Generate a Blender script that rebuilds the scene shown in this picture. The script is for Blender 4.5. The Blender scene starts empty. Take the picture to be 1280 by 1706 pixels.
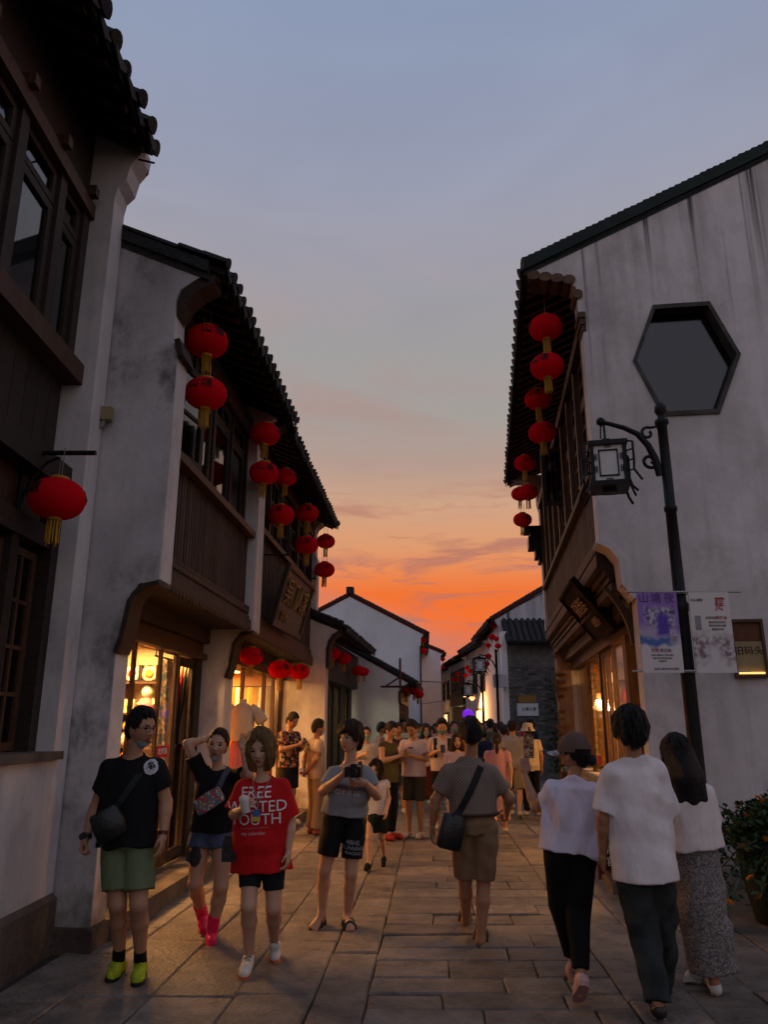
import bpy, bmesh, math, random
import numpy as np
from mathutils import Vector, Matrix, noise
from mathutils.bvhtree import BVHTree

# ------------------------------------------------------------------ camera
SC = bpy.context.scene
ROOT = SC.collection
R = math.radians
PITCH = math.atan(357 / 1281.0)
cam_data = bpy.data.cameras.new('camera')
cam_data.sensor_fit = 'HORIZONTAL'
cam_data.sensor_width = 36.0
cam_data.lens = 36.0 * 1281 / 1280
cam_data.clip_start = 0.05
cam_data.clip_end = 3000
cam = bpy.data.objects.new('camera', cam_data)
ROOT.objects.link(cam)
cam.location = (0, 0, 1.6)
cam.rotation_euler = (math.pi / 2 + PITCH, 0, 0)
SC.camera = cam
SC.render.resolution_x, SC.render.resolution_y = 769, 1024
SC.render.engine = 'CYCLES'
SC.view_settings.view_transform = 'Standard'
SC.view_settings.look = 'None'
SC.view_settings.exposure = 0.42
SC.view_settings.gamma = 1.0
SC.view_settings.use_curve_mapping = False
SC.cycles.max_bounces = 6
SC.cycles.diffuse_bounces = 3
SC.cycles.glossy_bounces = 3
SC.cycles.transparent_max_bounces = 12
SC.cycles.caustics_reflective = False
SC.cycles.caustics_refractive = False
SC.cycles.sample_clamp_indirect = 4.0
try:
    SC.cycles.use_denoising = True
    SC.cycles.denoiser = 'OPENIMAGEDENOISE'
except Exception:
    pass

# ------------------------------------------------------------------ dusk sky
SKY = 0.82
world = bpy.data.worlds.new('World')
SC.world = world
world.use_nodes = True
wn, wl = world.node_tree.nodes, world.node_tree.links
wn.clear()


def srgb(r, g, b):
    f = lambda c: (c / 255 / 12.92) if c / 255 <= 0.04045 else ((c / 255 + 0.055) / 1.055) ** 2.4
    return (f(r), f(g), f(b), 1.0)


def wnode(t, **kw):
    n = wn.new(t)
    for k, v in kw.items():
        setattr(n, k, v)
    return n


def ramp_set(node, stops):
    el = node.color_ramp.elements
    while len(el) > 1:
        el.remove(el[-1])
    el[0].position, el[0].color = stops[0]
    for p, c in stops[1:]:
        e = el.new(p)
        e.color = c


w_out = wnode('ShaderNodeOutputWorld')
w_bg = wnode('ShaderNodeBackground')
w_bg.inputs['Strength'].default_value = SKY
w_tc = wnode('ShaderNodeTexCoord')
w_sep = wnode('ShaderNodeSeparateXYZ')
wl.new(w_tc.outputs['Generated'], w_sep.inputs[0])
# towards the sunset: colour by the sine of the elevation
w_r1 = wnode('ShaderNodeValToRGB')
ramp_set(w_r1, [(0.0, srgb(170, 96, 80)), (0.05, srgb(208, 110, 78)), (0.10, srgb(224, 108, 60)),
                (0.135, srgb(236, 110, 48)), (0.165, srgb(232, 112, 50)), (0.20, srgb(226, 136, 84)), (0.225, srgb(214, 149, 106)),
                (0.276, srgb(200, 157, 128)), (0.328, srgb(174, 149, 138)), (0.38, srgb(158, 152, 147)), (0.475, srgb(153, 151, 153)),
                (0.56, srgb(150, 149, 161)), (0.64, srgb(143, 148, 168)), (0.71, srgb(137, 147, 171)), (0.78, srgb(131, 145, 173)),
                (1.0, srgb(140, 152, 178))])
wl.new(w_sep.outputs['Z'], w_r1.inputs[0])
# away from it: the dull blue and mauve of the opposite sky
w_r2 = wnode('ShaderNodeValToRGB')
ramp_set(w_r2, [(0.0, srgb(146, 122, 114)), (0.12, srgb(170, 156, 152)), (0.3, srgb(166, 162, 170)),
                (0.6, srgb(150, 156, 176)), (1.0, srgb(136, 148, 176))])
wl.new(w_sep.outputs['Z'], w_r2.inputs[0])
w_az = wnode('ShaderNodeMapRange', interpolation_type='SMOOTHSTEP')
w_az.inputs['From Min'].default_value = -0.35
w_az.inputs['From Max'].default_value = 0.75
wl.new(w_sep.outputs['Y'], w_az.inputs['Value'])
w_mix = wnode('ShaderNodeMix', data_type='RGBA')
wl.new(w_az.outputs[0], w_mix.inputs[0])
wl.new(w_r2.outputs[0], w_mix.inputs[6])
wl.new(w_r1.outputs[0], w_mix.inputs[7])
# thin cloud bars low down, soft veils higher up
w_map = wnode('ShaderNodeMapping')
w_map.inputs['Scale'].default_value = (2.2, 1.0, 15.0)
w_map.inputs['Location'].default_value = (3.1, 0.0, 0.42)
wl.new(w_tc.outputs['Generated'], w_map.inputs[0])
w_n1 = wnode('ShaderNodeTexNoise')
w_n1.inputs['Scale'].default_value = 2.6
w_n1.inputs['Detail'].default_value = 6
w_n1.inputs['Roughness'].default_value = 0.55
w_n1.inputs['Distortion'].default_value = 0.6
wl.new(w_map.outputs[0], w_n1.inputs['Vector'])
w_c1 = wnode('ShaderNodeMapRange', interpolation_type='SMOOTHSTEP')
w_c1.inputs['From Min'].default_value = 0.52
w_c1.inputs['From Max'].default_value = 0.66
w_c1.inputs['To Max'].default_value = 0.75
wl.new(w_n1.outputs[0], w_c1.inputs['Value'])
w_low = wnode('ShaderNodeMapRange', interpolation_type='SMOOTHSTEP')   # bars fade out with height
w_low.inputs['From Min'].default_value = 0.36
w_low.inputs['From Max'].default_value = 0.22
wl.new(w_sep.outputs['Z'], w_low.inputs['Value'])
w_mul = wnode('ShaderNodeMath', operation='MULTIPLY')
wl.new(w_c1.outputs[0], w_mul.inputs[0])
wl.new(w_low.outputs[0], w_mul.inputs[1])
w_cl = wnode('ShaderNodeMix', data_type='RGBA', blend_type='MIX')
w_cl.inputs[7].default_value = srgb(170, 112, 100)
wl.new(w_mul.outputs[0], w_cl.inputs[0])
wl.new(w_mix.outputs[2], w_cl.inputs[6])
w_map2 = wnode('ShaderNodeMapping')
w_map2.inputs['Scale'].default_value = (1.5, 1.0, 4.5)
wl.new(w_tc.outputs['Generated'], w_map2.inputs[0])
w_n2 = wnode('ShaderNodeTexNoise')
w_n2.inputs['Scale'].default_value = 1.7
w_n2.inputs['Detail'].default_value = 5
w_n2.inputs['Distortion'].default_value = 0.8
wl.new(w_map2.outputs[0], w_n2.inputs['Vector'])
w_c2 = wnode('ShaderNodeMapRange')
w_c2.inputs['From Min'].default_value = 0.3
w_c2.inputs['From Max'].default_value = 0.7
w_c2.inputs['To Min'].default_value = 0.93
w_c2.inputs['To Max'].default_value = 1.06
wl.new(w_n2.outputs[0], w_c2.inputs['Value'])
w_vb = wnode('ShaderNodeMapRange', interpolation_type='SMOOTHSTEP')    # mauve veils over the afterglow
w_vb.inputs['From Min'].default_value = 0.62
w_vb.inputs['From Max'].default_value = 0.36
wl.new(w_sep.outputs['Z'], w_vb.inputs['Value'])
w_vn = wnode('ShaderNodeMapRange', interpolation_type='SMOOTHSTEP')
w_vn.inputs['From Min'].default_value = 0.48
w_vn.inputs['From Max'].default_value = 0.70
w_vn.inputs['To Max'].default_value = 0.55
wl.new(w_n2.outputs[0], w_vn.inputs['Value'])
w_vm = wnode('ShaderNodeMath', operation='MULTIPLY')
wl.new(w_vb.outputs[0], w_vm.inputs[0])
wl.new(w_vn.outputs[0], w_vm.inputs[1])
w_vx = wnode('ShaderNodeMix', data_type='RGBA')
w_vx.inputs[7].default_value = srgb(162, 128, 122)
wl.new(w_vm.outputs[0], w_vx.inputs[0])
wl.new(w_cl.outputs[2], w_vx.inputs[6])
w_v = wnode('ShaderNodeVectorMath', operation='SCALE')
wl.new(w_vx.outputs[2], w_v.inputs[0])
wl.new(w_c2.outputs[0], w_v.inputs['Scale'])
wl.new(w_v.outputs[0], w_bg.inputs['Color'])
wl.new(w_bg.outputs[0], w_out.inputs[0])

# the sun has just set behind the far end of the street: only a faint broad afterglow is left
sun_d = bpy.data.lights.new('sun', 'SUN')
sun_d.energy = 0.12
sun_d.angle = R(20)
sun_d.color = (1.0, 0.55, 0.3)
sun = bpy.data.objects.new('sun', sun_d)
ROOT.objects.link(sun)
sun.rotation_euler = (R(-83), 0, R(4))

# ------------------------------------------------------------------ helpers: materials
RND = random.Random(7)


def pm(name, col, rough=0.8, var=0.25, scale=6.0, bump=0.0, stretch=(1, 1, 1), metal=0.0, rv=0.0, col2=None,
       emit=0.0, spec=0.3, detail=5, world=False, bscale=None, contrast=(0.3, 0.7), dirt=0.0):
    """A procedural material: noise between two tones of one colour, a fine bump, a little difference per object."""
    m = bpy.data.materials.new(name)
    m.use_nodes = True
    nt = m.node_tree
    n, l = nt.nodes, nt.links
    b = n['Principled BSDF']
    b.inputs['Roughness'].default_value = rough
    b.inputs['Metallic'].default_value = metal
    b.inputs['Specular IOR Level'].default_value = spec
    tc = n.new('ShaderNodeTexCoord')
    oi = n.new('ShaderNodeObjectInfo')
    mp = n.new('ShaderNodeMapping')
    mp.inputs['Scale'].default_value = stretch
    if world:
        ge = n.new('ShaderNodeNewGeometry')
        l.new(ge.outputs['Position'], mp.inputs[0])
    else:
        ad = n.new('ShaderNodeVectorMath')
        ad.operation = 'ADD'
        mu = n.new('ShaderNodeMath')
        mu.operation = 'MULTIPLY'
        mu.inputs[1].default_value = 37.0 if rv else 0.0
        l.new(oi.outputs['Random'], mu.inputs[0])
        l.new(tc.outputs['Object'], ad.inputs[0])
        l.new(mu.outputs[0], ad.inputs[1])
        l.new(ad.outputs[0], mp.inputs[0])
    no = n.new('ShaderNodeTexNoise')
    no.inputs['Scale'].default_value = scale
    no.inputs['Detail'].default_value = detail
    no.inputs['Roughness'].default_value = 0.6
    l.new(mp.outputs[0], no.inputs['Vector'])
    mr = n.new('ShaderNodeMapRange')
    mr.inputs['From Min'].default_value, mr.inputs['From Max'].default_value = contrast
    l.new(no.outputs[0], mr.inputs['Value'])
    mx = n.new('ShaderNodeMix')
    mx.data_type = 'RGBA'
    c = tuple(col[:3]) + (1,)
    c2 = (tuple(col2[:3]) + (1,)) if col2 else tuple(x * (1 - 2 * var) for x in col[:3]) + (1,)
    mx.inputs[6].default_value = c2
    mx.inputs[7].default_value = c
    l.new(mr.outputs[0], mx.inputs[0])
    last = mx.outputs[2]
    if rv:
        r2 = n.new('ShaderNodeMapRange')
        r2.inputs['To Min'].default_value, r2.inputs['To Max'].default_value = 1 - rv, 1 + rv
        l.new(oi.outputs['Random'], r2.inputs['Value'])
        sc = n.new('ShaderNodeVectorMath')
        sc.operation = 'SCALE'
        l.new(last, sc.inputs[0])
        l.new(r2.outputs[0], sc.inputs['Scale'])
        last = sc.outputs[0]
    if dirt:                                        # damp and grime that run across the joints, in street metres
        ge2 = n.new('ShaderNodeNewGeometry')
        fac = None
        for sc_, lo_, hi_ in ((0.9, 0.42, 0.68), (4.5, 0.50, 0.72)):
            t2 = n.new('ShaderNodeTexNoise')
            t2.inputs['Scale'].default_value = sc_
            t2.inputs['Detail'].default_value = 8
            t2.inputs['Roughness'].default_value = 0.65
            l.new(ge2.outputs['Position'], t2.inputs['Vector'])
            r3 = n.new('ShaderNodeMapRange')
            r3.inputs['From Min'].default_value, r3.inputs['From Max'].default_value = lo_, hi_
            r3.inputs['To Min'].default_value, r3.inputs['To Max'].default_value = 1.0, 1.0 - dirt
            l.new(t2.outputs[0], r3.inputs['Value'])
            sc2 = n.new('ShaderNodeVectorMath')
            sc2.operation = 'SCALE'
            l.new(last, sc2.inputs[0])
            l.new(r3.outputs[0], sc2.inputs['Scale'])
            last = sc2.outputs[0]
            fac = fac or t2
        rr_ = n.new('ShaderNodeMapRange')
        rr_.inputs['From Min'].default_value, rr_.inputs['From Max'].default_value = 0.4, 0.7
        rr_.inputs['To Min'].default_value, rr_.inputs['To Max'].default_value = rough + 0.12, rough - 0.14
        l.new(fac.outputs[0], rr_.inputs['Value'])
        l.new(rr_.outputs[0], b.inputs['Roughness'])
    l.new(last, b.inputs['Base Color'])
    if emit:
        l.new(last, b.inputs['Emission Color'])
        b.inputs['Emission Strength'].default_value = emit
    if bump:
        bp = n.new('ShaderNodeBump')
        bp.inputs['Strength'].default_value = min(1.0, bump)
        bp.inputs['Distance'].default_value = 0.02 * max(1.0, bump)
        n2 = n.new('ShaderNodeTexNoise')
        n2.inputs['Scale'].default_value = bscale or scale * 4
        n2.inputs['Detail'].default_value = 6
        l.new(mp.outputs[0], n2.inputs['Vector'])
        l.new(n2.outputs[0], bp.inputs['Height'])
        l.new(bp.outputs[0], b.inputs['Normal'])
    return m


def glass_mat(name, tint=(1, 1, 1), clear=0.75, rough=0.04, refl=0.06):
    """A pane one sees through and that still mirrors the street (fresnel)."""
    m = bpy.data.materials.new(name)
    m.use_nodes = True
    n, l = m.node_tree.nodes, m.node_tree.links
    n.clear()
    o = n.new('ShaderNodeOutputMaterial')
    t = n.new('ShaderNodeBsdfTransparent')
    t.inputs[0].default_value = tuple(clear * c for c in tint) + (1,)
    g = n.new('ShaderNodeBsdfGlossy')
    g.inputs['Roughness'].default_value = rough
    lw = n.new('ShaderNodeLayerWeight')              # the same from both sides of the pane
    lw.inputs[0].default_value = 0.5
    pw = n.new('ShaderNodeMath')
    pw.operation = 'POWER'
    pw.inputs[1].default_value = 3.0
    f = n.new('ShaderNodeMath')
    f.operation = 'MULTIPLY_ADD'
    f.inputs[1].default_value = 0.7
    f.inputs[2].default_value = refl
    l.new(lw.outputs['Facing'], pw.inputs[0])
    l.new(pw.outputs[0], f.inputs[0])
    mx = n.new('ShaderNodeMixShader')
    l.new(f.outputs[0], mx.inputs[0])
    l.new(t.outputs[0], mx.inputs[1])
    l.new(g.outputs[0], mx.inputs[2])
    l.new(mx.outputs[0], o.inputs[0])
    return m


def sheer_mat(name, col, k=0.6):
    """Thin cloth that lets lamplight through."""
    m = bpy.data.materials.new(name)
    m.use_nodes = True
    n, l = m.node_tree.nodes, m.node_tree.links
    n.clear()
    o = n.new('ShaderNodeOutputMaterial')
    d = n.new('ShaderNodeBsdfDiffuse')
    t = n.new('ShaderNodeBsdfTranslucent')
    for q in (d, t):
        q.inputs[0].default_value = tuple(col) + (1,)
    mx = n.new('ShaderNodeMixShader')
    mx.inputs[0].default_value = k
    l.new(d.outputs[0], mx.inputs[1])
    l.new(t.outputs[0], mx.inputs[2])
    l.new(mx.outputs[0], o.inputs[0])
    return m


def emit_mat(name, col, strength):
    m = bpy.data.materials.new(name)
    m.use_nodes = True
    b = m.node_tree.nodes['Principled BSDF']
    b.inputs['Base Color'].default_value = tuple(col[:3]) + (1,)
    b.inputs['Emission Color'].default_value = tuple(col[:3]) + (1,)
    b.inputs['Emission Strength'].default_value = strength
    return m


def plaster(name, col, stain=0.5, streak=None, seed=0.0, low=None, patch=0.0):
    """Old limewash in world metres: broad clouds of grey, fine mottling, rain streaks below a roof line
    (streak = (axis, a, b): roof line z = a + b * axis value), moss and damp up to a height (low = (z, colour))."""
    m = bpy.data.materials.new(name)
    m.use_nodes = True
    n, l = m.node_tree.nodes, m.node_tree.links
    b = n['Principled BSDF']
    b.inputs['Roughness'].default_value = 0.92
    b.inputs['Specular IOR Level'].default_value = 0.15
    ge = n.new('ShaderNodeNewGeometry')
    off = n.new('ShaderNodeVectorMath')
    off.operation = 'ADD'
    off.inputs[1].default_value = (seed, seed * 1.7, 0)
    l.new(ge.outputs['Position'], off.inputs[0])

    def nz(scale, stretch=(1, 1, 1), detail=6, lo=0.35, hi=0.7, rough=0.6):
        mp = n.new('ShaderNodeMapping')
        mp.inputs['Scale'].default_value = stretch
        l.new(off.outputs[0], mp.inputs[0])
        t = n.new('ShaderNodeTexNoise')
        t.inputs['Scale'].default_value = scale
        t.inputs['Detail'].default_value = detail
        t.inputs['Roughness'].default_value = rough
        l.new(mp.outputs[0], t.inputs['Vector'])
        r = n.new('ShaderNodeMapRange')
        r.inputs['From Min'].default_value = lo
        r.inputs['From Max'].default_value = hi
        l.new(t.outputs[0], r.inputs['Value'])
        return r.outputs[0]

    def mixc(fac, a, bcol):
        x = n.new('ShaderNodeMix')
        x.data_type = 'RGBA'
        l.new(fac, x.inputs[0])
        if isinstance(a, tuple):
            x.inputs[6].default_value = a
        else:
            l.new(a, x.inputs[6])
        x.inputs[7].default_value = bcol
        return x.outputs[2]

    def mul(a, bb):
        x = n.new('ShaderNodeMath')
        x.operation = 'MULTIPLY'
        x.use_clamp = True
        for i, v in enumerate((a, bb)):
            if isinstance(v, (int, float)):
                x.inputs[i].default_value = v
            else:
                l.new(v, x.inputs[i])
        return x.outputs[0]
    c = tuple(col) + (1,)
    dk = tuple(x * 0.55 for x in col) + (1,)
    g = mixc(mul(nz(0.9, (1, 1, 0.8), lo=0.42, hi=0.75), stain), c, dk)
    g = mixc(mul(nz(5.0, (1, 1, 0.6), lo=0.5, hi=0.85), 0.45 * stain), g, tuple(x * 0.5 for x in col) + (1,))
    g = mixc(mul(nz(3.0, (3, 3, 0.16), lo=0.52, hi=0.8), 0.5 * stain), g, tuple(x * 0.5 for x in col) + (1,))
    if patch:
        g = mixc(mul(mul(nz(2.6, (1, 1, 0.7), lo=0.46, hi=0.66, detail=9, rough=0.72), nz(0.55, lo=0.44, hi=0.58, detail=3)), patch), g, (0.10, 0.10, 0.103, 1))
        g = mixc(mul(nz(11.0, (1, 1, 0.5), lo=0.60, hi=0.74, detail=8, rough=0.7), patch * 0.5), g, (0.16, 0.155, 0.15, 1))
    sep = n.new('ShaderNodeSeparateXYZ')
    l.new(ge.outputs['Position'], sep.inputs[0])
    if streak:
        ax, a0, b0 = streak
        rl = n.new('ShaderNodeMath')
        rl.operation = 'MULTIPLY_ADD'
        l.new(sep.outputs['XYZ'.index(ax)], rl.inputs[0])
        rl.inputs[1].default_value = b0
        rl.inputs[2].default_value = a0
        d = n.new('ShaderNodeMath')
        d.operation = 'SUBTRACT'
        l.new(rl.outputs[0], d.inputs[0])
        l.new(sep.outputs['Z'], d.inputs[1])
        # each run of water has its own length: the fade distance is noisy along the wall
        ln = nz(2.3, (1, 1, 0.02), lo=0.35, hi=0.7, detail=2)
        ml = n.new('ShaderNodeMath')
        ml.operation = 'MULTIPLY_ADD'
        l.new(ln, ml.inputs[0])
        ml.inputs[1].default_value = 3.4
        ml.inputs[2].default_value = 0.25
        dv = n.new('ShaderNodeMath')
        dv.operation = 'DIVIDE'
        l.new(d.outputs[0], dv.inputs[0])
        l.new(ml.outputs[0], dv.inputs[1])
        fd = n.new('ShaderNodeMapRange')
        fd.inputs['From Min'].default_value = 1.0
        fd.inputs['From Max'].default_value = 0.1
        l.new(dv.outputs[0], fd.inputs['Value'])
        s1 = nz(7.0, (1, 1, 0.02), lo=0.565, hi=0.66, detail=4)
        s2 = nz(2.4, (1, 1, 0.10), lo=0.42, hi=0.66, detail=6)
        g = mixc(mul(mul(s2, fd.outputs[0]), 0.55), g, (0.10, 0.10, 0.105, 1))
        g = mixc(mul(mul(s1, fd.outputs[0]), 0.92), g, (0.03, 0.03, 0.032, 1))
    if low:
        zt, lc = low
        w = n.new('ShaderNodeMath')
        w.operation = 'MULTIPLY_ADD'
        l.new(nz(2.2, lo=0.2, hi=0.8), w.inputs[0])
        w.inputs[1].default_value = zt * 1.3
        w.inputs[2].default_value = zt * 0.1
        q = n.new('ShaderNodeMath')
        q.operation = 'SUBTRACT'
        l.new(w.outputs[0], q.inputs[0])
        l.new(sep.outputs['Z'], q.inputs[1])
        r = n.new('ShaderNodeMapRange')
        r.inputs['From Max'].default_value = zt * 0.5
        l.new(q.outputs[0], r.inputs['Value'])
        g = mixc(mul(r.outputs[0], 0.75), g, tuple(lc) + (1,))
    l.new(g, b.inputs['Base Color'])
    bp = n.new('ShaderNodeBump')
    bp.inputs['Strength'].default_value = 0.35
    bp.inputs['Distance'].default_value = 0.015
    l.new(nz(7.0, lo=0, hi=1), bp.inputs['Height'])
    l.new(bp.outputs[0], b.inputs['Normal'])
    return m


# ------------------------------------------------------------------ helpers: geometry
class MB:
    """Collects boxes, tubes, lofts and prisms; build() links them as ONE mesh object."""

    def __init__(s):
        s.v, s.f, s.mi, s.sm = [], [], [], []
        s.cur, s.smooth = 0, False

    def add(s, vs, fs, smooth=None):
        o = len(s.v)
        s.v += [tuple(p) for p in vs]
        for f in fs:
            s.f.append([i + o for i in f])
            s.mi.append(s.cur)
            s.sm.append(s.smooth if smooth is None else smooth)

    def box(s, x0, x1, y0, y1, z0, z1, M=None):
        vs = [Vector((x, y, z)) for z in (z0, z1) for y in (y0, y1) for x in (x0, x1)]
        if M is not None:
            vs = [M @ p for p in vs]
        s.add(vs, [(0, 2, 3, 1), (4, 5, 7, 6), (0, 1, 5, 4), (2, 6, 7, 3), (0, 4, 6, 2), (1, 3, 7, 5)], False)
        return s

    def loft(s, rings, cap=True, smooth=True, closed=False):
        n = len(rings[0])
        vs = [p for r in rings for p in r]
        fs = []
        m = len(rings)
        for i in range(m if closed else m - 1):
            a, b = i * n, ((i + 1) % m) * n
            for j in range(n):
                k = (j + 1) % n
                fs.append((a + j, a + k, b + k, b + j))
        s.add(vs, fs, smooth)
        if cap and not closed:
            s.add(rings[0], [tuple(range(n))[::-1]], False)
            s.add(rings[-1], [tuple(range(n))], False)
        return s

    def tube(s, pts, rad, n=8, cap=True, flat=1.0, smooth=True):
        pts = [Vector(p) for p in pts]
        if not hasattr(rad, '__len__'):
            rad = [rad] * len(pts)
        rings, up = [], None
        for i, p in enumerate(pts):
            d = (pts[min(i + 1, len(pts) - 1)] - pts[max(i - 1, 0)])
            d = d.normalized() if d.length > 1e-9 else Vector((0, 0, 1))
            if up is None:
                up = Vector((0, 0, 1)) if abs(d.z) < 0.9 else Vector((0, 1, 0))
            a = d.cross(up).normalized()
            up = a.cross(d).normalized()
            rings.append([p + a * (math.cos(t) * rad[i]) + up * (math.sin(t) * rad[i] * flat)
                          for t in (2 * math.pi * k / n for k in range(n))])
        return s.loft(rings, cap, smooth)

    def lathe(s, prof, c=(0, 0, 0), n=20, M=None, smooth=True):
        """prof: (radius, z) from bottom to top, about the z axis."""
        c = Vector(c)
        rings = []
        for r, z in prof:
            ring = [Vector((math.cos(t) * r, math.sin(t) * r, z)) for t in (2 * math.pi * k / n for k in range(n))]
            rings.append([(M @ p if M is not None else p) + c for p in ring])
        return s.loft(rings, True, smooth)

    def prism(s, poly, f0, f1):
        """poly: 2D outline; f0, f1: functions from (u, v) to the points of the two ends."""
        n = len(poly)
        a = [f0(*p) for p in poly]
        b = [f1(*p) for p in poly]
        s.add(a + b, [tuple(range(n))[::-1], tuple(range(n, 2 * n))] +
              [(i, (i + 1) % n, n + (i + 1) % n, n + i) for i in range(n)], False)
        return s

    def mesh(s, name, mats):
        me = bpy.data.meshes.new(name)
        me.from_pydata(s.v, [], s.f)
        for m in (mats if isinstance(mats, (list, tuple)) else [mats]):
            me.materials.append(m)
        me.polygons.foreach_set('material_index', s.mi)
        me.polygons.foreach_set('use_smooth', s.sm)
        bm = bmesh.new()
        bm.from_mesh(me)
        bmesh.ops.recalc_face_normals(bm, faces=bm.faces)
        bm.to_mesh(me)
        bm.free()
        return me

    def build(s, name, mats, parent=None, kind=None, label=None):
        return link(name, s.mesh(name, mats), parent, kind, label)


def link(name, me, parent=None, kind=None, label=None, loc=None, rot=None):
    o = bpy.data.objects.new(name, me)
    ROOT.objects.link(o)
    if parent is not None:
        o.parent = parent
    if kind:
        o['kind'] = kind
    if label:
        o['label'] = label
    if loc is not None:
        o.location = loc
    if rot is not None:
        o.rotation_euler = rot
    return o


def tag(o, label, cat, group=None, kind=None):
    o['label'], o['category'] = label, cat
    if group:
        o['group'] = group
    if kind:
        o['kind'] = kind
    return o


def thing(name, label, cat, loc=(0, 0, 0), rz=0.0, group=None):
    o = bpy.data.objects.new(name, None)
    o.empty_display_size = 0.2
    ROOT.objects.link(o)
    o.location = loc
    o.rotation_euler = (0, 0, rz)
    return tag(o, label, cat, group)


def copy_tree(o, loc=None, rz=None, label=None):
    """A thing with copies of its parts and sub-parts, sharing their meshes."""
    def rec(src, par):
        c = src.copy()
        ROOT.objects.link(c)
        if par is not None:
            c.parent = par
        for ch in src.children:
            rec(ch, c)
        return c
    c = rec(o, None)
    if loc is not None:
        c.location = loc
    if rz is not None:
        c.rotation_euler = (0, 0, rz)
    if label:
        c['label'] = label
    return c


def text_mesh(body, size, depth=0.002, align='CENTER'):
    """Lettering as a mesh in the xy plane, centred."""
    cu = bpy.data.curves.new('lettering', 'FONT')
    cu.body = body
    cu.size = size
    cu.align_x = align
    cu.align_y = 'CENTER'
    cu.extrude = depth
    cu.resolution_u = 2
    o = bpy.data.objects.new('lettering', cu)
    ROOT.objects.link(o)
    dg = bpy.context.evaluated_depsgraph_get()
    me = bpy.data.meshes.new_from_object(o.evaluated_get(dg))
    bpy.data.objects.remove(o)
    bpy.data.curves.remove(cu)
    return me


_tc = {}


def text_cached(body, size, depth=0.002):
    k = (body, size, depth)
    if k not in _tc:
        _tc[k] = text_mesh(body, size, depth)
    return _tc[k]


def put_text(name, body, size, mat, M, parent=None, depth=0.002, wrap=None):
    """Lettering placed by a matrix; wrap(p) may bend its points on to a curved surface."""
    me = text_cached(body, size, depth).copy()
    me.name = name
    for v in me.vertices:
        p = Vector(v.co)
        if wrap:
            p = wrap(p)
        v.co = M @ p if M is not None else p
    me.materials.clear()
    me.materials.append(mat)
    return link(name, me, parent)


C_F, C_C, C_S = 1281.0, math.cos(PITCH), math.sin(PITCH)


def at(px, py, Y):
    """The place in the street at distance Y that was measured at (px, py) in the survey picture."""
    u, v = (px - 640) / C_F, (853 - py) / C_F
    r = (u, C_C - v * C_S, C_S + v * C_C)
    t = Y / r[1]
    return Vector((r[0] * t, Y, 1.6 + r[2] * t))

# ------------------------------------------------------------------ materials of the place
WOOD = pm('dark_timber', (0.046, 0.029, 0.021), 0.6, 0.25, 5, 0.5, (1, 1, 8), rv=0.25)
WOODB = pm('brown_timber', (0.10, 0.046, 0.022), 0.55, 0.25, 5, 0.4, (8, 8, 1), rv=0.2)
SLATM = pm('weathered_slat', (0.085, 0.054, 0.040), 0.7, 0.3, 4, 0.6, (9, 9, 0.8), rv=0.35)
TILE = pm('grey_clay_tile', (0.035, 0.035, 0.037), 0.85, 0.3, 9, 0.8, rv=0.4)
ROOFM = pm('roof_underside', (0.020, 0.015, 0.012), 0.9, 0.2, 5, 0.4)
REDTRIM = pm('red_brown_trim', (0.09, 0.02, 0.014), 0.7, 0.2, 6)
IRON = pm('black_iron', (0.010, 0.010, 0.011), 0.5, 0.2, 12, 0.3, spec=0.22)
STONE = pm('old_plinth_stone', (0.15, 0.115, 0.09), 0.9, 0.3, 3.0, 1.0, world=True)
PAVE = pm('worn_paving', (0.228, 0.185, 0.153), 0.60, 0.26, 5.0, 1.0, rv=0.26, detail=9, bscale=30, spec=0.4, dirt=0.42)
JOINT = pm('dark_joint', (0.055, 0.045, 0.037), 0.95, 0.2, 9, 0.5)
GOLD = pm('gilt_lettering', (0.42, 0.27, 0.07), 0.35, 0.15, 10, metal=0.7)
BLACKP = pm('black_print', (0.02, 0.008, 0.008), 0.8, 0.1)
WHITEP = pm('white_print', (0.75, 0.75, 0.75), 0.8, 0.05)
RED = sheer_mat('red_lantern_silk', (0.78, 0.010, 0.022), 0.42)
TASSEL = pm('yellow_tassel', (0.52, 0.27, 0.015), 0.7, 0.15, 30, rv=0.1)
CORD = pm('pale_cord', (0.25, 0.2, 0.16), 0.8, 0.1)
GLASS = glass_mat('window_glass', (0.75, 0.8, 0.85), 0.5)
SHOPGLASS = glass_mat('shop_glass', (1, 0.98, 0.95), 0.95, refl=0.03)
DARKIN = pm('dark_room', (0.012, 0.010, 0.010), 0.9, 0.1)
CREAM = pm('cream_shop_wall', (0.74, 0.60, 0.40), 0.85, 0.1, 2)
LIME1 = plaster('limewash_grey', (0.60, 0.58, 0.58), 1.0, seed=3.0, low=(0.5, (0.10, 0.085, 0.06)), patch=0.85)
LIME2 = plaster('limewash_pale', (0.66, 0.63, 0.62), 0.6, seed=11.0, low=(0.65, (0.15, 0.10, 0.055)), patch=0.4)
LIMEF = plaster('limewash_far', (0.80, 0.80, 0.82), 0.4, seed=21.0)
BRICKG = pm('grey_brick', (0.15, 0.147, 0.147), 0.9, 0.25, 6, 0.8, rv=0.5)
BRICKW = pm('bare_brick', (0.20, 0.105, 0.060), 0.9, 0.3, 7, 1.0, rv=0.35)

# ------------------------------------------------------------------ ground
ground = MB()
ground.box(-400, 400, -60, 900, -0.4, -0.035)
g_o = ground.build('ground', JOINT)
g_o['kind'] = 'structure'
street = MB()
street.box(-3.6, 5.6, 1.0, 70, -0.034, -0.022)
street_o = street.build('street', JOINT)
street_o['kind'] = 'structure'

far_stone = MB()
n_st = 0
stones = []
rs = random.Random(5)


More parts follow.
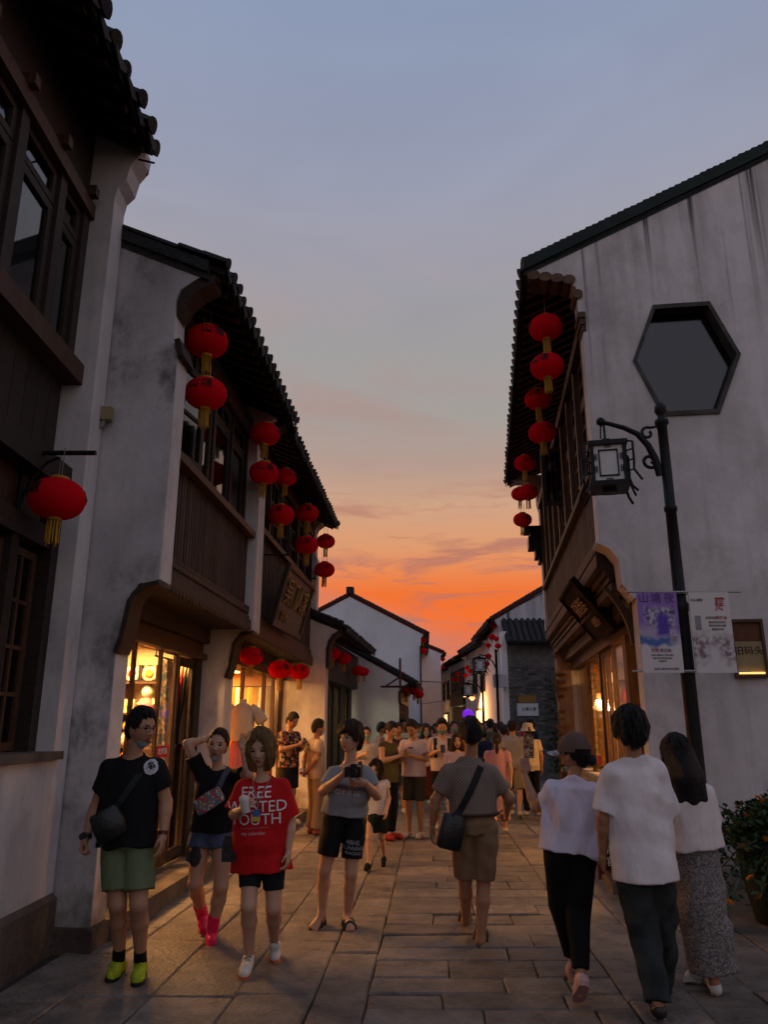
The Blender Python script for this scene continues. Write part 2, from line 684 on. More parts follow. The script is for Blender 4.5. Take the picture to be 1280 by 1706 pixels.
def stone(w0, w1, s0, s1):
    stones.append((w0, w1, s0, s1))


s = 1.6
while s < 52:                                   # the middle of the lane: stones laid across
    d = rs.uniform(0.27, 0.40)
    w = -0.42
    while w < 1.12:
        l = rs.choice((0.42, 0.55, 0.7, 0.85, 1.0, 1.2)) * rs.uniform(0.9, 1.1)
        e = w + l
        if e > 0.95:
            e = 1.16
        stone(w, e, s, s + d)
        w = e
    s += d


def columns(w, wend, slope, smax):
    while w < wend:
        cw = rs.uniform(0.38, 0.52)
        q = rs.uniform(1.2, 2.0)
        while q < smax:
            l = rs.uniform(0.6, 1.3)
            stone(w, min(w + cw, wend), q, q + l)
            q += l
        w += cw


columns(-2.75, -0.42, 0, 52)
columns(1.16, 4.2, 0, 34)
stones.sort(key=lambda q: q[2])


def in_view(w, s_):
    x = w + 0.06 * s_
    return s_ > 4.2 and abs(x) < 0.53 * s_ + 0.5


stones = [q for q in stones if in_view(0.5 * (q[0] + q[1]), q[3])]
for w0, w1, s0, s1 in stones:
    g = 0.004
    dz = rs.uniform(-0.006, 0.006)
    tx, ty = rs.uniform(-0.004, 0.004), rs.uniform(-0.004, 0.004)
    j = lambda a=0.007: rs.uniform(-a, a)
    lo = [(w0 + g + j(), s0 + g + j()), (w1 - g + j(), s0 + g + j()), (w1 - g + j(), s1 - g + j()), (w0 + g + j(), s1 - g + j())]
    cx, cs = (w0 + w1) / 2, (s0 + s1) / 2
    b = 0.012
    hi = [(p[0] + (b if p[0] < cx else -b), p[1] + (b if p[1] < cs else -b)) for p in lo]
    zt = lambda p: dz + tx * (1 if p[0] > cx else -1) + ty * (1 if p[1] > cs else -1)
    X = lambda p, z: (p[0] + 0.06 * p[1], p[1], z)
    vs = [X(p, -0.03) for p in lo] + [X(p, zt(p) - 0.010) for p in lo] + [X(p, zt(p)) for p in hi]
    fs = [(8, 9, 10, 11)] + [(i, (i + 1) % 4, 4 + (i + 1) % 4, 4 + i) for i in range(4)] + \
         [(4 + i, 4 + (i + 1) % 4, 8 + (i + 1) % 4, 8 + i) for i in range(4)]
    if n_st < 300:
        o = MB()
        c0 = (cx + 0.06 * cs, cs, 0)
        o.add([(v[0] - c0[0], v[1] - c0[1], v[2]) for v in vs], fs, False)
        ob = o.build('paving_stone', PAVE, street_o)
        ob.location = c0
        n_st += 1
    else:
        far_stone.add(vs, fs, False)
far_stone.build('paving_stones', PAVE, street_o, kind='stuff')


# ------------------------------------------------------------------ houses
class House:
    """A house frame: x runs along the street away from us, out leads from the wall into the street, z up."""

    def __init__(s, name, label, cat, X, Y, slope, side):
        s.o = side
        s.e = thing(name, label, cat, (X, Y, 0), math.pi / 2 - math.atan(slope))

    def y(s, out):
        return s.o * out

    def p(s, x, out, z):
        return Vector((x, s.o * out, z))

    def mb(s):
        return MB()

    def b(s, m, x0, x1, o0, o1, z0, z1):
        a, c = sorted((s.o * o0, s.o * o1))
        m.box(x0, x1, a, c, z0, z1)
        return m

    def box(s, name, mat, x0, x1, o0, o1, z0, z1, parent=None, label=None):
        return s.b(MB(), x0, x1, o0, o1, z0, z1).build(name, mat, parent or s.e, label=label)

    def prism(s, m, poly, x0, x1):
        m.prism(poly, lambda a, c: s.p(x0, a, c), lambda a, c: s.p(x1, a, c))
        return m

    def world(s, x, out, z):
        bpy_m = Matrix.Translation(s.e.location) @ Matrix.Rotation(s.e.rotation_euler[2], 4, 'Z')
        return bpy_m @ s.p(x, out, z)


_tile = {}


def tile_mesh(side, slope, r, length, drip):
    """A half-round cover tile lying down the slope; drip adds the round end plate."""
    k = (side, round(slope, 3), r, length, drip)
    if k in _tile:
        return _tile[k]
    m = MB()
    a = math.atan(slope)
    dn = Vector((0, side * math.cos(a), -math.sin(a)))
    up = Vector((0, side * math.sin(a), math.cos(a)))
    xx = Vector((1, 0, 0))

    def ring(t, rr, th=0.016):
        pts = []
        for i in range(7):
            g = math.pi * i / 6
            pts.append(dn * t + xx * (math.cos(g) * rr) + up * (math.sin(g) * rr * 0.9))
        for i in range(6, -1, -1):
            g = math.pi * i / 6
            pts.append(dn * t + xx * (math.cos(g) * (rr - th)) + up * (math.sin(g) * (rr - th) * 0.9 - 0.002))
        return pts
    m.loft([ring(0, r), ring(-length * 0.5, r * 0.97)], True, False)
    m.loft([ring(-length * 0.5 + 0.03, r * 0.86), ring(-length, r * 0.84)], True, False)
    if drip:
        c = up * (r * 0.25)
        f = [c * 0.2 + dn * 0.001 + xx * (math.cos(g) * r * 1.02) + up * (math.sin(g) * r * (0.98 if math.sin(g) > 0 else 0.25)) for g in (2 * math.pi * i / 14 for i in range(14))]
        b = [q + dn * 0.014 for q in f]
        m.loft([f, b], True, False)
    me = m.mesh('roof_tile', TILE)
    _tile[k] = me
    return me


_pan = {}


def pan_mesh(side, slope, w, length):
    k = (side, round(slope, 3), w, length)
    if k in _pan:
        return _pan[k]
    m = MB()
    a = math.atan(slope)
    dn = Vector((0, side * math.cos(a), -math.sin(a)))
    up = Vector((0, side * math.sin(a), math.cos(a)))
    xx = Vector((1, 0, 0))

    def ring(t, th=0.014):
        top, bot = [], []
        for i in range(5):
            q = -1 + i * 0.5
            top.append(dn * t + xx * (q * w) + up * (0.03 * q * q - 0.012))
            bot.append(top[-1] - up * th)
        return top + bot[::-1]
    m.loft([ring(0), ring(-length)], True, False)
    # the drip: a pointed plate hanging at the eave
    pts = [(-w * 0.9, 0.012), (w * 0.9, 0.012), (w * 0.75, -0.045), (0.0, -0.11), (-w * 0.75, -0.045)]
    f = [xx * p[0] + Vector((0, 0, p[1])) + dn * 0.002 for p in pts]
    m.loft([f, [q + Vector((0, side * 0.016, 0)) for q in f]], True, False)
    me = m.mesh('drip_tile', TILE)
    _pan[k] = me
    return me


def roof(h, x0, x1, oe, ze, slope, depth, pitch=0.21, r=0.07, rafters=True, tiles=True, back=True, rise=None, jit=0.006, tilelen=0.5):
    """A tiled roof: boards, rafters, eave tiles one by one, the rows above them as one piece."""
    k = slope
    top = lambda out: ze + (oe - out) * k
    m = MB()
    poly = [(oe, ze - 0.075), (oe, ze - 0.02), (oe - depth, top(oe - depth) - 0.02), (oe - depth, top(oe - depth) - 0.075)]
    h.prism(m, poly, x0, x1)
    if back:
        oo = oe - 2 * depth
        poly = [(oe - depth - 0.001, top(oe - depth) - 0.075), (oe - depth - 0.001, top(oe - depth) - 0.02), (oo, ze - 0.02), (oo, ze - 0.075)]
        h.prism(m, poly, x0, x1)
    ro = m.build('roof', ROOFM, h.e)
    if rafters:
        x = x0 + 0.08
        ang = math.atan(k)
        me = None
        while x < x1 - 0.03:
            if me is None:
                q = MB()
                a, c = -0.035, 0.035
                pl = [(oe - 0.05, -0.075 + 0.05 * k - 0.07), (oe - 0.05, -0.077 + 0.05 * k), (oe - 1.5, -0.077 + 1.5 * k), (oe - 1.5, -0.075 + 1.5 * k - 0.07)]
                q.prism(pl, lambda u, v: Vector((a, h.o * u, ze + v)), lambda u, v: Vector((c, h.o * u, ze + v)))
                me = q.mesh('rafter', WOOD)
            link('rafter', me, ro, loc=(x, 0, 0))
            x += 0.24
    if tiles:
        n = max(1, int(round((x1 - x0) / pitch)))
        rows = MB()
        tm = tile_mesh(h.o, k, r, tilelen, True)
        pn = pan_mesh(h.o, k, pitch * 0.5, 0.4)
        a = math.atan(k)
        for i in range(n + 1):
            x = x0 + (x1 - x0) * i / n
            link('roof_tile', tm, ro, loc=(x + rs.uniform(-jit, jit), h.y(oe + 0.03 + rs.uniform(-2, 2) * jit), ze + 0.012 + rs.uniform(-jit, jit)),
                 rot=(rs.uniform(-0.05, 0.05), rs.uniform(-0.05, 0.05), rs.uniform(-0.03, 0.03)))
            if i < n:
                link('drip_tile', pn, ro, loc=(x + pitch / 2, h.y(oe + 0.02 + rs.uniform(-1, 1) * jit), ze + 0.0), rot=(0, rs.uniform(-0.04, 0.04), 0))
            up0, up1 = oe - 0.40, oe - depth
            for (u0, u1) in ((up0, up1),):
                rings = []
                for u in (u0, u1):
                    rings.append([h.p(x + math.cos(g) * r * 0.9, u, top(u) + 0.005 + math.sin(g) * r * 0.85) for g in (math.pi * q / 5 for q in range(6))] +
                                 [h.p(x, u, top(u) - 0.005)])
                rows.loft(rings, True, False)
        rows.build('tile_rows', TILE, ro, kind='stuff')
    return ro


def coping(h, x0, x1, pts, step=0.11, r=0.075, band=0.14, bandmat=None, overhang=0.06):
    """The raised edge of a gable: a dark moulded band under a row of short round tiles."""
    m = MB()
    for (a, za), (c, zc) in zip(pts[:-1], pts[1:]):
        h.prism(m, [(a, za), (a, za + band), (c, zc + band), (c, zc)], x0 - overhang, x1 + overhang)
        h.prism(m, [(a, za - 0.07), (a, za - 0.001), (c, zc - 0.001), (c, zc - 0.07)], x0 - overhang * 0.5, x1 + overhang * 0.5)
    co = m.build('coping', bandmat or TILE, h.e)
    for (a, za), (c, zc) in zip(pts[:-1], pts[1:]):
        L = math.hypot(c - a, zc - za)
        n = max(1, int(L / step))
        d = Vector((0, h.o * (c - a), zc - za)).normalized()
        t = MB()
        up = Vector((1, 0, 0)).cross(d)
        if up.z < 0:
            up = -up
        xx = Vector((1, 0, 0))
        w = (x1 - x0) / 2 + overhang
        rings = []
        for q, s_ in ((-step * 0.5, 1.0), (step * 0.42, 0.86)):
            rings.append([d * q + xx * (math.cos(g) * w * s_) + up * (math.sin(g) * r * s_) for g in (math.pi * i / 6 for i in range(7))])
        t.loft(rings, True, False)
        me = t.mesh('coping_tile', TILE)
        for i in range(n):
            f = (i + 0.5) / n
            link('coping_tile', me, co, loc=((x0 + x1) / 2, h.y(a + (c - a) * f), za + (zc - za) * f + band + rs.uniform(-0.004, 0.004)))
    return co


def window(h, x0, x1, out, z0, z1, nx=1, nz=1, fr=0.05, th=0.05, mat=None, glass=None, ang=0.0, hinge=0, parent=None, lattice=None):
    """A timber sash with its panes; ang swings it open about the near (hinge 0) or far (hinge 1) edge."""
    mat = mat or WOOD
    W, Hh = x1 - x0, z1 - z0
    m = MB()
    m.box(0, fr, -th / 2, th / 2, 0, Hh)
    m.box(W - fr, W, -th / 2, th / 2, 0, Hh)
    m.box(fr, W - fr, -th / 2, th / 2, 0, fr)
    m.box(fr, W - fr, -th / 2, th / 2, Hh - fr, Hh)
    bar = fr * 0.5
    for i in range(1, nx):
        c = fr + (W - 2 * fr) * i / nx
        m.box(c - bar / 2, c + bar / 2, -th * 0.4, th * 0.4, fr, Hh - fr)
    for k in range(1, nz):
        c = fr + (Hh - 2 * fr) * k / nz
        m.box(fr, W - fr, -th * 0.35, th * 0.35, c - bar / 2, c + bar / 2)
    wo = m.build('window', mat, parent or h.e)
    g = MB()
    g.box(fr * 0.9, W - fr * 0.9, -0.003, 0.003, fr * 0.9, Hh - fr * 0.9)
    g.build('pane', glass or GLASS, wo)
    wo.location = h.p(x0, out, z0) if hinge == 0 else h.p(x0, out, z0)
    if ang:
        wo.rotation_euler = (0, 0, h.o * ang)
    return wo


def scallops(h, name, x0, x1, out, z, pitch, drop, mat, parent=None, th=0.02):
    m = MB()
    n = int((x1 - x0) / pitch)
    for i in range(n):
        c = x0 + (i + 0.5) * (x1 - x0) / n
        w = (x1 - x0) / n * 0.48
        pl = [(-w, 0), (w, 0), (w, -drop * 0.45), (w * 0.55, -drop * 0.85), (0, -drop), (-w * 0.55, -drop * 0.85), (-w, -drop * 0.45)]
        m.prism(pl, lambda u, v: h.p(c + u, out, z + v), lambda u, v: h.p(c + u, out - th, z + v))
    return m.build(name, mat, parent or h.e, kind='stuff')


def slat_panel(h, x0, x1, out, z0, z1, n, mat, backmat, name='slat', proud=0.03):
    pb = h.box('panel_board', backmat, x0, x1, out - 0.05, out, z0, z1)
    w = (x1 - x0) / n
    q = MB()
    q.prism([(-w * 0.40, 0.0), (w * 0.40, 0.0), (w * 0.28, proud), (-w * 0.28, proud)],
            lambda u, v: Vector((u, h.o * v, 0)), lambda u, v: Vector((u, h.o * v, z1 - z0)))
    me = q.mesh(name, mat)
    for i in range(n):
        link(name, me, pb, loc=h.p(x0 + (i + 0.5) * w, out, z0))
    return pb


def corbel_trim(h, poly, x0, x1, mat, th=0.05, name='corbel'):
    """A dark moulding following a stepped profile (out, z), sitting proud of the wall."""
    m = MB()
    for (a, za), (c, zc) in zip(poly[:-1], poly[1:]):
        d = Vector((c - a, zc - za))
        if d.length < 1e-4:
            continue
        d.normalize()
        nrm = Vector((d.y, -d.x)) * th
        e = d * th * 0.4
        h.prism(m, [(a - e.x, za - e.y), (c + e.x, zc + e.y), (c + e.x + nrm.x, zc + e.y + nrm.y), (a - e.x + nrm.x, za - e.y + nrm.y)],
                x0 - 0.0005 * za, x1 + 0.0005 * za)
    return m.build(name, mat, h.e)


def room(h, x0, x1, o0, o1, z0, z1, wall, floor, ceil=None):
    """The shell of a shop seen through its front: floor, ceiling, back and two side walls."""
    t = 0.06
    h.box('shop_floor', floor, x0, x1, o0, o1, z0 - t, z0)
    h.box('shop_ceiling', ceil or wall, x0, x1, o0, o1, z1, z1 + t)
    h.box('shop_wall', wall, x0, x1, o0 - t, o0, z0, z1)
    h.box('shop_wall', wall, x0 - t, x0, o0, o1, z0, z1)
    h.box('shop_wall', wall, x1, x1 + t, o0, o1, z0, z1)


def lamp(name, loc, size, power, col, rot=(0, 0, 0), sy=None, label=None):
    """A ceiling light: a glowing panel in a tray with its own area light just below it."""
    d = bpy.data.lights.new(name, 'AREA')
    d.shape = 'RECTANGLE'
    d.size, d.size_y = size, sy or size
    d.energy, d.color = power, col
    o = bpy.data.objects.new(name, d)
    ROOT.objects.link(o)
    o.location, o.rotation_euler = loc, rot
    return o


# ---- left, nearest: a tall house of dark timber between white piers (cut by the picture's edge)
L1 = House('timber_house', 'tall dark timber house with white pier, cut off by the left picture edge', 'house', -2.49, 6.336, 0.0, -1)
pr = [(-5.0, 0.0), (0.0, 0.0), (0.0, 6.30), (0.02, 6.42), (0.09, 6.50), (0.12, 6.66), (0.20, 6.78), (0.20, 6.95), (-5, 9.5)]
L1.prism(MB(), pr, -0.27, -0.003).build('wall', LIME2, L1.e, label='white side pier with a stepped corbel under the eave')
# parapet below the ground floor window, and the plinth
L1.box('wall', LIME2, -4.2, -0.272, -0.4, 0.0, 0.40, 1.36)
L1.box('wall', LIME2, -4.2, -0.272, -0.4, -0.03, 0.0, 0.4)
pl = MB()
L1.b(pl, -4.2, 0.0, -0.03, 0.035, -0.02, 0.36)
L1.prism(pl, [(0.0, 0.361), (0.035, 0.361), (0.0, 0.40)], -4.2, 0.0)
pl.build('plinth', STONE, L1.e)
L1.box('sill', STONE, -4.2, -0.20, -0.3, 0.05, 1.361, 1.42)
# ground floor window
for a in (-4.0, -3.2, -2.4, -1.6, -0.95):
    L1.box('post', WOOD, a, a + 0.11, -0.32, -0.19, 1.42, 2.95)
L1.box('post', WOOD, -0.40, -0.272, -0.34, -0.14, 1.42, 3.6)
for a, c in ((-1.49, -0.95), (-0.84, -0.40), (-2.29, -1.6)):
    window(L1, a, c, -0.27, 1.43, 2.90, 2, 4, 0.06, 0.05, WOODB)
L1.box('lintel', WOOD, -4.2, -0.272, -0.36, -0.16, 2.95, 3.12)
L1.box('panel', WOODB, -4.2, -0.272, -0.42, -0.26, 3.12, 3.46)
L1.box('beam', WOOD, -4.2, -0.272, -0.38, -0.10, 3.46, 3.66)
# boarded band under the upper windows
for i in range(19):
    L1.box('board', WOOD, -4.2 + i * 0.205, -4.2 + i * 0.205 + 0.198, -0.33 + 0.006 * (i % 2), -0.26, 3.66, 4.42)
L1.box('ledge', WOODB, -4.2, -0.275, -0.34, -0.10, 4.42, 4.60)
# upper windows
for a in (-1.62, -0.90, -2.35, -3.05, -0.40):
    L1.box('post', WOOD, a, a + 0.12, -0.33, -0.20, 4.60, 6.06)
for a, c in ((-1.49, -0.905), (-0.775, -0.405), (-2.22, -1.625), (-2.92, -2.355)):
    window(L1, a, c, -0.265, 4.62, 5.72, 1, 1, 0.075, 0.06, WOOD, GLASS)
    window(L1, a, c, -0.265, 5.735, 6.05, 1, 1, 0.06, 0.06, WOOD, GLASS)
L1.box('lintel', WOODB, -4.2, -0.275, -0.36, -0.16, 6.06, 6.20)
L1.box('frieze', WOOD, -4.2, -0.275, -0.40, -0.24, 6.20, 7.4)
for i in range(6):
    L1.box('bracket', WOODB, -0.45 - 0.62 * i, -0.37 - 0.62 * i, -0.24, -0.10, 6.205, 6.30)
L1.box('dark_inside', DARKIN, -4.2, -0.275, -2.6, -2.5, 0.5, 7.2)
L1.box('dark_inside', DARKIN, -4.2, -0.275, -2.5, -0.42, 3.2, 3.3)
roof(L1, -5.0, -0.24, 0.30, 6.86, 0.5, 3.0, 0.30, 0.095, back=False, jit=0.014)
vt = MB()
L1.prism(vt, [(-0.08, 6.94), (0.06, 6.96), (0.05, 6.78), (-0.01, 6.52), (-0.10, 6.56)], 0.005, 0.10)
vt.build('verge_block', TILE, L1.e)
tb = MB()
tb.tube([L1.p(-0.25, 0.18, 6.74), L1.p(-0.25, 0.33, 6.70)], 0.010, 6)
tb.tube([L1.p(-0.25, 0.30, 6.71), L1.p(-0.25, 0.285, 6.64), L1.p(-0.25, 0.27, 6.58)], 0.003, 5)
tb.lathe([(0.004, -0.02), (0.012, -0.01), (0.004, 0.0)], L1.p(-0.25, 0.27, 6.58), 6)
tb.build('wire_stub', IRON, L1.e)
lb = MB()                                       # iron arm that holds the lantern
lb.tube([L1.p(-0.83, -0.26, 3.60), L1.p(-0.83, 0.30, 3.60)], 0.02, 8)
lb.tube([L1.p(-0.83, -0.24, 3.05), L1.p(-0.83, -0.23, 3.58)], 0.02, 8)
lb.tube([L1.p(-0.83, -0.24, 3.15)] + [L1.p(-0.83, -0.22 + 0.30 * (1 - math.cos(t)), 3.15 + 0.42 * math.sin(t)) for t in (0.3, 0.7, 1.1, 1.4)], 0.012, 6)
lb.build('iron_arm', IRON, L1.e)

# ---- left, second: pale gable, jettied upper floor with reeded panel, lit shop below
L2 = House('gable_shop_house', 'house with pale gable wall, reeded timber balcony and lit souvenir shop', 'house', -2.19, 6.336, 0.06, -1)
prof_low = [(0.0, 0.16), (0.0, 2.20), (0.035, 2.32), (0.075, 2.60), (0.11, 2.66), (0.17, 2.735), (0.312, 2.765), (0.32, 4.85)]
prof_top = [(0.28, 4.93), (0.265, 5.40), (0.30, 5.50), (0.40, 5.575), (0.50, 5.64), (0.50, 5.70)]
gp = [(-4.6, 0.16)] + prof_low + prof_top + [(-0.40, 6.10), (-3.4, 7.45), (-4.6, 6.9)]
L2.prism(MB(), gp, 0.0, 0.28).build('wall', LIME1, L2.e, label='pale weathered gable wall that steps out over the shop')
fb = MB()                                       # the party wall with the next house
gp2 = [(-0.6, 0.16)] + prof_low + prof_top + [(-0.6, 6.15)]
L2.prism(fb, gp2, 3.47, 3.845)
fb.build('wall', LIME2, L2.e, label='white party wall between the two shops')
# street-facing strip of wall: sky light put into its colour as a paler tone
for a, c in ((0.0, 0.27), (3.48, 3.62), (3.66, 3.84)):
    L2.box('street_face_strip', LIME2, a + 0.003, c, 0.312, 0.326, 2.78, 4.84)
    L2.box('street_face_strip', LIME2, a + 0.003, c, -0.01, 0.006, 0.17, 2.19)
for a in (0.0, 3.47):
    corbel_trim(L2, prof_low[1:7], a - 0.04, a + 0.22, WOOD, 0.04)
    corbel_trim(L2, [(0.335, 4.82), (0.30, 4.95)], a - 0.04, a + 0.28, WOOD, 0.05)
arch = [(0.275, 5.38), (0.31, 5.50), (0.38, 5.58), (0.48, 5.63), (0.62, 5.66), (0.60, 5.57), (0.46, 5.50), (0.35, 5.38), (0.29, 5.25)]
for a in (0.0, 3.55):
    L2.prism(MB(), arch, a + 0.02, a + 0.26).build('eave_board', WOOD, L2.e)
pl = MB()
L2.b(pl, -0.035, 0.30, -4.0, 0.035, -0.02, 0.158)
L2.b(pl, 3.44, 3.86, -0.5, 0.03, -0.02, 0.158)
pl.build('plinth', STONE, L2.e)
coping(L2, 0.02, 0.24, [(0.56, 5.66), (-0.38, 6.08), (-3.4, 7.44)], 0.10, 0.06, 0.11)
roof(L2, 0.02, 3.84, 0.69, 5.73, 0.44, 4.0, 0.21, 0.070)
# upper floor
L2.box('jetty_floor', WOOD, 0.285, 3.465, -0.5, 0.20, 2.785, 2.86)
fa = MB()
L2.b(fa, 0.285, 3.465, 0.10, 0.295, 2.83, 2.90)
L2.b(fa, 0.285, 3.465, 0.10, 0.27, 2.905, 2.95)
L2.b(fa, 0.285, 3.465, 0.10, 0.245, 2.955, 3.03)
L2.b(fa, 0.285, 3.465, 0.10, 0.265, 3.035, 3.07)
fa.build('fascia', SLATM, L2.e)
scallops(L2, 'scalloped_edge', 0.285, 3.465, 0.300, 2.845, 0.10, 0.115, SLATM)
scallops(L2, 'carved_band', 0.285, 3.465, 0.262, 3.034, 0.05, 0.06, SLATM)
slat_panel(L2, 0.285, 3.465, 0.175, 3.07, 3.97, 36, SLATM, WOOD)
L2.box('sill', WOODB, 0.285, 3.50, 0.05, 0.30, 3.97, 4.05)
for a in (0.285, 1.05, 1.84, 2.62, 3.37):
    L2.box('post', WOOD, a, a + 0.09, 0.04, 0.15, 4.05, 5.36)
for i, (a, c) in enumerate(((0.38, 1.045), (1.145, 1.835), (1.935, 2.615), (2.715, 3.365))):
    window(L2, a, c, 0.10 + (0.06 if i == 0 else 0), 4.06, 5.06, 1, 1 if i else 2, 0.07, 0.05, WOOD, GLASS, ang=0.16 if i == 0 else 0)
    window(L2, a, c, 0.10, 5.07, 5.35, 2, 1, 0.05, 0.05, WOOD, GLASS)
L2.box('lintel', WOOD, 0.285, 3.465, 0.0, 0.20, 5.36, 5.62)
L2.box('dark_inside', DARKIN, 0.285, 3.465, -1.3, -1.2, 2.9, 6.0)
L2.box('curtain', pm('pale_curtain', (0.5, 0.42, 0.30), 0.9, 0.15), 2.0, 2.22, -0.12, -0.10, 4.1, 4.5, label='small pale curtain corner behind the glass')
# shop
L2.box('beam', WOOD, 0.285, 3.465, -0.48, -0.22, 2.60, 2.784)
L2.box('frieze_board', WOODB, 0.285, 3.465, -0.42, -0.30, 2.47, 2.598)
L2.box('rail', WOODB, 0.285, 3.465, -0.44, -0.24, 2.40, 2.468)
for a, w in ((0.30, 0.07), (1.30, 0.06), (2.06, 0.06), (2.56, 0.09), (3.24, 0.22)):
    L2.box('post', WOODB if w < 0.2 else WOOD, a, a + w, -0.372 if w < 0.2 else -0.40, -0.338 if w < 0.2 else -0.30, 0.17, 2.399)
for a, c in ((0.375, 1.295), (1.365, 2.055), (2.125, 2.555)):
    f = MB()
    L2.b(f, a, c, -0.36, -0.35, 0.55, 2.398)
    f.build('shop_pane', SHOPGLASS, L2.e)
    q = MB()
    L2.b(q, a, c, -0.375, -0.335, 0.17, 0.548)
    for k in range(3):
        L2.b(q, a + 0.03 + k * (c - a - 0.06) / 3, a + 0.01 + (k + 1) * (c - a - 0.06) / 3, -0.334, -0.322, 0.22, 0.50)
    q.build('kick_panel', WOODB, L2.e)
dr = MB()                                       # the glazed door leaf standing open
for z0, z1 in ((0.2, 0.3), (2.28, 2.38)):
    L2.b(dr, 2.66, 3.23, -0.37, -0.33, z0, z1)
for a in (2.66, 3.18):
    L2.b(dr, a, a + 0.05, -0.365, -0.335, 0.301, 2.279)
dr.build('shop_door', WOOD, L2.e)
L2.box('step', STONE, 0.30, 3.44, -0.36, 0.075, -0.02, 0.155)
room(L2, 0.30, 3.40, -2.6, -0.44, 0.16, 2.62, CREAM, STONE)

# ---- left, third: the shop with the tilted name board
L3 = House('sign_board_house', 'house with tilted gilt name board above a bright clothes shop', 'house', -1.959, 10.186, 0.06, -1)
pg = [(-0.6, 0.16)] + prof_low + prof_top + [(-0.6, 6.0), (-0.6, 5.9)]
L3.prism(MB(), pg[:-1], 4.95, 5.30).build('wall', LIME2, L3.e, label='white end wall beyond the name board')
corbel_trim(L3, prof_low[1:7], 4.90, 5.22, WOOD, 0.05)
roof(L3, 0.02, 5.32, 0.66, 5.61, 0.44, 3.4, 0.18, 0.062)
L3.box('jetty_floor', WOOD, 0.005, 4.945, -0.5, 0.22, 2.785, 2.86)
fa = MB()
L3.b(fa, 0.005, 4.945, 0.10, 0.30, 2.80, 2.88)
L3.b(fa, 0.005, 4.945, 0.10, 0.28, 2.885, 2.93)
L3.b(fa, 0.005, 4.945, 0.10, 0.26, 2.935, 3.02)
fa.build('fascia', WOODB, L3.e)
scallops(L3, 'scalloped_edge', 0.005, 4.945, 0.298, 2.798, 0.09, 0.08, WOODB)
slat_panel(L3, 0.005, 4.945, 0.20, 3.02, 4.16, 50, SLATM, WOOD)
L3.box('sill', WOODB, 0.005, 4.945, 0.05, 0.31, 4.16, 4.24)
for i in range(7):
    a = 0.01 + i * 0.81
    L3.box('post', WOOD, a, a + 0.08, 0.10, 0.22, 4.24, 5.30)
    if i < 6:
        window(L3, a + 0.085, a + 0.805, 0.16, 4.25, 5.28, 2, 3, 0.06, 0.05, WOOD, GLASS)
L3.box('lintel', WOOD, 0.005, 4.945, 0.0, 0.24, 5.285, 5.6)
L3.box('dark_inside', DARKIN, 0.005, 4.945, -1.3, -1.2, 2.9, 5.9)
L3.box('beam', WOOD, 0.005, 4.945, -0.45, -0.15, 2.56, 2.784)
L3.box('rail', WOODB, 0.005, 4.945, -0.40, -0.2, 2.46, 2.558)
for a, w in ((0.95, 0.14), (1.75, 0.08), (3.3, 0.08), (4.1, 0.10), (4.80, 0.145)):
    L3.box('post', WOODB, a, a + w, -0.335, -0.285, 0.17, 2.458)
for a, c in ((1.835, 3.295), (3.385, 4.095)):
    f = MB()
    L3.b(f, a, c, -0.32, -0.31, 0.5, 2.457)
    f.build('shop_pane', SHOPGLASS, L3.e)
    L3.box('kick_panel', WOODB, a, c, -0.335, -0.295, 0.17, 0.498)
L3.box('step', STONE, 0.0, 4.945, -0.4, 0.30, -0.02, 0.155)
room(L3, 0.03, 4.90, -2.6, -0.42, 0.16, 2.62, pm('orange_shop_wall', (0.72, 0.42, 0.16), 0.85, 0.12, 2), STONE)

# ---- left, fourth: single storey shop with curved eave
L4 = House('low_shop_house', 'single storey shop with curved black eave and glass doors', 'house', -1.12, 15.0, 0.10, -1)
w4 = [(-3.5, 0.0), (0.0, 0.0), (0.0, 3.05), (0.04, 3.20), (0.12, 3.32), (0.24, 3.40), (0.28, 3.44), (-0.2, 3.62), (-1.6, 4.25), (-3.5, 3.5)]
L4.prism(MB(), w4, -0.0, 0.30).build('wall', LIME2, L4.e, label='warm lit end wall with arched corbel')
corbel_trim(L4, [(0.012, 2.7), (0.012, 3.05), (0.05, 3.20), (0.13, 3.32), (0.25, 3.39)], -0.04, 0.30, WOOD, 0.06)
coping(L4, 0.02, 0.25, [(0.30, 3.44), (-0.2, 3.64), (-1.6, 4.27)], 0.12, 0.06, 0.10)
roof(L4, 0.02, 5.05, 0.36, 3.44, 0.42, 2.0, 0.2, 0.065)
L4.box('beam', WOOD, 0.305, 5.0, -0.4, -0.05, 2.5, 3.3)
for a, w in ((0.31, 0.35), (1.55, 0.16), (2.25, 0.10), (3.2, 0.5), (4.55, 0.45)):
    L4.box('post', WOOD, a, a + w, -0.34, -0.2, 0.0, 2.498)
for a, c in ((0.665, 1.545), (1.715, 2.245), (2.355, 3.195), (3.705, 4.545)):
    window(L4, a, c, -0.27, 0.08, 2.48, 1, 1, 0.06, 0.04, WOOD, SHOPGLASS)
room(L4, 0.31, 4.95, -2.2, -0.42, 0.0, 2.7, pm('greenish_shop_wall', (0.55, 0.58, 0.36), 0.85, 0.1, 2), STONE)

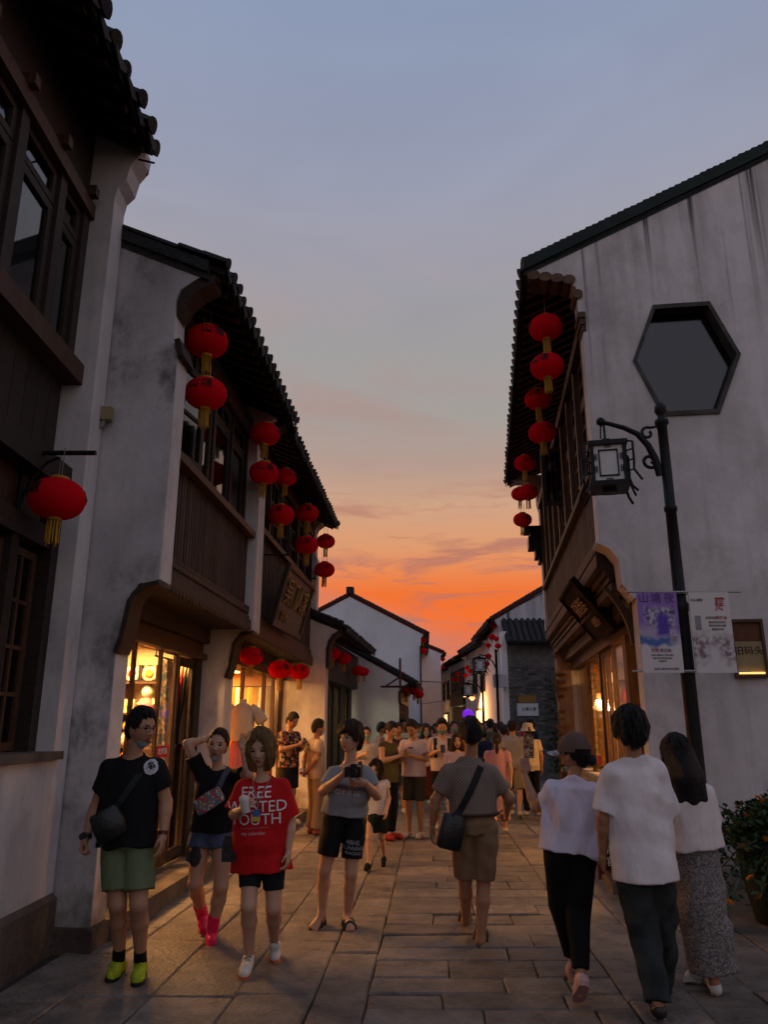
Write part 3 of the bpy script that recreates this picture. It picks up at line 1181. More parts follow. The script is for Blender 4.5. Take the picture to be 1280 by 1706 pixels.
# ---- left, further: low white house, big gable, one more
L6 = House('small_white_house', 'small white house with black coping and a bunch of red lanterns', 'house', 0.37, 20.3, 0.08, -1)
w6 = [(-4.5, 0.0), (0.0, 0.0), (0.0, 2.45), (0.08, 2.58), (0.22, 2.66), (0.30, 2.72), (-0.55, 3.18), (-2.6, 4.3), (-4.5, 4.0)]
L6.prism(MB(), w6, 0.0, 0.3).build('wall', LIMEF, L6.e)
corbel_trim(L6, [(0.012, 2.2), (0.012, 2.45), (0.09, 2.58), (0.24, 2.66)], -0.03, 0.3, TILE, 0.05)
coping(L6, 0.02, 0.25, [(0.38, 2.68), (-0.55, 3.19), (-2.6, 4.31)], 0.13, 0.05, 0.09)
roof(L6, 0.02, 5.5, 0.42, 2.70, 0.5, 2.6, 0.22, 0.065)
L6.box('beam', WOOD, 0.305, 5.4, -0.2, 0.02, 2.2, 2.7)
for a in (0.31, 1.2, 2.2, 3.2, 4.2, 5.2):
    L6.box('post', WOOD, a, a + 0.16, -0.12, 0.0, 0.0, 2.198)
for i in range(5):
    window(L6, 0.475 + i * 1.0, 1.15 + i * 1.0, -0.06, 0.05, 2.19, 2, 3, 0.06, 0.04, WOOD, GLASS)
L6.box('wall', LIMEF, 0.31, 5.4, -1.2, -1.1, 0, 2.4)

L5 = House('big_gable_house', 'tall white house whose broad gable closes the left side of the lane', 'house', 1.33, 28.0, 0.05, -1)
w5 = [(-6.2, 0.0), (0.0, 0.0), (0.0, 4.70), (0.10, 4.80), (0.14, 4.86), (-2.59, 6.26), (-5.6, 4.7), (-6.2, 4.4)]
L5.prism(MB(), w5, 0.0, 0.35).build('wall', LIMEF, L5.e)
coping(L5, 0.02, 0.3, [(0.20, 4.82), (-2.59, 6.27)], 0.16, 0.06, 0.09, REDTRIM)
coping(L5, 0.02, 0.3, [(-2.60, 6.27), (-5.6, 4.71)], 0.16, 0.06, 0.09, REDTRIM)
L5.box('ridge_end', TILE, -0.1, 0.4, -2.72, -2.46, 6.30, 6.56)
roof(L5, 0.05, 8.0, 0.25, 4.84, 0.52, 2.84, 0.24, 0.07)
L5.box('wall', LIMEF, 0.36, 8.0, -0.35, -0.05, 0.0, 4.72)
L5.box('downpipe', IRON, -0.05, 0.0, -0.04, 0.01, 0.0, 4.4)
for k in range(3):
    window(L5, 1.0 + k * 2.1, 2.2 + k * 2.1, -0.04, 2.9, 4.1, 2, 2, 0.08, 0.06, WOOD, GLASS)
    L5.box('shop_front', WOOD, 0.8 + k * 2.3, 2.7 + k * 2.3, -0.06, -0.01, 0.0, 2.4)

L7 = House('end_white_house', 'white house peeping out behind the big gable at the end of the lane', 'house', 2.62, 36.0, -0.02, -1)
w7 = [(-4.0, 0.0), (0.0, 0.0), (0.0, 4.75), (0.12, 4.86), (-1.0, 5.32), (-3.0, 6.2), (-4.0, 5.8)]
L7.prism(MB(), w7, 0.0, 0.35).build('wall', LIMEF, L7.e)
coping(L7, 0.02, 0.3, [(0.18, 4.86), (-1.0, 5.34), (-3.0, 6.2)], 0.18, 0.06, 0.09, REDTRIM)
roof(L7, 0.05, 9.0, 0.22, 4.84, 0.42, 3.2, 0.26, 0.07)
L7.box('wall', LIMEF, 0.36, 9.0, -0.35, -0.05, 0.0, 4.72)
wz = MB()
wz.tube([L7.p(-0.06, 0.0, 3.55), L7.p(-0.06, -1.4, 3.62)], 0.012, 4)
wz.tube([L7.p(-0.06, 0.0, 2.72), L7.p(-0.06, -0.7, 2.60), L7.p(-0.06, -1.4, 2.68)], 0.010, 4)
wz.build('wire', IRON, L7.e)

# ---- right, nearest: the big gable with the six-sided window
R1 = House('hexagon_window_house', 'big white gabled house with six-sided window, posters and lit shop front', 'house', 2.65, 8.0, 0.13, 1)
LIMER = plaster('limewash_streaked', (0.70, 0.66, 0.65), 0.8, streak=('X', 6.10, 0.50), seed=31.0, low=(0.7, (0.16, 0.12, 0.08)), patch=0.35)
TERRA = pm('bare_corbel', (0.15, 0.09, 0.055), 0.85, 0.25, 5, 0.4)
prof_r = [(0.0, 0.0), (0.0, 2.93), (0.085, 3.06), (0.10, 3.32), (0.205, 3.47), (0.33, 3.53), (0.33, 6.10), (0.37, 6.27), (0.38, 6.60), (0.52, 6.72), (0.70, 6.76), (0.90, 6.76), (0.93, 6.86)]
hexo = [(-0.475, 6.27), (-1.085, 6.27), (-1.337, 5.61), (-1.045, 4.935), (-0.46, 4.935), (-0.205, 5.605)]
outer = prof_r + [(-2.9, 8.62), (-4.6, 7.9), (-4.6, 0.0)]


def wall_with_hole(h, outer, hole, x0, x1, mat, parent, name='wall'):
    """A gable wall with a window opening cut through it."""
    bm = bmesh.new()
    ov = [bm.verts.new(h.p(x0, a, z)) for a, z in outer]
    hv = [bm.verts.new(h.p(x0, a, z)) for a, z in hole]
    es = [bm.edges.new((ov[i], ov[(i + 1) % len(ov)])) for i in range(len(ov))]
    es += [bm.edges.new((hv[i], hv[(i + 1) % len(hv)])) for i in range(len(hv))]
    r = bmesh.ops.triangle_fill(bm, use_beauty=True, edges=es)
    fs = [f for f in bm.faces]
    e = bmesh.ops.extrude_face_region(bm, geom=fs)
    for v in e['geom']:
        if isinstance(v, bmesh.types.BMVert):
            v.co.x += x1 - x0
    bmesh.ops.recalc_face_normals(bm, faces=bm.faces)
    me = bpy.data.meshes.new(name)
    bm.to_mesh(me)
    bm.free()
    me.materials.append(mat)
    return link(name, me, parent)


wall_with_hole(R1, outer, hexo, 0.0, 0.30, LIMER, R1.e)
R1.prism(MB(), [(-0.5, 0.0)] + prof_r + [(-0.5, 6.9)], 7.95, 8.30).build('wall', LIME2, R1.e, label='white end pier at the far end of the shop')
R1.box('street_face_strip', LIME2, 0.003, 0.28, -0.01, 0.006, 0.02, 2.92)
R1.box('street_face_strip', LIME2, 0.003, 0.28, 0.322, 0.336, 3.55, 6.08)
cx = sum(p[0] for p in hexo) / 6
cz = sum(p[1] for p in hexo) / 6
hf = MB()                                       # frame standing a little proud, with a deep inner reveal
for i in range(6):
    a, c = hexo[i], hexo[(i + 1) % 6]
    sc = lambda p, k: (cx + (p[0] - cx) * k, cz + (p[1] - cz) * k)
    R1.prism(hf, [sc(a, 1.035), sc(c, 1.035), sc(c, 0.955), sc(a, 0.955)], -0.02, 0.24)
hx = hf.build('hexagon_window', pm('grey_stone_frame', (0.085, 0.08, 0.068), 0.85, 0.25, 5, 0.6), R1.e)
g = MB()
R1.prism(g, [(cx + (p[0] - cx) * 0.96, cz + (p[1] - cz) * 0.96) for p in hexo], 0.15, 0.156)
g.build('pane', glass_mat('hexagon_glass', (0.8, 0.85, 0.95), 0.5, 0.12, 0.085), hx)
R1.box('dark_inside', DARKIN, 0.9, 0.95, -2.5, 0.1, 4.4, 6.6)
iv = MB()                                       # small things standing inside on the window ledge
R1.b(iv, 0.24, 0.5, -1.25, -0.30, 4.90, 4.93)
iv.lathe([(0.04, 0), (0.06, 0.06), (0.025, 0.12), (0.03, 0.16)], R1.p(0.32, -0.98, 4.93), 10)
iv.lathe([(0.03, 0), (0.045, 0.05), (0.02, 0.1)], R1.p(0.32, -0.90, 4.93), 10)
iv.build('window_ledge', WOOD, R1.e)
coping(R1, 0.02, 0.26, [(0.98, 6.87), (-0.5, 7.54), (-2.9, 8.64)], 0.085, 0.055, 0.15, pm('dark_green_band', (0.018, 0.03, 0.027), 0.8, 0.2))
roof(R1, 0.05, 8.35, 0.98, 6.84, 0.45, 3.9, 0.235, 0.078)
so = MB()                                       # tan scalloped corbel under the eave
for i in range(4):
    a = 0.40 + i * 0.135
    so.tube([R1.p(-0.03, a + 0.06, 6.70 + 0.03 * i), R1.p(0.28, a + 0.06, 6.70 + 0.03 * i)], 0.078, 10, flat=0.8)
so.tube([R1.p(-0.03, 0.37, 6.50), R1.p(0.28, 0.37, 6.50)], 0.06, 10)
so.build('scalloped_corbel', TERRA, R1.e)
cb = MB()
for k in range(3):
    R1.b(cb, -0.015 * (k + 1), 0.29, 0.30, 0.35 + 0.02 * k, 6.02 + 0.08 * k, 6.09 + 0.08 * k)
cb.build('corbel', TERRA, R1.e)
corbel_trim(R1, [(0.003, 2.93), (0.09, 3.06), (0.105, 3.32), (0.21, 3.47), (0.33, 3.53)], -0.04, 0.29, LIME2, 0.055)
# upper floor
R1.box('jetty_floor', WOOD, 0.305, 7.945, -0.6, 0.22, 3.14, 3.2)
fa = MB()
for k, (o_, z0, z1) in enumerate(((0.20, 3.03, 3.12), (0.26, 3.205, 3.27), (0.31, 3.275, 3.36), (0.34, 3.365, 3.44), (0.31, 3.445, 3.54), (0.335, 3.545, 3.60))):
    R1.b(fa, 0.305, 7.945, 0.05, o_, z0, z1)
fa.build('fascia', SLATM, R1.e)
scallops(R1, 'scalloped_edge', 0.305, 7.945, 0.34, 3.362, 0.09, 0.08, SLATM)
scallops(R1, 'carved_band', 0.305, 7.945, 0.335, 3.54, 0.07, 0.07, SLATM)
slat_panel(R1, 0.305, 7.945, 0.25, 3.60, 4.34, 56, SLATM, WOOD)
R1.box('sill', SLATM, 0.305, 7.945, 0.05, 0.36, 4.34, 4.42)
for i in range(9):
    a = 0.31 + i * 0.94
    R1.box('post', WOODB, a, a + 0.09, 0.16, 0.33, 4.42, 6.10)
    if i < 8:
        op = 1.25 if i == 4 else 0.0
        if not op:
            window(R1, a + 0.10, a + 0.93, 0.24, 4.43, 5.52, 2, 4, 0.06, 0.05, WOODB, GLASS)
        window(R1, a + 0.10, a + 0.93, 0.24, 5.54, 6.08, 2, 2, 0.05, 0.05, WOODB, GLASS)
wo = window(R1, 3.4, 3.86, 0.30, 4.90, 5.88, 1, 1, 0.07, 0.05, WOOD, glass_mat('open_pane', (0.7, 0.7, 0.75), 0.35))
wo.location = R1.p(4.05, 0.12, 5.06)
wo.rotation_euler = (0, 0, R(98))
wo['label'] = 'casement standing open over the lane, with dark frame'
R1.box('lintel', WOOD, 0.305, 7.945, 0.05, 0.36, 6.10, 6.25)
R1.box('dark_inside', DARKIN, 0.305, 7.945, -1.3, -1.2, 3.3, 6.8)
# shop front
R1.box('beam', WOOD, 0.305, 7.945, -0.30, 0.02, 2.86, 3.02)
R1.box('rail', WOODB, 0.305, 7.945, -0.30, -0.12, 2.70, 2.858)
for a, w in ((0.31, 0.12), (1.65, 0.24), (3.0, 0.10), (4.3, 0.12), (5.9, 0.10)):
    R1.box('post', WOODB, a, a + w, -0.235 if w < 0.2 else -0.26, -0.175 if w < 0.2 else -0.13, 0.86, 2.698)
base = MB()
for a, c in ((0.31, 3.0), (4.2, 7.94)):
    R1.b(base, a, c, -0.36, -0.10, 0.0, 0.80)
    R1.b(base, a - 0.004, c + 0.004, -0.38, -0.06, 0.801, 0.86)
base.build('parapet', pm('pale_parapet_stone', (0.42, 0.36, 0.28), 0.85, 0.2, 4, 0.5), R1.e)
for a, c in ((0.43, 1.65), (1.89, 3.0), (4.42, 5.9), (6.0, 7.94)):
    f = MB()
    R1.b(f, a, c, -0.21, -0.20, 0.862, 2.698)
    f.build('shop_pane', SHOPGLASS, R1.e)
for a, c in ((3.12, 3.7), (3.72, 4.29)):
    window(R1, a, c, -0.22, 0.12, 2.69, 1, 1, 0.06, 0.05, WOODB, SHOPGLASS)
R1.box('step', STONE, 0.30, 7.94, -0.30, 0.42, -0.02, 0.10)
room(R1, 0.31, 7.9, -2.8, -0.40, 0.10, 2.84, CREAM, STONE)
cvr = MB()                                      # carved bracket under the jetty by the near pier
for k in range(6):
    t0, t1 = k / 6, (k + 1) / 6
    f_ = lambda t: (-0.02 + 0.26 * t * t, 2.45 + 0.62 * t)
    a, b_ = f_(t0), f_(t1)
    R1.prism(cvr, [(a[0] - 0.10 * (1 - t0), a[1]), (a[0] + 0.05, a[1]), (b_[0] + 0.05, b_[1]), (b_[0] - 0.10 * (1 - t1), b_[1])], 0.34, 0.40)
cvr.build('carved_bracket', WOODB, R1.e)
# the end pier: bare brick below, dark carved head under the eave
hd = MB()
for k, (o_, z0, z1) in enumerate(((0.40, 4.95, 5.05), (0.47, 5.055, 5.25), (0.60, 5.255, 5.50), (0.56, 5.505, 5.62), (0.68, 5.625, 5.72))):
    R1.b(hd, 7.90 - 0.01 * k, 8.34 + 0.01 * k, 0.20, o_, z0, z1)
hd.build('carved_head', IRON, R1.e)
bk = MB()
q = MB()
R1.b(q, 0, 0.225, -0.055, 0.055, 0, 0.062)
bme = q.mesh('brick', BRICKW)
pier = R1.box('brick_pier', pm('peeled_plaster', (0.42, 0.30, 0.20), 0.95, 0.3, 3.5, 0.9), 7.94, 8.36, -0.12, 0.16, 0.0, 3.75)
nb = 0
for k in range(48):
    z = 0.03 + k * 0.073
    for i in range(3):                          # the face that looks down the lane towards us
        oo = -0.165 + i * 0.235 - (0.11 if k % 2 else 0)
        if oo < -0.13 or oo > 0.06 or noise.noise(Vector((i * 0.9, 0, z * 1.9))) < -0.02 + 0.10 * (z - 2.0):
            continue
        o = link('brick', bme, pier, loc=R1.p(7.935 + rs.uniform(-0.008, 0.004), oo + 0.05, z), rot=(0, 0, math.pi / 2 * R1.o))
        nb += 1
    for i in range(2):                          # the face on the lane
        if noise.noise(Vector((i * 0.9, 3.0, z * 1.6))) < 0:
            continue
        link('brick', bme, pier, loc=R1.p(7.95 + i * 0.215 - (0.04 if k % 2 else 0), 0.122 + rs.uniform(-0.006, 0.006), z))
        nb += 1

# ---- right, further: grey brick house with a white gable above its lean-to roof
R3 = House('grey_brick_house', 'grey brick house with dark lean-to roof and white gable above', 'house', 3.86, 26.0, 0.02, 1)
w3 = [(0.0, 0.0), (0.0, 4.85), (0.10, 5.0), (0.16, 5.10), (-1.25, 5.92), (-3.2, 7.0), (-5.0, 6.0), (-5.0, 0.0)]
R3.prism(MB(), w3, 0.0, 0.35).build('wall', plaster('limewash_gable', (0.58, 0.58, 0.62), 0.5, streak=('X', 2.85, 0.58), seed=8.0), R3.e, label='white gable with rain streaks')
coping(R3, 0.02, 0.3, [(0.24, 5.06), (-1.25, 5.93), (-3.2, 7.0)], 0.15, 0.06, 0.09, REDTRIM)
roof(R3, 0.05, 6.0, 0.32, 5.02, 0.5, 3.0, 0.24, 0.07)
R3.box('wall', LIMEF, 0.36, 5.9, -0.4, -0.02, 0.0, 4.9)
bw = R3.box('brick_wall', pm('grey_mortar', (0.27, 0.27, 0.265), 0.95, 0.2, 8), -0.62, -0.008, -5.0, -0.16, 0.0, 4.16)
bq = MB()
nbw = 0
q = MB()
q.box(-0.105, 0.105, -0.012, 0.02, 0, 0.058)
bme3 = q.mesh('brick', BRICKG)
for k in range(60):
    z = 0.01 + k * 0.0692
    for i in range(8):
        o_ = -0.27 - i * 0.222 - (0.11 if k % 2 else 0)
        if nbw < 300 and z > 0.9:
            link('brick', bme3, bw, loc=R3.p(-0.632 + rs.uniform(-0.006, 0.006), o_, z), rot=(0, 0, math.pi / 2))
            nbw += 1
        else:
            R3.b(bq, -0.645, -0.622, o_ - 0.105, o_ + 0.105, z, z + 0.058)
bq.build('bricks', BRICKG, bw, kind='stuff')
R3.box('wall', LIMEF, -0.70, -0.003, -0.158, 0.0, 0.0, 4.6, label='slim white pier at the corner of the brick wall')
lr = MB()                                       # the lean-to roof slopes towards us
for (x0, z0, x1, z1) in ((-1.05, 4.16, -0.004, 4.98),):
    lr.prism([(x0, z0), (x0, z0 + 0.07), (x1, z1 + 0.07), (x1, z1)], lambda u, v: R3.p(u, -5.0, v), lambda u, v: R3.p(u, -0.10, v))
lro = lr.build('lean_to_roof', ROOFM, R3.e)
tl = MB()
rings = []
for (x, z) in ((-1.10, 4.22), (-0.01, 5.06)):
    rings.append([Vector((x, math.cos(t) * 0.075, z + math.sin(t) * 0.07)) for t in (math.pi * i / 5 for i in range(6))])
tl.loft(rings, True, False)
tme = tl.mesh('roof_tile', TILE)
for i in range(24):
    link('roof_tile', tme, lro, loc=(rs.uniform(-0.01, 0.01), R3.y(-0.2 - i * 0.2), 0))
R3.box('name_plate', pm('ochre_plate', (0.30, 0.16, 0.04), 0.7, 0.1), -0.675, -0.647, -1.02, -0.45, 2.33, 2.56)
R3.box('name_plate', pm('white_plate', (0.62, 0.65, 0.70), 0.5, 0.08), -0.685, -0.647, -1.08, -0.40, 1.93, 2.31)
put_text('lettering', '山塘人家', 0.12, BLACKP, Matrix.Translation(R3.p(-0.69, -0.78, 2.13)) @ Matrix.Rotation(math.pi / 2, 4, 'X').to_4x4() if False else
         Matrix.Translation(R3.p(-0.69, -0.78, 2.13)) @ Matrix(((0, 0, -1, 0), (-1, 0, 0, 0), (0, 1, 0, 0), (0, 0, 0, 1))), R3.e)
R3.box('meter_box', pm('pale_box', (0.5, 0.5, 0.52), 0.6, 0.1), -0.95, -0.705, -0.10, 0.34, 2.80, 3.20)
vines = MB()
for i in range(900):
    yy, zz = rs.uniform(-1.75, -1.05), rs.uniform(0.2, 3.2)
    if rs.random() > (1.0 - 0.2 * zz) * (0.3 + (-1.05 - yy)):
        continue
    c = R3.p(-0.70 - rs.uniform(0, 0.28), yy - 0.25, zz)
    a = Vector((rs.uniform(-1, 1), rs.uniform(-1, 1), rs.uniform(-1, 1))).normalized() * 0.07
    b_ = Vector((rs.uniform(-1, 1), rs.uniform(-1, 1), rs.uniform(-1, 1))).normalized() * 0.045
    vines.add([c - a, c - b_, c + a, c + b_], [(0, 1, 2, 3)], False)
LEAF = pm('vine_leaf', (0.045, 0.085, 0.025), 0.7, 0.3, 10)
vo = vines.build('climbing_vine', LEAF)
vo.matrix_world = Matrix.Translation(R3.e.location) @ Matrix.Rotation(R3.e.rotation_euler[2], 4, 'Z')
tag(vo, 'green vine climbing beside the brick wall behind the pale bare pier', 'vine')

# ---- the row that closes the lane on the right
rr_specs = [
    ('far_row_house', 'white shop house just past the grey brick house, glowing orange at its door', 3.95, 29.5, 5.0, 4.75, 'plain'),
    ('far_row_house', 'shop house with dark upper windows in the middle of the far row', 3.62, 34.6, 4.8, 4.55, 'timber'),
    ('far_row_house', 'white shop house second from the end of the far row', 3.40, 39.5, 5.0, 4.5, 'plain'),
    ('far_row_house', 'timber fronted shop house at the very end of the far row', 3.22, 44.6, 7.0, 4.5, 'timber')]
for name, lab, X, Y, Ln, ze, kind in rr_specs:
    h = House(name, lab, 'house', X, Y, -0.045, 1)
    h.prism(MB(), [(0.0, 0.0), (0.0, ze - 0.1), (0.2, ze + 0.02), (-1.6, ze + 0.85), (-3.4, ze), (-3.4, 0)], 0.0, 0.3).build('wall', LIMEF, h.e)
    coping(h, 0.02, 0.28, [(0.24, ze + 0.02), (-1.6, ze + 0.86)], 0.2, 0.06, 0.09, REDTRIM)
    roof(h, 0.02, Ln, 0.42, ze, 0.45, 2.2, 0.26, 0.075, rafters=False)
    h.box('wall', LIMEF, 0.301, Ln, -0.4, -0.02, 0.0 if kind == 'plain' else 2.5, ze - 0.05)
    if kind == 'timber':
        h.box('frieze_board', WOOD, 0.31, Ln - 0.01, -0.015, 0.12, 2.55, 3.1)
        for k in range(4):
            window(h, 0.35 + k * 1.1, 1.4 + k * 1.1, 0.05, 3.12, ze - 0.4, 2, 3, 0.07, 0.05, WOOD, GLASS)
        h.box('shop_front', WOOD, 0.31, 1.5, -0.3, -0.03, 0.0, 2.49)
        h.box('shop_front', WOOD, 3.0, Ln - 0.01, -0.3, -0.03, 0.0, 2.49)
        h.box('lit_back', emit_mat('lit_room', (1.0, 0.62, 0.30), 0.8), 1.52, 2.98, -0.35, -0.32, 0.0, 2.45)
    else:
        window(h, 1.0, 1.9, 0.0, 2.9, 3.9, 2, 3, 0.07, 0.06, WOOD, GLASS)
        window(h, 2.8, 3.7, 0.0, 2.9, 3.9, 2, 3, 0.07, 0.06, WOOD, GLASS)
        f = h.box('doorway', WOOD, 1.4, 2.9, -0.018, 0.06, 0.0, 2.3)
        h.box('door_light', emit_mat('lit_doorway', (1.0, 0.55, 0.24), 1.2), 1.5, 2.8, 0.062, 0.07, 0.1, 2.2, parent=f)
lamp('shop_glow', (3.2, 31.4, 2.4), 0.5, 110, (1.0, 0.42, 0.14), (R(-50), 0, R(60)))

# closing the picture behind the lane: a low line of roofs and trees
for i, (X, Y, w, z) in enumerate(((-2.5, 60, 9, 3.4), (4.6, 64, 7, 3.6))):
    h = House('distant_house', ('low white house in the haze beyond the left end of the lane', 'low white house beyond the right end of the lane')[i], 'house', X, Y, 0.0, 1)
    h.prism(MB(), [(w / 2, 0), (w / 2, z), (0, z + 1.4), (-w / 2, z), (-w / 2, 0)], 0, 6).build('wall', LIMEF, h.e)
    coping(h, 0.0, 6.0, [(w / 2 + 0.3, z - 0.05), (0, z + 1.42)], 0.3, 0.08, 0.12)
    coping(h, 0.0, 6.0, [(-0.01, z + 1.42), (-w / 2 - 0.3, z - 0.05)], 0.3, 0.08, 0.12)

# ------------------------------------------------------------------ lit shops: lamps and goods
WARM = (1.0, 0.52, 0.17)
TRAY = pm('lamp_tray', (0.6, 0.6, 0.6), 0.5, 0.05)


def ceiling_light(h, x, out, z, w, l, power, col, label):
    p = h.world(x, out, z)
    t = thing('ceiling_light', label, 'ceiling light', p, h.e.rotation_euler[2])
    MB().box(-l / 2 - 0.03, l / 2 + 0.03, -w / 2 - 0.03, w / 2 + 0.03, -0.03, 0.0).build('tray', TRAY, t)
    MB().box(-l / 2, l / 2, -w / 2, w / 2, -0.05, -0.031).build('diffuser', emit_mat('lamp_glow', col, 6.0), t)
    lamp('shop_lamp', p + Vector((0, 0, -0.06)), l, power, col, (0, 0, h.e.rotation_euler[2]), w)


ceiling_light(L2, 2.2, -1.5, 2.61, 0.5, 1.2, 175, WARM, 'warm ceiling light inside the souvenir shop on the left')
ceiling_light(L2, 2.75, -0.85, 2.61, 0.25, 0.5, 60, WARM, 'small warm ceiling light added to brighten the scarves in the souvenir shop doorway')  # extra lamp, added only to brighten the hanging scarves
ceiling_light(L3, 1.6, -1.3, 2.61, 0.6, 1.6, 150, (1.0, 0.50, 0.15), 'warm ceiling light in the near half of the clothes shop')
ceiling_light(L3, 3.6, -1.3, 2.61, 0.6, 1.6, 105, (1.0, 0.50, 0.15), 'warm ceiling light in the far half of the clothes shop')
ceiling_light(L4, 2.5, -1.3, 2.68, 0.5, 2.0, 50, (0.98, 0.95, 0.5), 'greenish ceiling light inside the low shop')
ceiling_light(R1, 2.4, -1.5, 2.83, 0.5, 1.6, 190, WARM, 'warm ceiling light in the near half of the right hand shop')
ceiling_light(R1, 5.8, -1.5, 2.83, 0.5, 1.6, 110, WARM, 'warm ceiling light in the far half of the right hand shop')


def col_mat(name, c, rough=0.6, var=0.12):
    return pm(name, c, rough, var, 12, rv=0.05)


PAL = {'red': (0.55, 0.02, 0.02), 'orange': (0.75, 0.22, 0.02), 'cream': (0.7, 0.6, 0.42), 'green': (0.10, 0.35, 0.05), 'blue': (0.04, 0.16, 0.42),
       'pink': (0.7, 0.22, 0.26), 'yellow': (0.75, 0.50, 0.04), 'white': (0.75, 0.73, 0.7), 'teal': (0.04, 0.32, 0.30), 'brown': (0.20, 0.09, 0.03), 'purple': (0.25, 0.06, 0.32), 'black': (0.015, 0.014, 0.014)}
PM = {k: col_mat(k + '_goods', v) for k, v in PAL.items()}
shelf_t = thing('wall_shelf', 'wooden wall shelf full of souvenirs at the end of the left shop', 'shelf', L2.world(3.36, 0, 0), L2.e.rotation_euler[2])
SHZ = (0.62, 1.00, 1.38, 1.76, 2.12)
for z in SHZ:
    MB().box(-0.24, 0.0, 0.50, 2.45, z - 0.022, z).build('shelf_board', WOODB, shelf_t)
for yy in (0.50, 1.15, 1.80, 2.43):
    MB().box(-0.235, -0.01, yy, yy + 0.02, 0.17, 2.13).build('upright', WOODB, shelf_t)


def goods(name, label, cat, build, mats, p, rz, group=None):
    m = MB()
    build(m)
    o = m.build(name, mats)
    o.location, o.rotation_euler = p, (0, 0, rz)
    return tag(o, label, cat, group)


def plate(m, r):
    m.cur = 0
    M = Matrix.Rotation(R(-82), 4, 'Y')
    m.lathe([(r * 0.3, 0.02), (r * 0.55, 0.006), (r * 0.62, 0.0), (r, 0.02), (r * 1.02, 0.028), (r * 0.6, 0.014), (r * 0.3, 0.026)], (0.02, 0, r * 1.05), 22, M)
    m.cur = 1
    m.lathe([(0.02, 0.0), (r * 0.5, 0.004), (r * 0.5, 0.01), (0.02, 0.012)], (-0.012, 0, r * 1.05), 16, M)
    m.cur = 2
    for s_ in (-1, 1):
        m.box(-0.05, 0.05, s_ * r * 1.15 - 0.012, s_ * r * 1.15 + 0.012, 0, r * 2.1)
        m.box(-0.05, 0.05, s_ * r * 0.6 - 0.01, s_ * r * 0.6 + 0.01, 0, 0.03)
    m.box(-0.05, 0.05, -r * 1.15, r * 1.15, 0, 0.018)
    m.box(-0.02, 0.02, -r * 1.15, r * 1.15, r * 2.08, r * 2.1)


def doll(m, s_=1.0):
    m.cur = 0
    m.lathe([(0.05 * s_, 0), (0.075 * s_, 0.03 * s_), (0.07 * s_, 0.09 * s_), (0.04 * s_, 0.13 * s_), (0.03 * s_, 0.14 * s_)], (0, 0, 0), 12)
    m.cur = 1
    m.lathe([(0.02 * s_, 0.13 * s_), (0.055 * s_, 0.16 * s_), (0.06 * s_, 0.19 * s_), (0.045 * s_, 0.23 * s_), (0.01 * s_, 0.245 * s_)], (0, 0, 0), 12)
    m.cur = 2
    m.lathe([(0.03 * s_, 0.228 * s_), (0.03 * s_, 0.25 * s_), (0.012 * s_, 0.265 * s_)], (0, 0, 0), 8)
    for k in (-1, 1):
        m.tube([(0, k * 0.05 * s_, 0.12 * s_), (-0.03 * s_, k * 0.075 * s_, 0.07 * s_)], 0.016 * s_, 6)


def gift(m, w, d, hh):
    m.cur = 0
    m.box(-d / 2, d / 2, -w / 2, w / 2, 0, hh)
    m.cur = 1
    m.box(-d / 2 - 0.002, d / 2 + 0.002, -0.012, 0.012, 0.0, hh + 0.002)
    m.box(-d / 2 - 0.002, -d / 2 + 0.001, -w / 2, w / 2, hh * 0.42, hh * 0.56)


def vase(m, s_):
    m.cur = 0
    m.lathe([(0.035 * s_, 0), (0.06 * s_, 0.05 * s_), (0.065 * s_, 0.10 * s_), (0.03 * s_, 0.17 * s_), (0.028 * s_, 0.20 * s_), (0.04 * s_, 0.22 * s_)], (0, 0, 0), 14)
    m.cur = 1
    m.lathe([(0.063 * s_, 0.085 * s_), (0.067 * s_, 0.095 * s_), (0.063 * s_, 0.115 * s_)], (0, 0, 0), 14)


rg = random.Random(11)
ordn = ('nearest the lane', 'second from the lane', 'third from the lane', 'fourth from the lane', 'fifth from the lane', 'sixth from the lane', 'deepest in the shop')
cols = list(PAL)
for si, z in enumerate(SHZ):
    lev = ('lowest', 'second', 'middle', 'fourth', 'top')[si]
    for k in range(7):
        yy = -(0.66 + k * 0.215)
        p = L2.world(3.22, 0, z) + (L2.world(0, yy, 0) - L2.world(0, 0, 0))
        c1, c2, c3 = rg.sample([c for c in cols if c not in ('black', 'purple')], 3)
        rz = L2.e.rotation_euler[2]
        if si == 4:
            c1 = ('white', 'cream', 'white', 'yellow', 'cream', 'white', 'cream')[k]
            c2 = ('red', 'orange', 'red', 'green', 'blue', 'red', 'teal')[k]
            goods('display_plate', f'{c1} plate with {c2} centre on black stand, top shelf, {ordn[k]}', 'plate', lambda m: plate(m, 0.098), [PM[c1], PM[c2], PM['black']], p, rz, 'plates on the top shelf')
        else:
            kd = rg.choice(('doll', 'gift', 'vase', 'doll'))
            if kd == 'doll':
                goods('doll', f'{c1} doll with {c2} head on the {lev} shelf, {ordn[k]}', 'doll', lambda m: doll(m, rg.uniform(1.1, 1.35)), [PM[c1], PM[c2], PM[c3]], p, rz, 'souvenirs on the shelf')
            elif kd == 'gift':
                goods('gift_box', f'{c1} gift box with {c2} band on the {lev} shelf, {ordn[k]}', 'box', lambda m: gift(m, rg.uniform(0.13, 0.2), 0.14, rg.uniform(0.12, 0.28)), [PM[c1], PM[c2]], p, rz, 'souvenirs on the shelf')
            else:
                goods('vase', f'{c1} vase with {c2} ring on the {lev} shelf, {ordn[k]}', 'vase', lambda m: vase(m, rg.uniform(1.1, 1.4)), [PM[c1], PM[c2]], p, rz, 'souvenirs on the shelf')


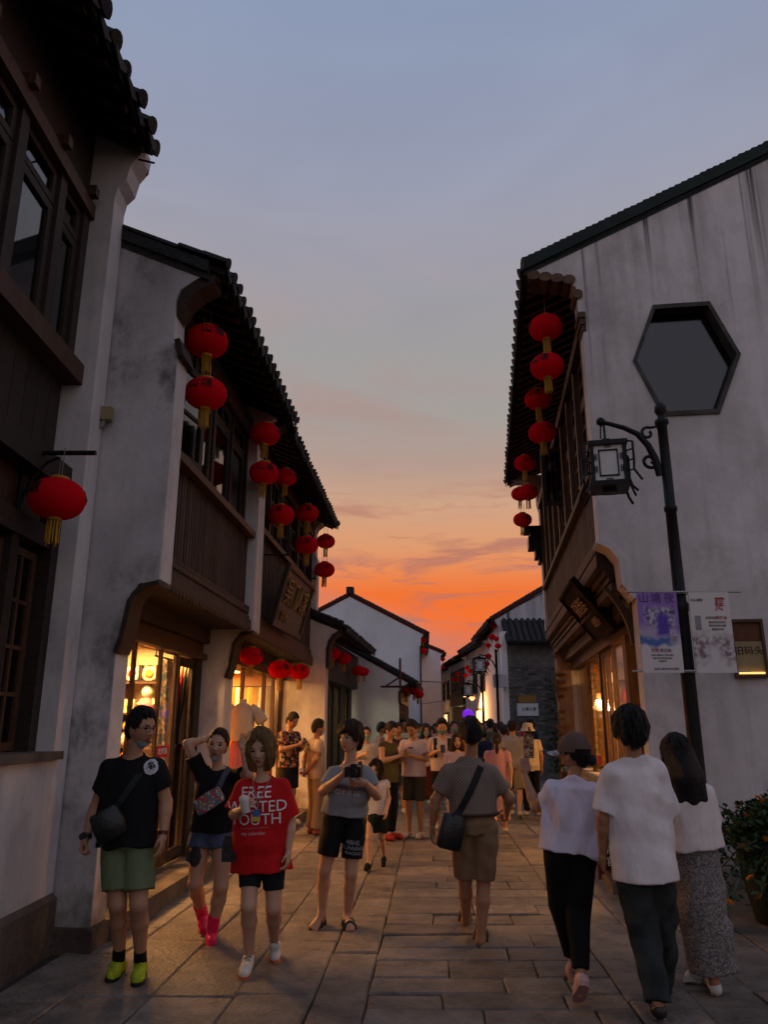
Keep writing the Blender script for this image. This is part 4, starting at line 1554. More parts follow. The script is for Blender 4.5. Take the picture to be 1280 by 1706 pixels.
def pattern_mat(name, cols4, scale):
    """Printed cloth: flat voronoi patches of four colours."""
    m = bpy.data.materials.new(name)
    m.use_nodes = True
    n, l = m.node_tree.nodes, m.node_tree.links
    b = n['Principled BSDF']
    b.inputs['Roughness'].default_value = 0.9
    tc = n.new('ShaderNodeTexCoord')
    v = n.new('ShaderNodeTexVoronoi')
    v.inputs['Scale'].default_value = scale
    l.new(tc.outputs['Object'], v.inputs['Vector'])
    sp = n.new('ShaderNodeSeparateColor')
    l.new(v.outputs['Color'], sp.inputs[0])
    r = n.new('ShaderNodeValToRGB')
    r.color_ramp.interpolation = 'CONSTANT'
    ramp_set(r, [(i / len(cols4), tuple(c) + (1,)) for i, c in enumerate(cols4)])
    l.new(sp.outputs[0], r.inputs[0])
    l.new(r.outputs[0], b.inputs['Base Color'])
    return m


def hanging_cloth(m, w, hh, thick=0.03, waves=3, flare=1.0):
    n = 26
    rings = []
    for k in range(7):
        t = k / 6
        pts = []
        for i in range(n):
            a = 2 * math.pi * i / n
            x = math.cos(a) * w / 2 * (0.8 + 0.2 * t) * (1 + (flare - 1) * t)
            y = math.sin(a) * thick * (1 + 0.6 * t) + 0.018 * math.sin(waves * math.pi * x / w * 2 + k) * (0.3 + t)
            pts.append(Vector((y, x, -hh * t)))
        rings.append(pts)
    m.loft(rings)


rail = thing('clothes_rail', 'rail across the souvenir shop doorway from which printed scarves hang', 'rail', L2.world(2.75, -0.50, 2.36), L2.e.rotation_euler[2])
q = MB()
q.tube([(-0.42, 0, 0), (0.55, 0, 0)], 0.012, 8)
q.build('bar', IRON, rail)
q = MB()
for x in (-0.4, 0.5):
    q.tube([(x, 0, 0), (x, 0, 0.25)], 0.008, 6)
q.build('hanger_rod', IRON, rail)
SC_C = [('blue and brown patterned scarf hanging nearest in the shop doorway', [(0.10, 0.13, 0.16), (0.25, 0.16, 0.10), (0.4, 0.36, 0.30), (0.05, 0.10, 0.16)]),
        ('red spotted grey scarf hanging second in the shop doorway', [(0.22, 0.20, 0.17), (0.45, 0.04, 0.03), (0.30, 0.26, 0.2), (0.16, 0.15, 0.14)]),
        ('green and cream patterned scarf hanging third in the shop doorway', [(0.5, 0.44, 0.3), (0.10, 0.2, 0.08), (0.25, 0.22, 0.16), (0.3, 0.1, 0.06)]),
        ('dark flowered scarf hanging farthest in the shop doorway', [(0.06, 0.05, 0.06), (0.3, 0.08, 0.08), (0.1, 0.1, 0.08), (0.34, 0.3, 0.2)])]
for i, (lab, c4) in enumerate(SC_C):
    m = MB()
    hanging_cloth(m, 0.16, 1.75 - 0.1 * i, 0.03, 2)
    o = m.build('scarf', pattern_mat('printed_scarf', c4, 34))
    o.location, o.rotation_euler = L2.world(2.74 + i * 0.13, -0.52 - 0.03 * i, 2.345), (0, 0, L2.e.rotation_euler[2] + 0.15)
    tag(o, lab, 'scarf', 'scarves in the shop doorway')
for i in range(3):
    m = MB()
    b0, b1 = Vector((0, 0, 0)), Vector((0.10, -0.05, 0.95))
    m.tube([b0, b0.lerp(b1, 0.12), b0.lerp(b1, 0.5), b0.lerp(b1, 0.75), b1], [0.006, 0.02, 0.035, 0.018, 0.008], 8)
    m.tube([b1 * 0.99, b1 * 1.12], 0.010, 6)
    o = m.build('umbrella', PM[('black', 'red', 'brown')[i]])
    o.location = L2.world(3.22 + 0.02 * i, -0.50 - 0.05 * i, 1.40)
    tag(o, ('black furled umbrella', 'red furled umbrella', 'brown furled umbrella')[i] + ' leaning by the shop door post', 'umbrella', 'umbrellas by the door')
rk = thing('umbrella_rack', 'narrow wooden rack that holds the furled umbrellas', 'rack', L2.world(3.24, -0.60, 0.16), L2.e.rotation_euler[2])
MB().box(-0.10, 0.12, -0.14, 0.14, 1.20, 1.24).build('top_board', WOODB, rk)
for a in (-0.095, 0.085):
    for c in (-0.13, 0.10):
        MB().box(a, a + 0.03, c, c + 0.03, 0.0, 1.199).build('leg', WOODB, rk)
REDST = pm('red_sticker', (0.55, 0.012, 0.012), 0.5, 0.06)


def sticker(h, x0, x1, out, z, hh, txt, label, side=None):
    o = h.box('door_sticker', REDST, x0, x1, out, out + 0.003, z, z + hh)
    o['label'] = label
    M = Matrix.Translation(h.p((x0 + x1) / 2, out + 0.006, z + hh / 2)) @ Matrix(((h.o * -1, 0, 0, 0), (0, 0, h.o, 0), (0, 1, 0, 0), (0, 0, 0, 1)))
    put_text('lettering', txt, hh * 0.62, WHITEP, M, h.e)


sticker(L2, 2.14, 2.54, -0.348, 1.28, 0.12, '欢迎光临', 'red strip with white letters across the door glass')
sticker(L3, 2.0, 3.0, -0.308, 1.25, 0.13, '欢迎光临', 'red strip with white letters on the clothes shop glass')

# clothes shop: dress form, hanging clothes, curtains
df = thing('dress_form', 'dress form in cream blouse and pink pleated skirt at the shop entrance', 'dress form', (at(404, 1190, 10.75).x, 10.75, 0.155), 0.0)
m = MB()
m.lathe([(0.16, 0), (0.16, 0.015), (0.02, 0.03), (0.018, 0.75), (0.02, 0.8)], (0, 0, 0), 14)
m.build('stand', IRON, df)
m = MB()
n = 40
rings = []
for z, r in ((1.28, 0.125), (1.10, 0.16), (0.92, 0.20)):
    rings.append([Vector((math.cos(2 * math.pi * i / n) * r * (1 + (0.09 if i % 2 else -0.03) * (1.30 - z) * 2.5), math.sin(2 * math.pi * i / n) * r * 0.75 * (1 + (0.09 if i % 2 else -0.03) * (1.3 - z) * 2.5), z)) for i in range(n)])
m.loft(rings[::-1], True, False)
m.build('skirt', pm('pink_cloth', (0.62, 0.20, 0.20), 0.9, 0.1), df)
m = MB()
m.lathe([(0.17, 1.26), (0.155, 1.34), (0.17, 1.52), (0.16, 1.64), (0.10, 1.72), (0.055, 1.75), (0.05, 1.80)], (0, 0, 0), 18)
m.tube([(0.10, 0, 1.69), (0.20, 0, 1.62), (0.28, -0.01, 1.50)], [0.07, 0.08, 0.085], 10)
m.tube([(-0.10, 0, 1.69), (-0.20, 0, 1.62), (-0.28, -0.01, 1.50)], [0.07, 0.08, 0.085], 10)
m.build('blouse', pm('cream_blouse', (0.66, 0.55, 0.38), 0.9, 0.1), df)
cl = (('white', 'long white robe'), ('yellow', 'yellow robe'), ('cream', 'cream gown'), ('orange', 'orange robe'), ('pink', 'pink dress'), ('red', 'red dress'), ('cream', 'pale tunic'), ('yellow', 'mustard dress'))
r3 = thing('clothes_rail', 'high rail hung with robes along the end of the clothes shop', 'rail', L3.world(4.55, -1.4, 2.32), L3.e.rotation_euler[2])
q = MB()
q.tube([(0, 0.95, 0), (0, -1.0, 0)], 0.012, 8)
q.build('bar', IRON, r3)
for i, (c, lab) in enumerate(cl):
    m = MB()
    hanging_cloth(m, 0.30, rg.uniform(0.9, 1.5), 0.05, 4, 1.15)
    o = m.build('robe', PM[c])
    o.location, o.rotation_euler = L3.world(4.5, -0.52 - 0.22 * i, 2.30), (0, 0, L3.e.rotation_euler[2] + 0.5)
    tag(o, f'{lab} hanging {("first", "second", "third", "fourth", "fifth", "sixth", "seventh", "eighth")[i]} from the lane on the high rail', 'robe', 'robes on the rail')
for i in range(5):
    m = MB()
    hanging_cloth(m, 0.26, rg.uniform(0.5, 0.8), 0.04, 4, 1.1)
    c = ('red', 'orange', 'red', 'yellow', 'orange')[i]
    o = m.build('banner', PM[c])
    o.location, o.rotation_euler = L3.world(0.35 + i * 0.28, -0.75 - 0.1 * i, 2.60), (0, 0, L3.e.rotation_euler[2] + 0.3)
    tag(o, f'{c} cloth banner hanging from the shop ceiling, {("nearest the dress form", "second in the row", "third in the row", "fourth in the row", "last in the row")[i]}', 'banner', 'ceiling banners')

# right hand shop: a counter and a glazed cabinet seen through the panes
cab = thing('display_cabinet', 'tall display cabinet glowing yellow inside the right hand shop', 'cabinet', R1.world(7.6, -1.3, 0.10), R1.e.rotation_euler[2])
for z in (0.0, 0.55, 1.0, 1.45, 1.9, 2.35):
    MB().box(-0.18, 0.2, -1.0, 0.85, z, z + 0.03).build('shelf_board', WOODB, cab)
for yy in (-1.03, -0.1, 0.852):
    MB().box(-0.18, 0.2, yy, yy + 0.028, 0.0, 2.38).build('side_board', WOODB, cab)
for k in range(16):
    z = (0.585, 1.035, 1.485, 1.935)[k // 4] + 0.0
    yy = 0.65 - (k % 4) * 0.42
    c1, c2 = rg.sample(['cream', 'yellow', 'white', 'orange', 'red', 'brown'], 2)
    goods('vase', f'{c1} and {c2} vase on the {("lowest", "second", "third", "top")[k // 4]} shelf of the yellow cabinet, {("nearest the lane", "second from the lane", "third from the lane", "deepest inside")[k % 4]}', 'vase',
          lambda m: vase(m, 1.25), [PM[c1], PM[c2]], R1.world(7.6 - 0.03, -1.3 + yy, 0.10 + z), 0, 'vases in the cabinet')
cur = MB()
for k in range(3):
    rings = []
    for z in (0.95, 1.7, 2.66):
        rings.append([R1.p(4.55 + k * 1.15 + i * 0.05, -0.36 - 0.03 * math.sin(i * 1.7), z) for i in range(14)] +
                     [R1.p(4.55 + k * 1.15 + i * 0.05, -0.375 - 0.03 * math.sin(i * 1.7), z) for i in range(13, -1, -1)])
    c_ = MB()
    c_.loft(rings, True, False)
    c_.build('curtain', sheer_mat('warm_curtain', (0.75, 0.58, 0.34)), R1.e)
for i in range(2):
    a, c = ((5.0, 5.5), (6.1, 6.6))[i]
    m = MB()
    R1.b(m, a, c, -0.197, -0.194, 1.0, 1.14)
    o = m.build('window_sticker', REDST, R1.e)

# ------------------------------------------------------------------ name boards
BOARD = pm('name_board', (0.034, 0.028, 0.023), 0.4, 0.2, 4, 0.3, spec=0.5)
FRAME = pm('name_board_frame', (0.065, 0.042, 0.022), 0.45, 0.2, 6)


def name_board(label, tl, tr, br, bl, txt, size, rows=None, fr=0.06, gold=GOLD, wood=None):
    """A tilted board given by its four corners, with a raised frame and raised gilt characters."""
    tl, tr, br, bl = map(Vector, (tl, tr, br, bl))
    ux = (tr - tl).normalized()
    uy = (tl - bl)
    uy = (uy - ux * uy.dot(ux)).normalized()
    uz = ux.cross(uy)
    W, Hh = (tr - tl).length, (tl - bl).length
    c = (tl + tr + br + bl) / 4
    M = Matrix(((ux.x, uy.x, uz.x, c.x), (ux.y, uy.y, uz.y, c.y), (ux.z, uy.z, uz.z, c.z), (0, 0, 0, 1)))
    t = thing('name_board', label, 'sign')
    t.matrix_world = M
    MB().box(-W / 2, W / 2, -Hh / 2, Hh / 2, -0.04, 0.0).build('board', wood or BOARD, t)
    for a in ((-W / 2, W / 2, Hh / 2 - fr, Hh / 2), (-W / 2, W / 2, -Hh / 2, -Hh / 2 + fr), (-W / 2, -W / 2 + fr, -Hh / 2 + fr, Hh / 2 - fr), (W / 2 - fr, W / 2, -Hh / 2 + fr, Hh / 2 - fr)):
        MB().box(a[0], a[1], a[2], a[3], -0.05, 0.025).build('frame', wood or FRAME, t)
    for k, row in enumerate(rows or [(txt, 0, 0, size)]):
        put_text('lettering', row[0], row[3], gold, Matrix.Translation((row[1], row[2], 0.012)), t, 0.012)
    return t


tl, tr, br, bl = at(485, 943, 10.7), at(525, 981, 12.75), at(497, 1060, 12.6), at(448, 1036, 10.45)
nb1 = name_board('dark tilted name board with raised gilt characters above the clothes shop', tl, tr, br, bl, '', 0.4,
                 [('吴门人家', 0.02, 0.06, 0.42), ('老苏州', -0.5, -0.27, 0.14)])
q = MB()
q.tube([L3.p(0.5, 0.18, 3.95), L3.p(0.55, 0.60, 3.95)], 0.014, 6)
q.tube([L3.p(2.6, 0.18, 4.0), L3.p(2.65, 0.66, 4.0)], 0.014, 6)
q.build('sign_rod', IRON, L3.e)
nb2 = name_board('dark tilted name board over the door of the right hand shop', at(935, 996, 11.3), at(955, 962, 9.5), at(1018, 1050, 9.5), at(996, 1068, 11.3), '', 0.3,
                 [('茶香老店', 0.0, 0.08, 0.24), ('山塘古街', 0.25, -0.2, 0.14)], 0.04, pm('dull_gilt', (0.22, 0.11, 0.04), 0.5, 0.1, metal=0.4), pm('dull_board', (0.018, 0.013, 0.011), 0.8, 0.2, 5, spec=0.05))

# ------------------------------------------------------------------ lanterns
LR, LH = 0.205, 0.148


def lantern_body():
    m = MB()
    n = 48
    rings = []
    for k in range(15):
        a = -math.pi / 2 * 0.86 + math.pi * 0.86 * k / 14
        rings.append([Vector((math.cos(t) * LR * math.cos(a) ** 0.8 * (1.0 if i % 2 else 0.968), math.sin(t) * LR * math.cos(a) ** 0.8 * (1.0 if i % 2 else 0.968), LH * math.sin(a) / math.sin(math.pi / 2 * 0.86)))
                      for i, t in ((i, 2 * math.pi * i / n) for i in range(n))])
    m.loft(rings)
    return m.mesh('silk', RED)


def ring_mesh(name, z0, z1, r, mat):
    m = MB()
    m.lathe([(r, z0), (r * 1.05, (z0 + z1) / 2), (r, z1)], (0, 0, 0), 16)
    return m.mesh(name, mat)


lan_silk = lantern_body()
lan_cap = ring_mesh('cap', LH - 0.004, LH + 0.018, 0.070, TASSEL)
lan_ring = ring_mesh('ring', -LH - 0.02, -LH + 0.004, 0.050, TASSEL)
m = MB()
for i in range(13):
    a = 2 * math.pi * i / 13
    r0 = 0.034 + 0.010 * (i % 2)
    m.tube([(math.cos(a) * r0, math.sin(a) * r0, -LH - 0.018), (math.cos(a) * r0 * 0.98, math.sin(a) * r0 * 0.98, -LH - 0.10), (math.cos(a + 0.1) * r0 * 1.05, math.sin(a + 0.1) * r0 * 1.05, -LH - 0.185 - 0.012 * (i % 3))], 0.0055, 5)
lan_tas = m.mesh('tassel', TASSEL)
_txtme = None


def lan_text():
    global _txtme
    if _txtme is None:
        ms = []
        for ch, az in (('山', -0.32), ('塘', 0.32), ('山', math.pi - 0.32), ('塘', math.pi + 0.32)):
            me = text_cached(ch, 0.118, 0.001)
            vs = []
            for v in me.vertices:
                z = 0.035 + v.co.y
                s_ = max(0.0, 1 - (z / LH * 0.985) ** 2) ** 0.42
                r = LR * s_ + 0.004 + (0.003 if v.co.z > 0 else -0.002)
                a = az + v.co.x / LR
                vs.append((math.sin(a) * r, -math.cos(a) * r, z))
            ms.append((vs, [tuple(p.vertices) for p in me.polygons]))
        m_ = MB()
        for vs, fs in ms:
            m_.add(vs, fs, False)
        _txtme = m_.mesh('lettering', BLACKP)
    return _txtme


_cords = {}


def lantern(p, label, rz=0.0, scale=1.0, cord=0.25, text=True, group='red lanterns', tilt=0.0):
    t = thing('lantern', label, 'lantern', p, rz, group)
    t.scale = (scale,) * 3
    t.rotation_euler = (tilt, tilt * 0.6, rz)
    link('silk', lan_silk, t)
    link('cap', lan_cap, t)
    link('ring', lan_ring, t)
    link('tassel', lan_tas, t)
    L = round(cord / scale, 2)
    if L not in _cords:
        m_ = MB()
        for s_ in (-1, 1):
            m_.tube([(s_ * 0.035, 0, LH), (s_ * 0.03, 0, LH + L)], 0.004, 4)
        _cords[L] = m_.mesh('cord', CORD)
    link('cord', _cords[L], t)
    if text:
        link('lettering', lan_text(), t)
    return t


def lan_px(px, py, Y, w, label, rz=0.0, cord=0.2, text=True, group='red lanterns'):
    p = at(px, py, Y)
    d = (p - Vector((0, 0, 1.6))).length
    k = ((px - 640) ** 2 + (py - 853) ** 2) / 1281 ** 2
    s_ = w * d / (1281 * math.sqrt(1 + k)) / (2 * LR)
    return lantern(p, label, rz, s_, cord, text, group, rs.uniform(-0.05, 0.05))


g1 = 'lantern pairs under the left eaves'
lan_px(95, 831, 5.5, 92, 'big red lantern hanging from the iron arm of the dark timber house', 2.3, 0.25)
lan_px(345, 569, 6.9, 70, 'upper lantern of the nearest pair under the left eave', 0.52, 0.45, group=g1)
lan_px(343, 656, 6.9, 70, 'lower lantern of the nearest pair under the left eave', -0.06, 0.15, group=g1)
lan_px(442, 723, 9.5, 50, 'upper lantern of the second pair, before the white party wall', 1.5, 0.45, group=g1)
lan_px(440, 788, 9.5, 50, 'lower lantern of the second pair, before the white party wall', 0.25, 0.2, group=g1)
lan_px(476, 795, 11.0, 38, 'upper lantern of the third pair, half hidden behind the second pair', 0.9, 0.4, group=g1)
lan_px(468, 858, 11.0, 46, 'lower lantern of the third pair, above the gilt name board', -0.4, 0.2, group=g1)
lan_px(512, 855, 13.0, 39, 'upper lantern of the fourth pair above the gilt name board', -0.1, 0.4, group=g1)
lan_px(511, 908, 13.0, 40, 'lower lantern of the fourth pair above the gilt name board', -0.2, 0.2, group=g1)
lan_px(543, 902, 15.0, 31, 'upper lantern of the last pair at the end of the left eave', 0.1, 0.4, group=g1)
lan_px(541, 949, 15.0, 34, 'lower lantern of the last pair, against the orange sky', 0.0, 0.2, group=g1)
g2 = 'lanterns above the clothes shop door'
lan_px(419, 1093, 10.5, 40, 'lantern by the dark corbel, nearest of three over the clothes shop', 0.8, 0.2, group=g2)
lan_px(467, 1115, 11.8, 40, 'middle lantern of three over the clothes shop', 0.35, 0.2, group=g2)
lan_px(499, 1119, 13.4, 34, 'farthest lantern of three over the clothes shop', 0.1, 0.25, group=g2)
g3 = 'lanterns under the curved eave'
lan_px(555, 1089, 15.6, 25, 'first lantern under the curved eave of the low shop', 1.2, 0.2, False, g3)
lan_px(573, 1097, 16.6, 25, 'second lantern under the curved eave of the low shop', 1.2, 0.2, False, g3)
lan_px(597, 1117, 18.4, 22, 'third lantern under the curved eave of the low shop', 1.2, 0.2, False, g3)
lan_px(606, 1119, 19.2, 19, 'fourth lantern under the curved eave, farthest down', 1.2, 0.2, False, g3)
g4 = 'lantern bunch on the small white house'
for i, (px, py) in enumerate(((672, 1147), (681, 1144), (690, 1150), (697, 1156), (677, 1153))):
    lan_px(px, py, 20.8 + 0.5 * i, 19, ('lantern at the near end of the bunch on the small white house', 'second lantern of the bunch on the small white house', 'third lantern of the bunch on the small white house', 'far end lantern of the bunch on the small white house', 'low lantern inside the bunch on the small white house')[i], 1, 0.2, False, g4)
g5 = 'lantern pairs under the right eave'
lan_px(910, 546, 8.55, 56, 'upper lantern of the nearest pair under the right eave', 1.25, 0.4, group=g5)
lan_px(912, 611, 8.55, 56, 'lower lantern of the nearest pair under the right eave', -0.7, 0.2, group=g5)
lan_px(897, 665, 10.9, 45, 'upper lantern of the second pair under the right eave', -0.6, 0.4, group=g5)
lan_px(904, 721, 10.9, 46, 'lower lantern of the second pair under the right eave', 0.7, 0.2, group=g5)
lan_px(875, 772, 13.6, 36, 'upper lantern of the third pair under the right eave', 0.3, 0.4, group=g5)
lan_px(880, 820, 13.6, 34, 'lower lantern of the third pair under the right eave', 0.5, 0.2, group=g5)
lan_px(867, 823, 15.5, 30, 'upper lantern of the last pair at the end of the right eave', 0.0, 0.4, group=g5)
lan_px(871, 866, 15.5, 31, 'lower lantern of the last pair, beside the carved pier head', 0.1, 0.2, group=g5)
g6 = 'small far lanterns'
FARL = [(705, 1066, 28.4, 11, 'small far lantern at the big gable eave, upper one'), (706, 1084, 28.4, 12, 'small far lantern at the big gable eave, lower one'),
        (738, 1098, 36.3, 8, 'tiny lantern at the end white house, upper one'), (737, 1112, 36.3, 9, 'tiny lantern at the end white house, lower one'),
        (823, 1042, 26.4, 11, 'topmost lantern on the corner of the grey brick house'), (820, 1061, 26.4, 12, 'second lantern down on the corner of the grey brick house'),
        (827, 1064, 25.3, 10, 'lantern beside the pier, in front of the second one down'), (830, 1076, 25.3, 11, 'lantern beside the pier of the grey brick house, lowest in front'),
        (814, 1075, 27.4, 10, 'far lantern just left of the grey brick house corner'), (814, 1093, 27.4, 11, 'far lantern beneath the one left of the brick house corner'), (811, 1106, 27.4, 11, 'lowest lantern left of the brick house corner'),
        (779, 1112, 31.0, 9, 'lantern on the orange lit far house, upper left'), (784, 1118, 31.0, 9, 'lantern on the orange lit far house, middle'), (776, 1125, 31.0, 9, 'lantern on the orange lit far house, lower left'),
        (763, 1122, 35.0, 8, 'lantern on the dark timbered far house, upper'), (757, 1131, 36.0, 8, 'lantern on the dark timbered far house, lower'), (764, 1133, 35.0, 7, 'lantern on the dark timbered far house, right'),
        (744, 1138, 42.0, 6, 'tiniest far lantern near the end of the lane, upper'), (740, 1147, 44.0, 6, 'tiniest far lantern near the end of the lane, lower')]
for i, (px, py, Y, w, lab) in enumerate(FARL):
    lan_px(px, py, Y, w, lab, 0, 0.25, False, g6)

# ------------------------------------------------------------------ street lamps
FROST = pm('frosted_glass', (0.62, 0.62, 0.60), 0.35, 0.06, 6, spec=0.5)


def lamp_head(t, name='lamp_box', w=0.30, hh=0.40):
    """Square lantern: iron frame, four frosted panes with fret work, curled feet."""
    m = MB()
    for sx in (-1, 1):
        for sy in (-1, 1):
            m.box(sx * w / 2 - 0.018, sx * w / 2 + 0.018, sy * w / 2 - 0.018, sy * w / 2 + 0.018, -hh / 2, hh / 2)
    for z in (-hh / 2, hh / 2):
        m.box(-w / 2 - 0.03, w / 2 + 0.03, -w / 2 - 0.03, w / 2 + 0.03, z - 0.022, z + 0.022)
    m.box(-w * 0.35, w * 0.35, -w * 0.35, w * 0.35, hh / 2 + 0.023, hh / 2 + 0.05)
    m.box(-w * 0.12, w * 0.12, -w * 0.12, w * 0.12, hh / 2 + 0.051, hh / 2 + 0.085)
    m.box(-w * 0.2, w * 0.2, -w * 0.2, w * 0.2, -hh / 2 - 0.06, -hh / 2 - 0.023)
    for sx in (-1, 1):
        for sy in (-1, 1):
            a = w / 2 + 0.02
            m.tube([(sx * a, sy * a, -hh / 2 + 0.03), (sx * (a + 0.02), sy * (a + 0.02), -hh / 2 - 0.05), (sx * (a + 0.06), sy * (a + 0.06), -hh / 2 - 0.11)], 0.013, 6)
            m.tube([(sx * a, sy * a, hh / 2), (sx * (a + 0.05), sy * (a + 0.05), hh / 2 - 0.03), (sx * (a + 0.05), sy * (a + 0.05), 0.0), (sx * (a + 0.045), sy * (a + 0.045), -hh / 2 + 0.1), (sx * (a + 0.10), sy * (a + 0.10), -hh / 2 - 0.02)], 0.012, 6)
            for z in (-0.1, 0.0, 0.1):
                m.tube([(sx * a * 0.9, sy * a * 0.9, z), (sx * (a + 0.05), sy * (a + 0.05), z)], 0.008, 5)
    b = m.build(name, IRON, t)
    g_ = MB()
    for M in (Matrix.Rotation(k * math.pi / 2, 4, 'Z') for k in range(4)):
        g_.box(-w / 2 + 0.019, w / 2 - 0.019, -w / 2 + 0.004, -w / 2 + 0.010, -hh / 2 + 0.023, hh / 2 - 0.023, M)
    g_.build('lamp_glass', FROST, b)
    f = MB()
    for M in (Matrix.Rotation(k * math.pi / 2, 4, 'Z') for k in range(4)):
        y0, y1 = -w / 2 - 0.008, -w / 2 + 0.003
        iw, ih = w * 0.30, hh * 0.33
        for bx_ in ((-iw, iw, ih - 0.012, ih), (-iw, iw, -ih, -ih + 0.012), (-iw, -iw + 0.012, -ih, ih), (iw - 0.012, iw, -ih, ih)):
            f.box(bx_[0], bx_[1], y0, y1, bx_[2], bx_[3], M)
        for (cx_, cz_) in ((0, ih + 0.035), (0, -ih - 0.035), (-iw - 0.028, ih * 0.45), (-iw - 0.028, -ih * 0.45), (iw + 0.028, ih * 0.45), (iw + 0.028, -ih * 0.45)):
            for s_ in (-1, 1):
                dx, dz = (s_ * 0.016, 0) if cx_ == 0 else (0, s_ * 0.016)
                f.tube([M @ Vector((cx_ + dx + math.cos(q) * 0.013, y0 + 0.002, cz_ + dz + math.sin(q) * 0.013)) for q in (2 * math.pi * k / 8 for k in range(9))], 0.004, 4)
    f.build('fretwork', IRON, b)
    return b


PX = lambda px, py: at(px, py, 7.0)
pb = PX(1160, 1260)
pole_x = 2.713
sl = thing('street_lamp', 'tall black street lamp with scroll arm and square lantern by the white gable', 'street lamp', (pole_x, 7.0, 0))
m = MB()
m.lathe([(0.13, 0), (0.13, 0.10), (0.10, 0.14), (0.10, 0.5), (0.075, 0.56), (0.062, 0.62), (0.062, 2.6), (0.070, 2.62), (0.070, 2.68), (0.055, 2.70), (0.05, 3.55),
         (0.06, 3.56), (0.06, 3.60), (0.048, 3.61), (0.046, 4.42), (0.065, 4.44), (0.065, 4.48), (0.035, 4.50), (0.035, 4.53), (0.058, 4.57), (0.055, 4.62), (0.02, 4.66)], (0, 0, 0), 18)
m.build('pole', IRON, sl)
m = MB()
loc = lambda px, py: PX(px, py) - Vector((pole_x, 7.0, 0))
m.tube([loc(*p) for p in ((1001, 703), (1018, 707), (1040, 713), (1062, 723), (1080, 742), (1092, 765), (1100, 792))], [0.022, 0.022, 0.024, 0.028, 0.032, 0.036, 0.036], 10)
m.lathe([(0.012, -0.045), (0.042, -0.02), (0.042, 0.02), (0.012, 0.045)], loc(1001, 703), 12)
sp = []
for k in range(22):
    a = 0.2 + k * 0.38
    rr = 0.085 * (1 - k / 30)
    sp.append(loc(1083, 768) + Vector((rr * math.cos(-a + 0.9), 0, rr * math.sin(-a + 0.9))))
m.tube([loc(1102, 778), loc(1098, 786)] + sp[4:], 0.017, 8)
sp = []
for k in range(16):
    a = k * 0.40
    rr = 0.065 * (1 - k / 26)
    sp.append(loc(1079, 722) + Vector((rr * math.cos(1.1 + a), 0, rr * math.sin(1.1 + a))))
m.tube([loc(1101, 726), loc(1096, 711)] + sp, 0.015, 8)
m.build('scroll_arm', IRON, sl)
lb = bpy.data.objects.new('lantern_head', None)
head_t = lamp_head(sl)
head_t.location = loc(1013, 779)
head_t.rotation_euler = (0, 0, R(-12))
bpy.data.objects.remove(lb)
m = MB()
for k in range(6):
    c = loc(1001, 708 + k * 4.2)
    m.lathe([(0.004, -0.014), (0.011, 0), (0.004, 0.014)], c, 6)
m.tube([loc(1006, 706), loc(1009, 738)], 0.012, 6)
m.build('chain', IRON, sl)
m = MB()
for z in (2.07, 2.775):
    m.lathe([(0.072, z - 0.012), (0.072, z + 0.012)], (0, 0, 0), 14)
    m.tube([(-0.52, -0.09, z), (0.52, -0.09, z)], 0.009, 6)
    m.tube([(0, -0.09, z), (0, 0, z)], 0.012, 6)
m.build('banner_bracket', pm('steel_bracket', (0.4, 0.38, 0.35), 0.4, 0.1, metal=0.8), sl)


